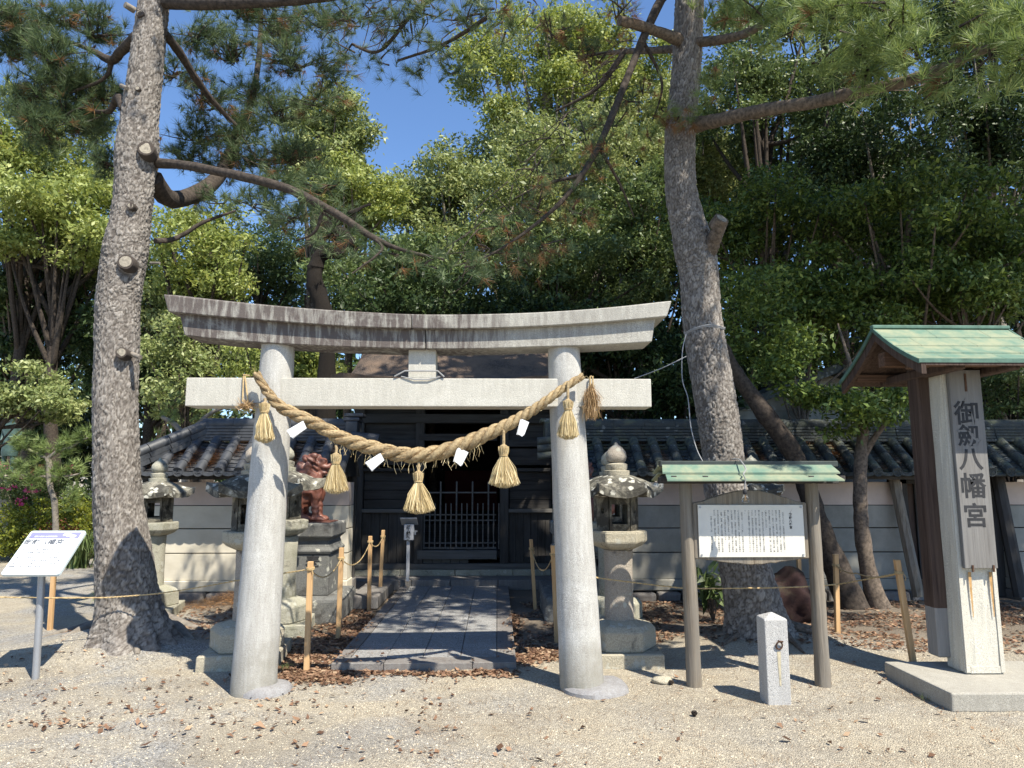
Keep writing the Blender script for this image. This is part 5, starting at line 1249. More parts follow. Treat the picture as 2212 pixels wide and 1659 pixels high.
# ------------------------------------------------------------------ trees
def unit(n):
    v = RNG.normal(size=(n, 3)); return v / np.linalg.norm(v, axis=1)[:, None]
def bark_trunk(name, pts, mat, parent, amp=.012, cell=(.025, .046), nr=132, dz=.0118, flare=0, mid=True):
    """pts: (x,y,z,r); real relief: plates separated by fissures"""
    L_ = sum(math.dist(pts[i][:3], pts[i + 1][:3]) for i in range(len(pts) - 1)); nl = int(L_ / dz)
    P = spline(pts, nl); n = nr; org = np.array(ORG[parent])
    rm = np.mean(P[:, 3]); circ = 2 * PI * rm
    nc = int(circ / cell[0] * L_ / cell[1]); us = RNG.random(nc) * circ; vs = RNG.random(nc) * L_
    kd = kdtree.KDTree(nc * 3); idx = 0; k0 = cell[0] / cell[1]
    for w_ in (-1, 0, 1):
        for i in range(nc): kd.insert((us[i] + w_ * circ, vs[i] * k0, 0), i)
    kd.balance(); tone = RNG.random(nc)
    V = np.zeros((nl, n, 3)); PL = np.zeros((nl, n)); up = None; s = 0
    for j in range(nl):
        t = P[min(j + 1, nl - 1), :3] - P[max(j - 1, 0), :3]; t /= np.linalg.norm(t)
        if up is None: up = np.array((1.0, 0, 0))
        up = up - t * up.dot(t); up /= np.linalg.norm(up); q = np.cross(t, up)
        if j: s += np.linalg.norm(P[j, :3] - P[j - 1, :3])
        for i in range(n):
            a = 2 * PI * i / n; u = a / (2 * PI) * circ
            wob = .022 * noise.noise(Vector((math.cos(a) * 2, math.sin(a) * 2, s * 7))) + .010 * noise.noise(Vector((math.cos(a) * 8, math.sin(a) * 8, s * 30)))
            f = kd.find_n((u + wob, (s + wob) * k0, 0), 2); d = f[1][2] - f[0][2]
            plate = min(1.0, d / (cell[0] * .26)); r = P[j, 3]
            tn = tone[f[0][1]]
            r2 = r * (1 + .05 * noise.noise(Vector((math.cos(a) * 1.2, math.sin(a) * 1.2, s * 1.6)))) + amp * (plate ** .6 * (.7 + .6 * tn) - .5) + .003 * noise.noise(Vector((math.cos(a) * 25 * r, math.sin(a) * 25 * r, s * 25)) * 1.5)
            if flare and s < .6:
                fl = (1 - s / .6) ** 2.2; r2 += flare * fl * (.45 + .55 * (math.cos(a * 5 + 1.0 + math.sin(a * 2)) ** 2))
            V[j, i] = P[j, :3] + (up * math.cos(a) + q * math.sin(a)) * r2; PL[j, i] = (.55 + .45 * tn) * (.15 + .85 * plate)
    V = V.reshape(-1, 3) - org
    I = np.arange(nl * n).reshape(nl, n); A = I[:-1]; B = I[1:]; Fq = np.stack([A, np.roll(A, -1, 1), np.roll(B, -1, 1), B], -1).reshape(-1, 4)
    me = mesh_np(name, V, Fq, True)
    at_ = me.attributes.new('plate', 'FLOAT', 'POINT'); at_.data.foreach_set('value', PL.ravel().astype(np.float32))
    return link(name, me, mat, parent)
def limb(mb, pts, n=9, steps=14):
    P = spline(pts, steps)
    mb.tube([Vector(p[:3]) for p in P], [max(.004, p[3] * (1 + random.uniform(-.06, .06))) for p in P], n)
def leaves(name, cents, size, mat, parent, per=14, spread=.16, droop=.25, aspect=.42, bright=None, up=.5):
    """cents: (n,3) twig centres -> per leaves each; folded leaf quads"""
    cents = np.asarray(cents); N = len(cents) * per
    tdir = unit(len(cents)); tdir[:, 2] *= .35; td = np.repeat(tdir, per, 0); tsz = np.repeat(RNG.uniform(.65, 1.35, len(cents)), per)
    c = np.repeat(cents, per, 0) + RNG.normal(size=(N, 3)) * spread * np.array((.75, .75, .42)) + td * (RNG.uniform(-1, 1, N) * spread * 1.5)[:, None]
    d = unit(N) + td * .7; d[:, 2] -= droop; d /= np.linalg.norm(d, axis=1)[:, None]
    nrm = unit(N) * .75; nrm[:, 2] += up; nrm -= d * (nrm * d).sum(1)[:, None]; nrm /= np.linalg.norm(nrm, axis=1)[:, None]
    s = np.cross(d, nrm); ln = (size * tsz * RNG.uniform(.7, 1.25, N))[:, None]
    v0 = c; v2 = c + d * ln; m_ = c + d * ln * .45
    v1 = m_ + s * ln * aspect * .5 + nrm * ln * .07; v3 = m_ - s * ln * aspect * .5 + nrm * ln * .07
    V = np.stack([v0, v1, v2, v3], 1).reshape(-1, 3) - np.array(ORG.get(parent, Vector((0, 0, 0))))
    Fq = np.arange(N * 4).reshape(N, 4)
    me = mesh_np(name, V, Fq); tw = np.repeat(RNG.random(len(cents)), per)
    R = np.clip(.5 * tw + .5 * RNG.random(N), 0, 1); set_rnd(me, R)
    return link(name, me, mat, parent)
def clump_pts(blobs, n, shell=.35):
    """points in ellipsoid blobs, biased to the outside and the top"""
    w_ = np.array([b[3] * b[4] * b[5] for b in blobs]) ** .67; w_ /= w_.sum(); out = []
    for b, k in zip(blobs, RNG.multinomial(n, w_)):
        u = unit(k); r = shell + (1 - shell) * RNG.random(k) ** .6; r *= 1 + .28 * np.sin(u[:, 0] * 5 + b[0] * 9) * np.cos(u[:, 2] * 6 + b[1] * 5 + u[:, 1] * 4)
        out.append(np.array(b[:3]) + u * r[:, None] * np.array(b[3:6]))
    return np.concatenate(out)
def sub_blobs(c, R, n, rs=(.26, .46)):
    B = []
    for _ in range(n):
        u = unit(1)[0]; rr = RNG.random() ** .5 * 1.0; k = RNG.uniform(*rs)
        B.append((*(np.array(c) + u * rr * np.array(R)), R[0] * k, R[1] * k, R[2] * k * .8))
    return B
def broad_tree(name, px, py, rx, ry, Y, mat, n, size, lab, cat='tree', base=None, bark='bark_tan', tr=.16, group=None, per=14, nb=46, spread=None, ryd=None, rs=(.14, .33), droop=.25, extra=None):
    rx *= 1.15; ry *= 1.15; size *= 1.10; n = int(n * .80)
    c = at(px, py, Y); k = Y / F; R = (rx * k, (ryd or max(rx * k * .8, 1.0)), ry * k)
    bx_, by_ = base if base else (c.x + random.uniform(-.3, .3), Y + .2)
    t = root(name, (bx_, by_, 0), lab, cat, group)
    B = sub_blobs(c, R, nb, rs)
    if extra: B += extra
    zg = max(0, (by_ - 16) * .06)
    m = MB(); fork = Vector((bx_, by_, 0)).lerp(c, .45); top = c + Vector((0, 0, R[2] * .55))
    limb(m, [(bx_, by_, zg - .2, tr * 1.25), (bx_ + .1, by_, fork.z * .5, tr), (fork.x, fork.y, fork.z, tr * .85), (c.x, c.y, c.z, tr * .5), (top.x + .2, top.y, top.z, .02)], 9, 16)
    for b in B[::2]:
        u = random.uniform(.0, .8); s = fork.lerp(c, u); e = Vector(b[:3]); mid_ = s.lerp(e, .55) + Vector((0, 0, -.08 * (e - s).length))
        limb(m, [(s.x, s.y, s.z, tr * .42), (mid_.x, mid_.y, mid_.z, tr * .26), (e.x, e.y, e.z, .012)], 6, 7)
    m.build('trunk', M[bark], t, smooth=True, auto=False)
    pts = clump_pts(B, n // per); leaves('crown', pts, size, M[mat], t, per, spread or size * 1.15, droop)
    return t

TREES = [
 # name, px, py, rx, ry, Y, mat, n, size, label, kwargs
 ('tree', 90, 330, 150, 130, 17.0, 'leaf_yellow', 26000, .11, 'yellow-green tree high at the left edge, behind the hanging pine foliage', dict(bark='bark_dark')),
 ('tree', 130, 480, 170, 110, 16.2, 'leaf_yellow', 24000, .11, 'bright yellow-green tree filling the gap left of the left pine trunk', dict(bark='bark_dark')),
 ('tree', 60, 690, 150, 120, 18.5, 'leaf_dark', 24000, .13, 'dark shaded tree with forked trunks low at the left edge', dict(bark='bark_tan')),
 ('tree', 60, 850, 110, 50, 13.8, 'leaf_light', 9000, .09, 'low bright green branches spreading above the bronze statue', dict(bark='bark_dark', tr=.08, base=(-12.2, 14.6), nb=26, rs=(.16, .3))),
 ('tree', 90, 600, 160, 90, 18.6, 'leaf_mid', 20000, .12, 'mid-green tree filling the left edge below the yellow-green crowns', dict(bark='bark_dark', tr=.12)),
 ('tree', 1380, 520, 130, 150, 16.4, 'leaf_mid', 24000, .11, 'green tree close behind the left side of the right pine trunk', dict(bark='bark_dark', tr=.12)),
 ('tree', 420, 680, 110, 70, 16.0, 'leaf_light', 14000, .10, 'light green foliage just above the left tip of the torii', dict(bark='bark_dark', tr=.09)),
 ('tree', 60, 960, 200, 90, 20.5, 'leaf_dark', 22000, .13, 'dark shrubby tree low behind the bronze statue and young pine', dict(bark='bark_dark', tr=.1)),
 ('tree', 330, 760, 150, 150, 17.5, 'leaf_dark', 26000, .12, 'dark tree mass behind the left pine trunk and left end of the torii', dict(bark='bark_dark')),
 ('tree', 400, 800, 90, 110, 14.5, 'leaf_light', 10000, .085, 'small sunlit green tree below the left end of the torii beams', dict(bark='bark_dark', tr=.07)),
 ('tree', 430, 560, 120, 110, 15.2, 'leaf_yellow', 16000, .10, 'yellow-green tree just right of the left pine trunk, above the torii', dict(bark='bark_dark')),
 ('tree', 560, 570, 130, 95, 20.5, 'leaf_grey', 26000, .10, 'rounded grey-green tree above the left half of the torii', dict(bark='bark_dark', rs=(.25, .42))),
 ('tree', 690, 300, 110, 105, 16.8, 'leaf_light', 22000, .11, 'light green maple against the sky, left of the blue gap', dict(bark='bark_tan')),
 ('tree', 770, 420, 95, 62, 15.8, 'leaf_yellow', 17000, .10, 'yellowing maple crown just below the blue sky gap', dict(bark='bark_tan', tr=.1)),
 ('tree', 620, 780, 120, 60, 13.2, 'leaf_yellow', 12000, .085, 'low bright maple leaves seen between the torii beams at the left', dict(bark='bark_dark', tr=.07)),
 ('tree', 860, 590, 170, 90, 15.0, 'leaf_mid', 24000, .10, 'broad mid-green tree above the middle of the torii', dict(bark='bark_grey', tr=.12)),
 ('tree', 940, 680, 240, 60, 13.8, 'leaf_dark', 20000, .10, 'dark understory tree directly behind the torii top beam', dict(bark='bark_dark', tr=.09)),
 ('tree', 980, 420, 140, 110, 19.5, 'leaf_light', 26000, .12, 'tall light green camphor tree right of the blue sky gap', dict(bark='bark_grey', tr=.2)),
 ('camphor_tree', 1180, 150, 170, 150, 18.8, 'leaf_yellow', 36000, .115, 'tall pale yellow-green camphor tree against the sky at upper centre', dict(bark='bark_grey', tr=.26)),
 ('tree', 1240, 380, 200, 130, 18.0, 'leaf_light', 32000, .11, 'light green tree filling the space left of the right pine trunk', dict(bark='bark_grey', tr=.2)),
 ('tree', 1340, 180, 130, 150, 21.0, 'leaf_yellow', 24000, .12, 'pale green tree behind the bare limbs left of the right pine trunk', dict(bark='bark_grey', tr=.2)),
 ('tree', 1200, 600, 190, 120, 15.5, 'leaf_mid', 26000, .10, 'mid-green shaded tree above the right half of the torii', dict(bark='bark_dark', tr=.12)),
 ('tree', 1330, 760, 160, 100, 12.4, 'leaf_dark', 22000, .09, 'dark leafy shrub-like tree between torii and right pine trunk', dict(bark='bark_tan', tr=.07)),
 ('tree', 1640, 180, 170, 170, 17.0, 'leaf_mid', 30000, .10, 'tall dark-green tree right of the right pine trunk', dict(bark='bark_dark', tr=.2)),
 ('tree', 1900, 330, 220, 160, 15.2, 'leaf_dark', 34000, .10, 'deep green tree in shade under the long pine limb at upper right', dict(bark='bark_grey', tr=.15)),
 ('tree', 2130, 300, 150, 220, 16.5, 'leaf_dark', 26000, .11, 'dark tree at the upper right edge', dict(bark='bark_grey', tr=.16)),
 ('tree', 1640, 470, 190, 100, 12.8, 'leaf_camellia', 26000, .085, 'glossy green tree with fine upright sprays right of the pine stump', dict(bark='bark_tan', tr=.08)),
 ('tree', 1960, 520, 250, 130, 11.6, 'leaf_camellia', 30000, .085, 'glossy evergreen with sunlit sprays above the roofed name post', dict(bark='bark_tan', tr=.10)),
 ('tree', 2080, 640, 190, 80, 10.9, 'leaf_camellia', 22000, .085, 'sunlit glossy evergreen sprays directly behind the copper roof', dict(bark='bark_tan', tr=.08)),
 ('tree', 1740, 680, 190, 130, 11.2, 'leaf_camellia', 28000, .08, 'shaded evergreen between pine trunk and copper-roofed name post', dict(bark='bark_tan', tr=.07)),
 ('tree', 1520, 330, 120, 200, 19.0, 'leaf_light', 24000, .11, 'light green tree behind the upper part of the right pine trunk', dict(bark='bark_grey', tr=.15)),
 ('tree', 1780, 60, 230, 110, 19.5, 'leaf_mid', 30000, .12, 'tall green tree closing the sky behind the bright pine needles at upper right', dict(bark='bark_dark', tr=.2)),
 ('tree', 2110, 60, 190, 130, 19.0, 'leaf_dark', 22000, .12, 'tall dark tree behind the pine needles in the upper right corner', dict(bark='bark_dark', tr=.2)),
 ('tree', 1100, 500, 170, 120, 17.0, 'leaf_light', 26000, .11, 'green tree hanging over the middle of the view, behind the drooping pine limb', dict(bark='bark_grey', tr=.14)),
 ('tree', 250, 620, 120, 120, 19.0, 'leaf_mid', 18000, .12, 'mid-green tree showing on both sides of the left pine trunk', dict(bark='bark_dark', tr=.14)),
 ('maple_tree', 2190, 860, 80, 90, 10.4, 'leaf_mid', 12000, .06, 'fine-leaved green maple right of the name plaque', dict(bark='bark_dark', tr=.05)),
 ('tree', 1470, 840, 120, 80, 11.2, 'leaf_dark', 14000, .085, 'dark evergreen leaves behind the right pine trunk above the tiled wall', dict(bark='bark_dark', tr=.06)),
]
for nm, px, py, rx_, ry_t, Yt, mt, n_, sz, lab, kw in TREES:
    broad_tree(nm, px, py, rx_, ry_t, Yt, mt, n_, sz, lab, **kw)
# camellia by the wall: thin forked trunk in front of it, and a leaning dark trunk
c1 = at(1905, 1325, 8.9)
t = root('camellia_tree', (c1.x, 8.9, 0), 'thin forked tree with glossy leaves standing before the right wall, left of the name post', 'tree')
m = MB(); Yc = 8.75
pts = [(*at(x, y, Yc), r * Yc / F) for x, y, r in ((1905, 1330, 26), (1885, 1270, 19), (1866, 1180, 16), (1858, 1080, 14), (1860, 980, 13), (1866, 920, 11), (1858, 860, 7))]
limb(m, pts, 14, 40); limb(m, [(*at(1862, 990, Yc), .05), (*at(1900, 930, Yc - .1), .035), (*at(1945, 880, Yc - .2), .015)], 8, 12); limb(m, [(*at(1858, 870, Yc), .04), (*at(1840, 800, Yc), .03), (*at(1810, 700, Yc + .3), .012)], 8, 12)
m.build('trunk', M['bark_tan'], t, smooth=True, rough=.008, rs=7)
B = [(*at(x, y, Yc + dy), a * Yc / F, .35, b * Yc / F) for x, y, a, b, dy in ((1860, 880, 75, 22, -.3), (1800, 860, 60, 18, 0), (1930, 860, 60, 20, -.2), (1740, 850, 60, 25, .2), (1680, 800, 60, 35, .3), (1820, 930, 40, 14, 0), (1900, 900, 50, 12, -.4))]
leaves('crown', clump_pts(B, 560, .2), .075, M['leaf_camellia'], t, 9, .09, 0)
t = root('leaning_tree', (*at(1850, 1320, 8.95)[:2], 0), 'leaning dark-barked tree trunk slanting right behind the notice board in front of the wall', 'tree')
m = MB(); Yc = 8.8
limb(m, [(*at(x, y, Yc), r * Yc / F) for x, y, r in ((1850, 1330, 34), (1800, 1210, 24), (1765, 1120, 21), (1735, 1030, 20), (1700, 960, 20), (1650, 890, 19), (1605, 830, 16), (1570, 770, 16), (1540, 700, 10), (1530, 600, 5))], 16, 60)
m.build('trunk', M['bark_dark'], t, smooth=True, rough=.015, rs=5)
B = [(*at(x, y, Yc + dy), a * Yc / F, .5, b * Yc / F) for x, y, a, b, dy in ((1620, 640, 90, 60, .6), (1700, 740, 80, 50, .4), (1560, 720, 60, 60, .8))]
leaves('crown', clump_pts(B, 420, .2), .075, M['leaf_camellia'], t, 10, .10, 0)
# small green plant beside the pine foot
pc = at(1540, 1300, 7.9); t = root('broadleaf_plant', (pc.x, 7.9, 0), 'small plant with broad fresh green leaves left of the right pine foot', 'plant')
m = MB(); B = []
for i in range(7):
    e = Vector((pc.x + random.uniform(-.16, .16), 7.9 + random.uniform(-.12, .12), random.uniform(.25, .55))); m.tube([(pc.x, 7.9, 0), Vector((pc.x, 7.9, 0)).lerp(e, .6) + Vector((0, 0, .05)), e], [.008, .006, .003], 5); B.append(e)
m.build('stem', M['bark_tan'], t); leaves('foliage', np.array([tuple(b) for b in B] * 2), .15, M['leaf_mid'], t, 7, .05, .2, .33)

# ---- a distant wood behind everything, reads as one dark mass
Bw = []
for i in range(64):
    x = -27 + 58 * (i + random.random()) / 64
    for lv in range(3):
        Bw.append((x + random.uniform(-1, 1), random.uniform(25, 33), (1.5 + lv * 2.3 + random.uniform(-.8, .8)) * (1.15 if x > 1 or x < -8 else .92) + 1.0, 2.1, 1.6, 1.7))
for i in range(40): Bw.append((random.uniform(3, 26), random.uniform(22, 28), random.uniform(6.5, 15), 2.4, 2, 1.9))
for i in range(70): Bw.append((random.uniform(1.5, 24), random.uniform(21, 27), random.uniform(2, 14), 2.4, 2, 1.9))
o = leaves('distant_wood', clump_pts(Bw, 8500, .3), .36, M['leaf_dark'], None, 9, .38, .2, .6); tag(o, 'dark wood closing the view behind the trees', 'woodland', kind='stuff')
m = MB()
for i in range(60):
    x, y = random.uniform(-24, 24), random.uniform(20, 30); zg = (y - 16) * .10
    m.tube([(x, y, zg - .5), (x + random.uniform(-.4, .4), y, zg + 3), (x + random.uniform(-.8, .8), y, zg + 6.5)], [.16, .12, .05], 6)
o = m.build('distant_trunks', M['bark_dark'], None, smooth=True); tag(o, 'dim tree trunks inside the dark wood', 'tree trunks', kind='stuff')

# ------------------------------------------------------------------ pines
def tufts(name, pos, dirs, mat, parent, per=34, ln=.115, w_=.0016, cone=.95, lnvar=.25):
    pos = np.asarray(pos); dirs = np.asarray(dirs); K = len(pos); N = K * per
    c = np.repeat(pos, per, 0); dd = np.repeat(dirs, per, 0)
    d = dd + RNG.normal(size=(N, 3)) * cone * .62; d /= np.linalg.norm(d, axis=1)[:, None]
    back = RNG.random(N)[:, None]; c = c - dd * back * .05
    s = np.cross(d, unit(N)); s /= (np.linalg.norm(s, axis=1)[:, None] + 1e-9)
    L_ = ln * RNG.uniform(1 - lnvar, 1 + lnvar, N)[:, None]
    e = c + d * L_; e[:, 2] -= .012 * RNG.random(N)
    V = np.stack([c - s * w_, c + s * w_, e], 1).reshape(-1, 3) - np.array(ORG.get(parent, Vector((0, 0, 0))))
    me = mesh_np(name, V, np.arange(N * 3).reshape(N, 3)); tw = np.repeat(RNG.random(K), per)
    set_rnd(me, np.clip(.55 * tw + .45 * RNG.random(N), 0, 1)); return link(name, me, mat, parent)
def pine_foliage(parent, blobs, dens, mat='needle', brown=.12, spr=1.0, per=34, w_=.0016, ln=.115, name='crown', twig=True):
    P = []; D = []; m = MB()
    for b in blobs:
        c = np.array(b[:3]); R = np.array(b[3:6]); k = max(7, int(dens * (R[0] * R[1] * R[2]) ** .6667 * 52))
        nt_ = max(2, k // 7)
        for q in range(nt_):                                    # twig with tufts along it
            u = unit(1)[0]; u[2] = abs(u[2]) * .8 - .2; e = c + u * R * spr * RNG.uniform(.45, 1.15); s = c + unit(1)[0] * R * .3; s[2] -= R[2] * .35
            if twig:
                mm = (s + e) / 2 + RNG.normal(size=3) * .05 * R[0]; m.tube([Vector(s), Vector(mm), Vector(e)], [.010, .007, .004], 4, cap=False)
            for z in range(7):
                f = 1 - z * .11; p = s + (e - s) * f + RNG.normal(size=3) * .07 * (z > 0) * (1 + R[0]); d = (e - s) / (np.linalg.norm(e - s) + 1e-9) + np.array((0, 0, .45)) + RNG.normal(size=3) * .35
                P.append(p); D.append(d / np.linalg.norm(d))
    P = np.array(P); D = np.array(D); sel = RNG.random(len(P)) < brown
    tufts(name, P[~sel], D[~sel], M[mat], parent, per, ln, w_)
    if sel.any(): tufts('dead_needles', P[sel] - np.array((0, 0, .06)), D[sel] * np.array((1, 1, -.6)), M['needle_brown'], parent, int(per * .8), ln, w_)
    if twig: kind(m.build('twigs', M['bark_dark'], parent), 'stuff')
def cutknot(mb, c, d, r, depth=.05):
    c = Vector(c); d = Vector(d).normalized(); mb.tube([c - d * .12, c - d * depth * .3, c + d * depth], [r * 1.25, r * 1.1, r * .96], 16, cap=False); return c, d
def knots(t, K, mat):
    for (px, py, Yk, r, d) in K:
        c = at(px, py, Yk); d = Vector(d).normalized(); m = MB()
        m.tube([c - d * .10, c - d * .02, c + d * .012, c + d * .014], [r * 1.35, r * 1.3, r * 1.18, r * .98], 18); m.build('branch_collar', mat, t, smooth=True, rough=.006, rs=20)
        m = MB(); m.tube([c + d * .0, c + d * .015], [r * .93, r * .90], 18); m.build('cut_face', M['wood_cut'], t, rough=.002, rs=40)

YL = 6.80
lp_ = root('pine_tree', (*at(285, 1390, YL)[:2], 0), 'large pine at the left with pale scaly trunk, sawn branch stubs and spreading roots', 'pine tree')
tp = [(285, 1420, 62), (282, 1340, 60), (270, 1230, 54), (257, 1100, 46), (252, 980, 43), (250, 860, 42), (253, 740, 43), (256, 660, 43), (263, 600, 44), (272, 540, 45), (282, 470, 40), (291, 400, 40), (296, 330, 44), (303, 250, 37), (314, 160, 35), (325, 70, 33), (334, -10, 31), (340, -60, 30)]
tpw = [(*at(x, y, YL), r * YL / F) for x, y, r in tp]
top_l = [(*at(x, y, YL), r * YL / F) for x, y, r in ((338, -40, 30), (352, -200, 28), (390, -480, 22), (420, -800, 14))]
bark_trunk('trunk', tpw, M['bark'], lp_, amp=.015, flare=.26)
front = YL - .20
knots(lp_, [(316, 322, YL - .18, .066, (.25, -1, .15)), (257, 338, YL - .10, .038, (-1, -.5, .2)), (283, 445, YL - .19, .030, (.05, -1, .0)), (272, 566, YL - .21, .062, (.12, -1, .1)), (263, 762, YL - .205, .044, (.1, -1, .1)), (303, 30, YL - .16, .032, (.1, -1, 0)), (298, 192, YL - .17, .02, (0, -1, 0)), (240, 565, YL - .08, .05, (-1, -.45, .1))], M['bark'])
for (a, b, r) in (((325, 568), (345, 568), .012), ((290, 22), (270, 10), .035), ((262, 185), (275, 190), .02), ((285, 765), (303, 772), .025)):
    p, q_ = at(*a, YL - .12), at(*b, YL - .2); MB().tube([p, q_], [r, r * .9], 10).build('branch_stub', M['bark_grey'], lp_, smooth=True)
m = MB()                                                        # surface roots
for (ax, ay, bx_, by_, r) in ((250, 1365, 130, 1402, .045), (235, 1350, 60, 1395, .035), (300, 1385, 295, 1425, .06), (330, 1370, 420, 1395, .05), (345, 1350, 440, 1372, .05), (265, 1385, 205, 1420, .04), (310, 1390, 330, 1412, .04)):
    a = gnd(ax, ay); b = gnd(bx_, by_); a.z = gz(a.x, a.y) + .03; b.z = gz(b.x, b.y) - .01
    c = a.lerp(b, .5); c += Vector((random.uniform(-.05, .05), random.uniform(-.04, .04), 0)); c.z = gz(c.x, c.y) + r * .35
    limb(m, [(*a, r * 2.2), (*c, r * 1.3), (*b, r * .4)], 10, 14)
m.build('roots', M['bark_grey'], lp_, smooth=True, rough=.01, rs=9)
m = MB()
def LB(pts, Y0=None, n=10, steps=24):
    limb(m, [(*at(x, y, Yq), r) for x, y, Yq, r in pts], n, steps)
limb(m, top_l, 16, 20)
LB([(340, 352, YL, .05), (400, 357, 6.6, .045), (470, 370, 6.4, .042), (540, 385, 6.2, .042), (640, 415, 6.0, .040), (740, 470, 5.8, .033), (800, 510, 5.7, .028), (870, 540, 5.6, .016), (960, 560, 5.5, .008)])
LB([(330, 385, YL + .05, .10), (365, 430, 7.2, .10), (420, 420, 7.7, .09), (470, 385, 8.2, .085), (500, 330, 8.6, .08), (510, 290, 8.9, .07), (540, 230, 9.2, .05), (560, 120, 9.5, .04), (565, 0, 9.7, .03), (570, -120, 9.8, .02)])
LB([(352, 70, YL, .05), (385, 110, 7.1, .045), (430, 180, 7.5, .04), (470, 230, 7.8, .03), (510, 270, 8, .02)])
LB([(295, 80, YL, .055), (262, 110, 7.1, .05), (240, 130, 7.3, .048), (200, 110, 7.5, .03), (150, 90, 7.6, .018)])
LB([(270, 240, YL, .05), (255, 210, 7.1, .045), (235, 240, 7.3, .03), (190, 240, 7.5, .02)])
LB([(240, 130, 7.3, .03), (225, 170, 7.35, .02), (150, 200, 7.4, .014)])
LB([(700, 445, 5.85, .02), (680, 500, 5.9, .012), (640, 520, 6, .006)]); LB([(800, 510, 5.7, .018), (825, 540, 5.6, .012), (760, 590, 5.5, .006)])
LB([(335, 520, YL, .03), (380, 515, 7, .025), (440, 480, 7.1, .02), (510, 455, 7.2, .010)])
LB([(360, 4, YL - .05, .07), (440, 8, 6.5, .06), (560, 5, 6.2, .05), (700, -5, 5.9, .04), (760, -20, 5.8, .03)])
LB([(760, 95, 6.6, .012), (820, 110, 6.4, .016), (900, 20, 6.1, .02), (990, -30, 5.9, .02)]); LB([(860, 130, 6.3, .012), (950, 100, 6.0, .016), (1050, 40, 5.7, .02)])
m.build('limb', M['bark_dark'], lp_, smooth=True, rough=.006, rs=9)
def PB(L_): return [(*at(x, y, Yq), a * Yq / F, max(.22, a * Yq / F * .8), b * Yq / F) for x, y, Yq, a, b in L_]
B = PB([(60, 60, 7.4, 50, 35), (120, 120, 7.3, 60, 40), (90, 190, 7.4, 55, 40), (160, 180, 7.5, 60, 45), (70, 260, 7.3, 40, 30), (150, 250, 7.5, 60, 35), (220, 200, 7.6, 50, 50), (30, 110, 7.5, 35, 40), (130, 40, 7.6, 60, 30), (100, 300, 7.4, 35, 22), (10, 30, 7.2, 40, 30), (210, 60, 7.6, 40, 40), (40, 225, 7.6, 35, 30), (190, 270, 7.7, 40, 25), (235, 350, 7.4, 28, 25)])
pine_foliage(lp_, B, 46, brown=.05, w_=.0030, per=28, spr=1.7, ln=.14)
B = PB([(420, 60, 7.6, 60, 50), (500, 110, 8.2, 60, 50), (600, 60, 9, 70, 50), (640, 130, 8.6, 70, 40), (450, 210, 8.0, 60, 50), (520, 280, 8.6, 60, 50), (430, 290, 8.4, 55, 45), (600, 240, 8.4, 60, 50), (560, 340, 8.4, 70, 50), (640, 330, 8.2, 60, 50), (480, 360, 8.6, 60, 40), (410, 340, 8.4, 40, 35), (700, 150, 7.6, 50, 30), (690, 210, 8.0, 50, 40), (610, 400, 7.8, 60, 35), (700, 400, 6.6, 40, 30), (560, 440, 7.8, 60, 25), (640, 470, 7.0, 50, 30), (720, 500, 6.2, 50, 20), (530, 20, 8.4, 80, 40), (700, 40, 7.2, 60, 40), (370, 150, 7.6, 40, 50), (470, 430, 7.8, 45, 20), (550, 200, 9, 50, 50)])
pine_foliage(lp_, B, 26, brown=.07, w_=.0030, per=27, spr=1.5, ln=.14)
B = PB([(760, 100, 6.6, 50, 25), (800, 30, 6.2, 60, 30), (880, 60, 6.2, 60, 30), (830, 130, 6.4, 40, 18), (930, 20, 6.0, 60, 30), (960, 100, 6.0, 50, 25), (1000, 40, 5.8, 50, 35), (905, 150, 6.2, 30, 14), (1060, 20, 5.7, 50, 30), (760, 30, 6.0, 50, 30), (980, 160, 6.0, 24, 12), (1100, 60, 5.8, 35, 25)])
pine_foliage(lp_, B, 17, brown=.06, w_=.0019, per=44, spr=1.2, ln=.12)
B = PB([(850, 545, 5.7, 60, 20), (930, 570, 5.5, 50, 18), (780, 540, 5.8, 40, 18), (720, 460, 5.9, 30, 25), (1000, 575, 5.5, 50, 20)])
pine_foliage(lp_, B, 12, brown=.06, w_=.002)
B = [(top_l[-2][0] + RNG.normal(0, 1.5), 7.5 + RNG.normal(0, 1.0), RNG.uniform(8.0, 12.5), .8, .8, .4) for _ in range(26)]
pine_foliage(lp_, B, .7, brown=.05, twig=False, per=24, w_=.004)

YRt = 6.90
rp_ = root('pine_tree', (*at(1640, 1400, YRt)[:2], 0), 'large pine at the right with curved trunk, sawn stub and long limb reaching right', 'pine tree')
tp = [(1655, 1425, 78), (1640, 1370, 66), (1625, 1300, 58), (1604, 1210, 50), (1585, 1120, 46), (1566, 1050, 43), (1562, 985, 42), (1553, 915, 43), (1541, 844, 42.5), (1526, 760, 42), (1516, 680, 41), (1510, 594, 41), (1500, 540, 44), (1486, 480, 37), (1472, 420, 34), (1468, 340, 33), (1470, 275, 33), (1478, 200, 32), (1484, 127, 32), (1490, 0, 32), (1494, -60, 31)]
top_r = [(*at(x, y, YRt), r * YRt / F) for x, y, r in ((1493, -40, 31), (1500, -200, 28), (1530, -480, 22), (1560, -800, 14))]
trw = [(*at(x, y, YRt), r * YRt / F) for x, y, r in tp]
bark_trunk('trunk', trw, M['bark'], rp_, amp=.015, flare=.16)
m = MB(); LB([(1525, 560, YRt - .05, .09), (1538, 530, 6.75, .075), (1550, 500, 6.65, .070), (1557, 478, 6.6, .068)]); m.build('sawn_stub', M['bark_tan'], rp_, smooth=True, rough=.006, rs=9)
knots(rp_, [(1558, 474, 6.585, .062, (.35, -.75, .6))], M['bark_tan'])
m = MB()
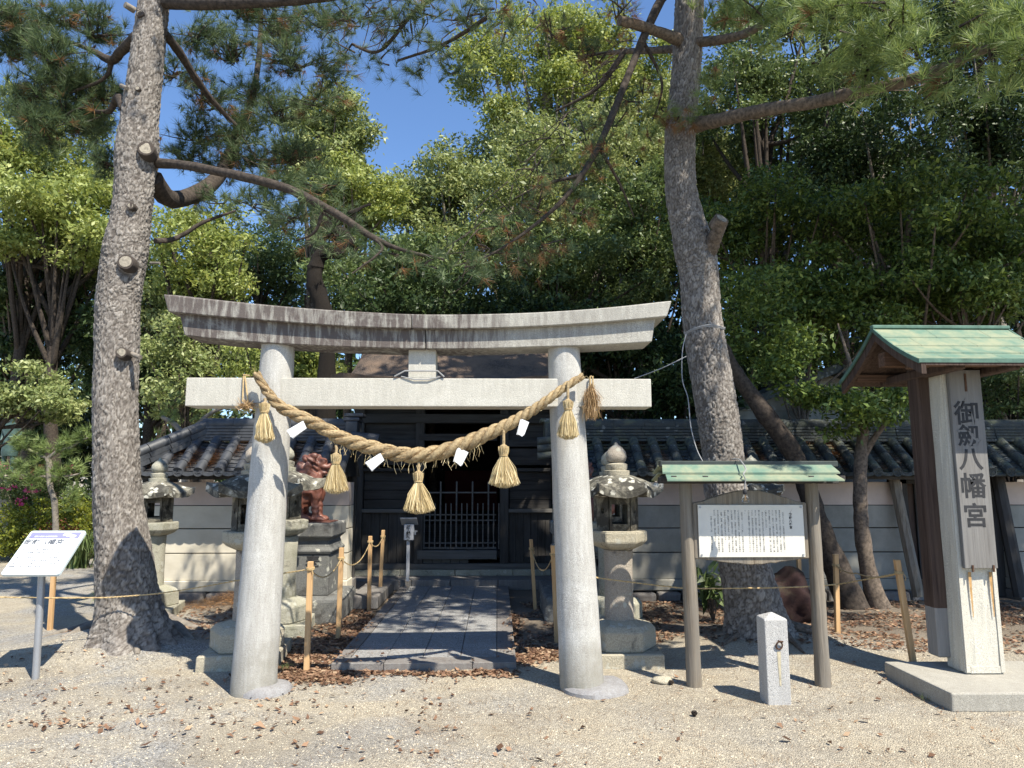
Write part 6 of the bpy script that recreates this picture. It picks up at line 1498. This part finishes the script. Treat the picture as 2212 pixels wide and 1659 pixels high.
limb(m, top_r, 16, 20)
LB([(1490, 272, YRt, .085), (1540, 262, 6.6, .070), (1650, 238, 6.1, .060), (1750, 222, 5.7, .055), (1850, 200, 5.3, .052), (1960, 175, 5.0, .046), (2050, 142, 4.7, .038), (2120, 110, 4.5, .03), (2260, 60, 4.3, .02)], steps=40)
LB([(1480, 92, YRt, .07), (1430, 72, 6.6, .055), (1380, 55, 6.4, .05), (1338, 44, 6.3, .048)])
LB([(1475, 105, YRt, .05), (1420, 108, 7.2, .04), (1340, 112, 7.5, .03), (1260, 120, 7.7, .015)])
LB([(1480, 95, YRt, .06), (1560, 85, 6.6, .05), (1620, 68, 6.3, .04), (1700, 20, 5.9, .03)])
for _ in range(10):                                             # dangling dead twigs under the long limb
    x = random.uniform(1600, 2200); yq = 262 - (x - 1490) * .22; Yq = 6.6 - (x - 1540) * .0036
    LB([(x, yq, Yq, .009), (x + random.uniform(-20, 30), yq + 25, Yq, .006), (x + random.uniform(-40, 60), yq + random.uniform(20, 70), Yq - .05, .003)], n=5, steps=8)
m.build('limb', M['bark_tan'], rp_, smooth=True, rough=.006, rs=9)
m = MB()
LB([(1480, -40, YRt, .06), (1435, -10, 6.8, .05), (1395, 70, 6.5, .042), (1362, 150, 6.3, .036), (1318, 260, 6.1, .033), (1280, 340, 5.95, .027), (1222, 425, 5.85, .022), (1150, 490, 5.75, .015), (1060, 550, 5.7, .009), (980, 575, 5.6, .005)], steps=40)
LB([(1350, 110, 6.4, .03), (1290, 190, 6.5, .02), (1200, 240, 6.6, .01)]); LB([(1290, 310, 6.0, .02), (1340, 400, 6.2, .012), (1370, 470, 6.4, .006)])
LB([(1390, 90, 6.5, .02), (1430, 180, 6.6, .014), (1410, 260, 6.7, .006)]); LB([(1250, 380, 5.9, .018), (1170, 400, 6.0, .010), (1110, 430, 6, .006)])
for k in range(46):                                             # fine dark twigs along the drooping limb
    u = random.random(); x = 1400 - 400 * u + random.uniform(-25, 25); y = 60 + 500 * u ** 1.1 + random.uniform(-20, 20); Yq = 6.4 - .7 * u
    LB([(x, y, Yq, .007), (x + random.uniform(-50, 20), y + random.uniform(-10, 50), Yq, .005), (x + random.uniform(-100, 10), y + random.uniform(0, 90), Yq, .002)], n=4, steps=6)
for k in range(40):
    x = random.uniform(760, 1180); y = random.uniform(-20, 70); Yq = 6.1
    LB([(x, y, Yq, .008), (x + random.uniform(-40, 10), y + random.uniform(0, 40), Yq, .005), (x + random.uniform(-80, 0), y + random.uniform(10, 90), Yq, .002)], n=4, steps=6)
kind(m.build('drooping_limb', M['bark_dark'], rp_, smooth=True, auto=False), 'stuff')
m = MB()
for (bx_, by_, r) in ((1780, 1400, .05), (1740, 1425, .04), (1560, 1410, .04), (1820, 1385, .03)):
    a = gnd(1660, 1385); b = gnd(bx_, by_); a.z = gz(a.x, a.y) + .04; b.z = gz(b.x, b.y); c = a.lerp(b, .5); c.z = gz(c.x, c.y) + .02; limb(m, [(*a, r * 2), (*c, r), (*b, r * .3)], 10, 12)
m.build('roots', M['bark_tan'], rp_, smooth=True, rough=.01, rs=9)
B = PB([(1640, 30, 5.6, 70, 40), (1720, 60, 5.2, 60, 35), (1790, 40, 4.9, 70, 50), (1860, 90, 4.8, 70, 45), (1940, 40, 4.6, 80, 50), (2000, 110, 4.5, 70, 40), (2080, 50, 4.4, 80, 50), (2130, 130, 4.3, 60, 45), (2190, 70, 4.2, 70, 60), (1750, 130, 5.0, 50, 28), (2180, 180, 4.3, 50, 30), (1560, 50, 6.0, 40, 30), (1900, 10, 4.6, 80, 40), (2050, -20, 4.4, 100, 40), (1880, 150, 4.8, 45, 25), (2140, -20, 4.3, 80, 50), (2200, 130, 4.2, 50, 40), (2060, 170, 4.5, 50, 25), (1960, 130, 4.7, 50, 30), (1820, 0, 4.8, 70, 40), (1690, 0, 5.2, 60, 35)])
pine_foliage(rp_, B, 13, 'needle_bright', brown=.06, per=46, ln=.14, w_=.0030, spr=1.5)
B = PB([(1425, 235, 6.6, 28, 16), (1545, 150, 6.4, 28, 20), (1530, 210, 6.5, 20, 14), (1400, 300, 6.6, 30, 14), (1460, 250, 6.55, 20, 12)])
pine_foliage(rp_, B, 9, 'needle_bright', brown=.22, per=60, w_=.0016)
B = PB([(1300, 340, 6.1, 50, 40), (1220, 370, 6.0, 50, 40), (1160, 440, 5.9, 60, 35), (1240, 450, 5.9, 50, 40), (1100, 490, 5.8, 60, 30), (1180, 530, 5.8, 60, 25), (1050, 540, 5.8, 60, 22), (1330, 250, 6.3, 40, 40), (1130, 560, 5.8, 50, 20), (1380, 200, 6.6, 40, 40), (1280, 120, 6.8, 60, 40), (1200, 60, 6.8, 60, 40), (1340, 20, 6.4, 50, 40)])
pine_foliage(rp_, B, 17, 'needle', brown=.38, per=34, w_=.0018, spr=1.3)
# crown of the right pine above the picture: it shades hall, path and wall
B = []
while len(B) < 290:
    z = RNG.uniform(6.3, 10.5); x = RNG.uniform(.4, 11.0); y = RNG.uniform(3.6, 9.0)
    if y < 7.35 - .55 * z or z < 1.9 + y * .78 or (x > 2.5 and y < 5.0 - .55 * (z - 5)) or (x - .434 * (z - 1.4) < -.8 and y + .55 * (z - 1.4) < 9.4): continue
    B.append((x, y, z, RNG.uniform(.5, .85), RNG.uniform(.45, .8), .30))
pine_foliage(rp_, B, 4.0, brown=.05, per=20, w_=.010, twig=True)
m = MB(); T0 = Vector(top_r[1][:3])
for b in B[::7]:
    e = Vector(b[:3]); limb(m, [(T0.x, T0.y, max(7.4, min(e.z - .8, 9.0)), .06), (*(T0.lerp(e, .5)).to_2d(), max(e.z - .5, 6.6), .045), (*e, .015)], 6, 8)
m.build('limb', M['bark_tan'], rp_, smooth=True)
# tall evergreen just outside the right edge, whose crown shades the wood behind the wall
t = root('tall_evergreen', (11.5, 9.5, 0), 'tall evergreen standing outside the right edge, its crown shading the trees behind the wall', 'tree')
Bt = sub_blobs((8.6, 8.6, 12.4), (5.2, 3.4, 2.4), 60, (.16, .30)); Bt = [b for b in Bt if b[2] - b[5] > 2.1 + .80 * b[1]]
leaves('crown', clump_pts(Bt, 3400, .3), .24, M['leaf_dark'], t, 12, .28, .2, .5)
m = MB(); limb(m, [(11.5, 9.5, -.2, .35), (11.4, 9.4, 5, .28), (10.4, 9.0, 10, .2), (9.2, 8.7, 13.5, .05)], 14, 24)
for b in Bt[::4]: limb(m, [(10.8, 9.2, 8.6, .10), (b[0] * .6 + 4.2, b[1], b[2] - .9, .06), (b[0], b[1], b[2], .015)], 6, 8)
m.build('trunk', M['bark_dark'], t, smooth=True)

# crooked dark pine behind the torii
t = root('crooked_pine', (*at(700, 700, 11.9)[:2], 0), 'dark crooked pine trunk rising behind the left half of the torii top beam', 'pine tree')
m = MB(); LB([(690, 1200, 12.0, .18), (706, 760, 12.0, .155), (697, 670, 12, .15), (681, 610, 12, .14), (682, 572, 12, .13), (700, 548, 12, .13), (732, 540, 12, .14), (752, 524, 12, .125), (735, 508, 12, .135), (712, 498, 12, .14), (700, 460, 12, .11), (660, 430, 12, .07), (620, 400, 12, .04)], n=14, steps=60)
LB([(710, 495, 12, .08), (740, 470, 12, .05), (800, 440, 12, .02)])
m.build('trunk', M['bark_black'], t, smooth=True, rough=.05, rs=6)
pine_foliage(t, PB([(690, 470, 11.8, 45, 18), (640, 430, 12, 50, 25), (750, 450, 12, 50, 25), (600, 470, 12.2, 40, 20), (700, 410, 12, 40, 20), (740, 545, 11.6, 25, 10)]), 2.5, brown=.1, per=24, w_=.004)
# low pine foliage left of the tiled wall
t = root('low_pine', (*at(430, 1000, 11.2)[:2], 0), 'low pale-limbed pine behind the left end of the tiled wall', 'pine tree')
m = MB(); LB([(400, 1150, 11.2, .07), (395, 950, 11.2, .05), (350, 900, 11.2, .03)]); LB([(395, 950, 11.2, .05), (460, 890, 11.1, .03), (540, 870, 11, .015)]); m.build('trunk', M['bark_grey'], t, smooth=True)
pine_foliage(t, PB([(340, 900, 11.2, 50, 25), (420, 900, 11.2, 50, 25), (480, 880, 11, 50, 20), (380, 860, 11.4, 50, 20), (330, 960, 11, 30, 18), (560, 890, 11.2, 40, 14)]), 3, 'needle_bright', brown=.1, per=24, w_=.004)

# ------------------------------------------------------------------ left garden
GY = 14.5
t = root('azalea_bush', (*at(110, 1200, GY)[:2], 0), 'wide rounded azalea bush with yellow-green leaves behind the information board', 'bush')
B = [(*at(x, y, GY + dy), a * GY / F, .8, b * GY / F) for x, y, a, b, dy in ((60, 1140, 75, 50, 0), (150, 1130, 75, 50, .1), (110, 1160, 90, 45, -.2), (185, 1150, 40, 55, 0), (20, 1170, 50, 40, 0))]
leaves('foliage', clump_pts(B, 1000, .75), .07, M['leaf_hedge'], t, 12, .07, 0, .5); m = MB()
for b in B: m.tube([(t.location.x, t.location.y, 0), (b[0] + .05, b[1], b[2])], [.03, .01], 6)
m.build('stem', M['bark_dark'], t)
c = at(125, 1160, GY - .8); t2 = leaves('twiggy_bush', clump_pts([(c.x, GY - .85, c.z, .35, .2, .28)], 80, .3), .06, M['leaf_red'], None, 9, .07, 0); tag(t2, 'small reddish twiggy shrub in the middle of the azalea bush', 'bush')
t = root('flowering_shrub', (*at(60, 1150, 15.6)[:2], 0), 'loose shrub with pink flowers beside the statue pedestal', 'shrub')
B = [(*at(x, y, 15.6), a * 15.6 / F, .5, b * 15.6 / F) for x, y, a, b in ((40, 1080, 45, 45), (20, 1040, 30, 40), (90, 1060, 30, 35), (120, 1040, 25, 25))]
leaves('foliage', clump_pts(B, 420, .3), .08, M['leaf_mid'], t, 10, .09, 0); m = MB()
for b in B: m.tube([(t.location.x, 15.6, 0), (b[0], b[1], b[2])], [.02, .008], 5)
m.build('stem', M['bark_tan'], t)
P = np.array([tuple(at(x, y, 15.1)) for x, y in ((40, 1083), (50, 1078), (45, 1090), (58, 1035), (70, 1030), (62, 1045), (8, 1005), (3, 1015), (145, 1010), (150, 1012), (60, 1060), (75, 1062), (25, 1055))])
kind(leaves('flowers', P, .06, M['petal'], t, 14, .06, 0, .8), 'stuff')
# cloud-pruned young pine
t = root('young_pine', (*at(118, 1140, 13.5)[:2], 0), 'young trained pine with flat pads of bright needles in front of the bronze statue', 'pine tree')
Yn = 13.4; m = MB(); LB([(120, 1150, Yn, .06), (118, 1085, Yn, .05), (108, 1050, Yn, .055), (106, 1000, Yn, .05), (104, 990, Yn, .04), (125, 975, Yn, .035), (150, 968, Yn, .03), (170, 955, Yn, .02), (190, 945, Yn, .012)]); LB([(106, 992, Yn, .03), (70, 975, Yn, .02), (45, 960, Yn, .012)]); LB([(106, 1030, Yn, .03), (70, 1030, Yn, .02), (35, 1025, Yn, .012)]); LB([(108, 1030, Yn, .03), (150, 1028, Yn, .02), (175, 1022, Yn, .012)])
m.build('trunk', M['bark_grey'], t, smooth=True, rough=.01, rs=6)
pine_foliage(t, PB([(50, 965, Yn, 32, 14), (80, 955, Yn, 30, 12), (120, 970, Yn, 30, 12), (150, 958, Yn, 30, 12), (185, 940, Yn, 24, 12), (40, 1015, Yn, 30, 14), (75, 1005, Yn, 30, 14), (130, 1015, Yn, 28, 12), (165, 1012, Yn, 28, 12), (95, 1030, Yn, 28, 10), (70, 1040, Yn, 30, 12), (145, 1078, Yn, 22, 10)]), 13, 'needle_bright', brown=.03, per=34, w_=.0048, ln=.16)
# dark hedge bank behind, slope
t = root('hedge', (*at(150, 1060, 17.5)[:2], 0), 'low clipped dark green hedge bank behind the young pine', 'hedge')
B = [(*at(x, y, 17.8), a * 17.8 / F, .8, b * 17.8 / F) for x, y, a, b in ((150, 1075, 80, 35), (60, 1090, 60, 35), (220, 1080, 60, 30))]
leaves('foliage', clump_pts(B, 700, .75), .08, M['leaf_mid'], t, 10, .08, 0)
# grass tufts (countable plants)
def tuft_plant(px, py, n, h, lab, mat='leaf_mid', r=.12):
    p = gnd(px, py); t = root('grass_tuft', (p.x, p.y, gz(p.x, p.y) if p.y < 15 else 0), lab, 'plant'); V = []; Fc = []; R = []
    for k in range(n):
        a = RNG.uniform(0, 2 * PI); b0 = np.array((RNG.normal(0, r * .25), RNG.normal(0, r * .25), -.01)); d = np.array((math.cos(a), math.sin(a), 0)) * r * RNG.uniform(.4, 1.4); hh = h * RNG.uniform(.6, 1.1); s = np.array((-math.sin(a), math.cos(a), 0)) * h * .018
        q = [b0, b0 + d * .45 + np.array((0, 0, hh * .8)), b0 + d + np.array((0, 0, hh * .85)), b0 + d * 1.6 + np.array((0, 0, hh * .5))]; i = len(V)
        for j, p_ in enumerate(q): V += [p_ - s * (1 - j * .28), p_ + s * (1 - j * .28)]
        for j in range(3): Fc.append((i + 2 * j, i + 2 * j + 1, i + 2 * j + 3, i + 2 * j + 2)); R.append(RNG.random())
    me = mesh_np('blades', V, Fc); set_rnd(me, R); link('blades', me, M[mat], t)
tuft_plant(165, 1225, 160, .75, 'dense tuft of long grass-like leaves beside the information board, near the kerb stones', r=.35)
tuft_plant(213, 1310, 50, .22, 'small grass tuft at the left foot of the left pine', 'leaf_light')
tuft_plant(612, 1448, 26, .08, 'tiny grass tuft behind the left torii pillar', 'leaf_light', .05)
tuft_plant(1998, 1508, 14, .06, 'tiny weed at the corner of the name post plinth', 'leaf_mid', .05)
tuft_plant(268, 1395, 20, .07, 'tiny grass tuft among the roots of the left pine', 'leaf_light', .05)
# kerb stones
for i in range(9):
    p = at(120 + i * 22, 1188, 15.6 + .0 * i); o = MB().box((p.x, 15.6 + .12 * math.sin(i), .13), (.215, .16, .30)).build('kerb_stone', M['kerb'], None, bevel=.02, seg=2, rough=.004)
    tag(o, 'small upright grey kerb stone edging the planting bed behind the information board', 'kerb stone', 'kerb stones edging the planting bed')
# bronze figure on a pedestal
SYY = 15.9; sc_ = at(14, 1025, SYY)
t = root('statue_pedestal', (sc_.x, SYY, 0), 'pale stone block pedestal under the bronze statue at the left edge', 'pedestal')
zt_ = at(14, 1027, SYY).z
MB().box((sc_.x, SYY, zt_ / 2), (.80, .80, zt_)).build('block', M['lantern'], t, bevel=.02); MB().box((sc_.x, SYY, zt_ - .04), (.90, .90, .10)).build('cap', M['lantern'], t, bevel=.02)
def figure(X_, Y_, Z_, h):
    me = bpy.data.meshes.new('f'); s = h / 1.75
    J = {'pel': (0, 0, .95), 'wai': (0, 0, 1.08), 'che': (0, -.01, 1.32), 'nck': (0, 0, 1.50), 'hd0': (0, -.01, 1.60), 'hd1': (0, -.01, 1.70),
         'shl': (.19, 0, 1.43), 'ell': (.27, .02, 1.15), 'wrl': (.10, -.18, 1.08), 'hal': (.03, -.20, 1.08), 'shr': (-.19, 0, 1.43), 'elr': (-.26, .04, 1.16), 'wrr': (-.22, -.10, .95), 'har': (-.20, -.14, .88),
         'hil': (.10, 0, .90), 'knl': (.11, -.02, .50), 'anl': (.11, .02, .10), 'tol': (.13, -.14, .04), 'hir': (-.10, 0, .90), 'knr': (-.11, -.04, .50), 'anr': (-.12, .02, .10), 'tor': (-.14, -.14, .04)}
    Rr = dict(pel=.17, wai=.16, che=.19, nck=.065, hd0=.095, hd1=.10, shl=.085, ell=.06, wrl=.045, hal=.045, shr=.085, elr=.06, wrr=.045, har=.045, hil=.12, knl=.085, anl=.06, tol=.045, hir=.12, knr=.085, anr=.06, tor=.045)
    k = list(J); E = [('pel', 'wai'), ('wai', 'che'), ('che', 'nck'), ('nck', 'hd0'), ('hd0', 'hd1'), ('che', 'shl'), ('shl', 'ell'), ('ell', 'wrl'), ('wrl', 'hal'), ('che', 'shr'), ('shr', 'elr'), ('elr', 'wrr'), ('wrr', 'har'), ('pel', 'hil'), ('hil', 'knl'), ('knl', 'anl'), ('anl', 'tol'), ('pel', 'hir'), ('hir', 'knr'), ('knr', 'anr'), ('anr', 'tor')]
    me.from_pydata([Vector(J[q]) * s for q in k], [(k.index(a), k.index(b)) for a, b in E], []); o = bpy.data.objects.new('f', me); COL.objects.link(o)
    o.modifiers.new('s', 'SKIN'); o.modifiers.new('u', 'SUBSURF').levels = 2
    for i, q in enumerate(k): me.skin_vertices[0].data[i].radius = (Rr[q] * s * .8, Rr[q] * s * .8)
    me.skin_vertices[0].data[0].use_root = True
    bpy.context.view_layer.update(); m2 = bpy.data.meshes.new_from_object(o.evaluated_get(bpy.context.evaluated_depsgraph_get())); bpy.data.objects.remove(o)
    m2.polygons.foreach_set('use_smooth', [True] * len(m2.polygons))
    t = root('bronze_statue', (X_, Y_, Z_), 'green-patinated bronze statue of a standing person in a coat, at the left edge behind shrubs', 'statue')
    link('figure', m2, M['bronze'], t)
    m = MB(); m.lathe((X_, Y_, Z_), [(.21 * s, .55 * s), (.235 * s, .70 * s), (.20 * s, .95 * s), (.18 * s, 1.10 * s), (.225 * s, 1.30 * s), (.20 * s, 1.43 * s), (.09 * s, 1.50 * s)], 24, sy=.72).build('coat', M['bronze'], t, smooth=True, rough=.012, rs=9)
figure(sc_.x + .02, SYY, zt_, 1.36)

# ------------------------------------------------------------------ fallen leaves, needles, pebbles
def scatter_leaves(name, P, size, mat, lab=None, cat=None, curl=.3, lift=.006):
    P = np.asarray(P); N = len(P); a = RNG.uniform(0, 2 * PI, N); tl = RNG.normal(0, .22, (N, 2))
    d = np.stack([np.cos(a), np.sin(a), tl[:, 0]], 1); s = np.stack([-np.sin(a), np.cos(a), tl[:, 1]], 1); L_ = size * RNG.uniform(.5, 1.25, N)[:, None]
    n_ = np.array((0, 0, 1.0)); c = P + np.array((0, 0, lift))
    v0 = c - d * L_ * .5; v2 = c + d * L_ * .5 + n_ * L_ * curl * RNG.random(N)[:, None]; v1 = c + s * L_ * .28 + n_ * L_ * curl * RNG.random(N)[:, None] * .8; v3 = c - s * L_ * .28 + n_ * L_ * curl * RNG.random(N)[:, None] * .8
    v0 += n_ * L_ * .1
    V = np.stack([v0, v1, v2, v3], 1).reshape(-1, 3); me = mesh_np(name, V, np.arange(N * 4).reshape(N, 4)); set_rnd(me, RNG.random(N)); o = link(name, me, M[mat])
    if lab: tag(o, lab, cat, kind='stuff')
    return o
def ground_pts(n, poly_px=None, rect=None, clump=0.0):
    out = []; tries = 0
    while len(out) < n and tries < n * 20:
        tries += 1
        if rect: x, y = RNG.uniform(rect[0], rect[1]), RNG.uniform(rect[2], rect[3])
        else:
            (ax, ay), (bx_, by_), r = poly_px[int(RNG.integers(len(poly_px)))]
            a = gnd(ax, ay); b = gnd(bx_, by_); u = RNG.random(); x = a.x + (b.x - a.x) * u + RNG.normal(0, r); y = a.y + (b.y - a.y) * u + RNG.normal(0, r)
        if clump and noise.noise(Vector((x * 1.7, y * 1.7, 3))) + .25 * noise.noise(Vector((x * 6, y * 6, 3))) < clump - .0 - .4 * RNG.random(): continue
        onp = px0 < x < px1 and py0 < y < py1
        out.append((x, y, .062 if onp else gz(x, y)))
    return out
P = ground_pts(8000, poly_px=[((600, 1448), (740, 1450), .12), ((740, 1452), (1110, 1458), .045), ((600, 1460), (760, 1470), .09), ((740, 1430), (800, 1330), .06), ((700, 1400), (770, 1340), .10), ((1120, 1440), (1110, 1330), .06), ((1140, 1430), (1200, 1400), .10), ((620, 1420), (700, 1400), .16), ((600, 1440), (700, 1420), .14), ((690, 1390), (780, 1300), .14), ((1120, 1400), (1190, 1420), .09)])
P = [p for p in P if not (px0 < p[0] < px1 and py0 < p[1] < py1) or RNG.random() < .12]
scatter_leaves('leaf_litter', P, .05, 'litter', 'dry brown leaves drifted along the edges of the paved path', 'leaf litter')
P = ground_pts(9000, rect=(.3, 6.5, 6.5, 9.25), clump=.02) + ground_pts(1500, rect=(-4.2, -1.4, 7.0, 9.2), clump=.08) + ground_pts(500, rect=(4.5, 8, 7, 9.3))
scatter_leaves('leaf_litter', P, .052, 'litter', 'brown leaf litter spread over the shaded ground in front of the right wall', 'leaf litter')
P = ground_pts(330, rect=(-5, 5, 3.9, 6.4), clump=.05) + ground_pts(260, rect=(-4.5, -.3, 4.2, 5.9), clump=.1) + ground_pts(110, poly_px=[((30, 1430), (190, 1425), .12), ((20, 1560), (230, 1570), .08), ((560, 1500), (640, 1520), .12)])
scatter_leaves('leaf_litter', P, .045, 'litter', 'scattered small brown leaves on the sunlit gravel', 'leaf litter', curl=.45)
for i, (px, py) in enumerate(((315, 1612), (305, 1562), (750, 1585), (275, 1530), (560, 1575), (755, 1598), (1080, 1620), (1180, 1595), (1260, 1574), (140, 1560), (95, 1575), (1465, 1600), (985, 1575), (640, 1560), (1150, 1640), (1870, 1560), (460, 1600), (1700, 1600))):
    p = gnd(px, py); o = scatter_leaves('fallen_leaf', [(p.x, p.y, gz(p.x, p.y))], .07, 'litter', curl=.5)
    tag(o, 'single curled red-brown leaf lying on the sunlit foreground gravel', 'fallen leaf', 'single fallen leaves on the foreground gravel')
def needles_ground(name, P, lab, w_=.0012, ln=.12, hz=.01, mat='needle_brown'):
    P = np.asarray(P); N = len(P); a = RNG.uniform(0, PI, N); d = np.stack([np.cos(a), np.sin(a), RNG.normal(0, .08, N)], 1); s = np.stack([-np.sin(a), np.cos(a), np.zeros(N)], 1)
    L_ = ln * RNG.uniform(.5, 1.2, N)[:, None]; c = P + np.array((0, 0, .006)) + RNG.random((N, 3)) * np.array((0, 0, hz))
    V = np.stack([c - s * w_, c + s * w_, c + d * L_], 1).reshape(-1, 3); me = mesh_np(name, V, np.arange(N * 3).reshape(N, 3)); set_rnd(me, RNG.random(N)); tag(link(name, me, M[mat]), lab, 'pine needles', kind='stuff')
needles_ground('fallen_needles', ground_pts(3200, rect=(-.6, 5, 3.9, 6.5), clump=-.1) + ground_pts(900, rect=(-5, -.6, 3.9, 6.6), clump=.1) + ground_pts(1200, rect=(-1.3, .15, 6.2, 10.2)), 'thin brown pine needles strewn over gravel and path')
PM = []
for _ in range(5000):
    x, y = -3.15 + RNG.normal(0, .42), 9.0 + RNG.normal(0, .22) * 1.0; PM.append((x, min(y, 9.3), max(0, .14 * math.exp(-(((x + 3.15) / .5) ** 2 + ((y - 9.05) / .35) ** 2))) * RNG.random() + gz(x, y)))
needles_ground('needle_heap', PM, 'raked heap of orange-brown pine needles against the left wall', .0022, .12, .02, 'needle_orange')
# needles caught between tile rows
PT = []
for x0, x1, nn, zz in ((xL, xL2, 26, 1), (xR0, xR1, 40, 1)):
    for i in range(nn):
        cxx = x0 + .126 + ((x1 - x0) * .0) + .252 * int(RNG.integers(0, int((x1 - x0) / .252))) + ((x1 - x0) - .252 * int((x1 - x0) / .252)) / 2; u = RNG.uniform(.05, .75); k = int(RNG.integers(120, 420))
        for _ in range(k):
            uu = np.clip(u + RNG.normal(0, .14), 0, .95); PT.append((cxx + RNG.normal(0, .035) - .04, EY + .03 + (RYW - EY) * uu, EZ + .005 + (RZ - EZ) * uu + RNG.uniform(0, .035)))
needles_ground('roof_needles', PT, 'dry orange pine needles caught between the roof tile rows', .0022, .10, .01, 'needle_orange')
# pebbles: real stones over the near ground
N = 42000; x = RNG.uniform(-4.6, 4.8, N); y = 3.75 + 3.0 * RNG.random(N) ** 1.3
base = np.array([(1, 0, 0), (0, 1, 0), (-1, 0, 0), (0, -1, 0), (0, 0, 1), (0, 0, -1)], float); fc = np.array([(0, 1, 4), (1, 2, 4), (2, 3, 4), (3, 0, 4)])
r = RNG.uniform(.0022, .0058, N) * (1 + .8 * (RNG.random(N) < .04)); a = RNG.uniform(0, 2 * PI, N)
ax = np.stack([r * np.cos(a), r * np.sin(a), np.zeros(N)], 1); ay = np.stack([-r * np.sin(a), r * np.cos(a), np.zeros(N)], 1) * RNG.uniform(.6, 1, N)[:, None]
az = np.stack([RNG.normal(0, .2, N) * r, RNG.normal(0, .2, N) * r, r * .75], 1)
zz = np.array([gz(float(p), float(q)) for p, q in zip(x, y)]); c = np.stack([x, y, zz - .0005], 1)
V = (c[:, None, :] + base[None, :5, 0:1] * ax[:, None, :] + base[None, :5, 1:2] * ay[:, None, :] + base[None, :5, 2:3] * az[:, None, :]).reshape(-1, 3)
Fc = (fc[None] + (np.arange(N) * 5)[:, None, None]).reshape(-1, 3); me = mesh_np('gravel', V, Fc); set_rnd(me, np.repeat(RNG.random(N), 4))
tag(link('gravel', me, M['pebble']), 'loose pale gravel on the foreground ground', 'gravel', kind='stuff')
# pine cones
for px, py, lab in ((1450, 1478, 'pine cone lying by the left post of the notice board'), (1332, 1480, 'pine cone close to the right torii pillar foot'), (1500, 1545, 'pine cone on the open gravel in front of the bollard')):
    p = gnd(px, py); m = MB(); 
    for k in range(5):
        for j in range(7): a = j * .9 + k * .45; rr = .016 * math.sin(PI * (k + .8) / 6); m.box((p.x + rr * math.cos(a), p.y + rr * math.sin(a), .008 + k * .006 + gz(p.x, p.y)), (.012, .008, .004), rz=a, ry=-.5)
    m.lathe((p.x, p.y, gz(p.x, p.y)), [(.006, 0), (.012, .01), (.010, .025), (.003, .036)], 8)
    tag(m.build('pine_cone', M['bark_dark']), lab, 'pine cone')
p = gnd(1432, 1473); bm = bmesh.new(); bmesh.ops.create_icosphere(bm, subdivisions=3, radius=1)
for v in bm.verts: v.co = Vector((v.co.x * .085, v.co.y * .06, v.co.z * .035)) * (1 + .2 * noise.noise(v.co * 1.5)) + p + Vector((0, 0, .01))
me = bpy.data.meshes.new('field_stone'); bm.to_mesh(me); bm.free(); me.polygons.foreach_set('use_smooth', [True] * len(me.polygons)); tag(link('field_stone', me, M['lantern']), 'rounded pale stone at the foot of the left notice board post', 'stone')
#print('TRIS', sum(sum(len(p.vertices) - 2 for p in o.data.polygons) if len(o.data.polygons) < 2000 else len(o.data.polygons) * (len(o.data.polygons[0].vertices) - 2) for o in S.objects if o.type == 'MESH'))
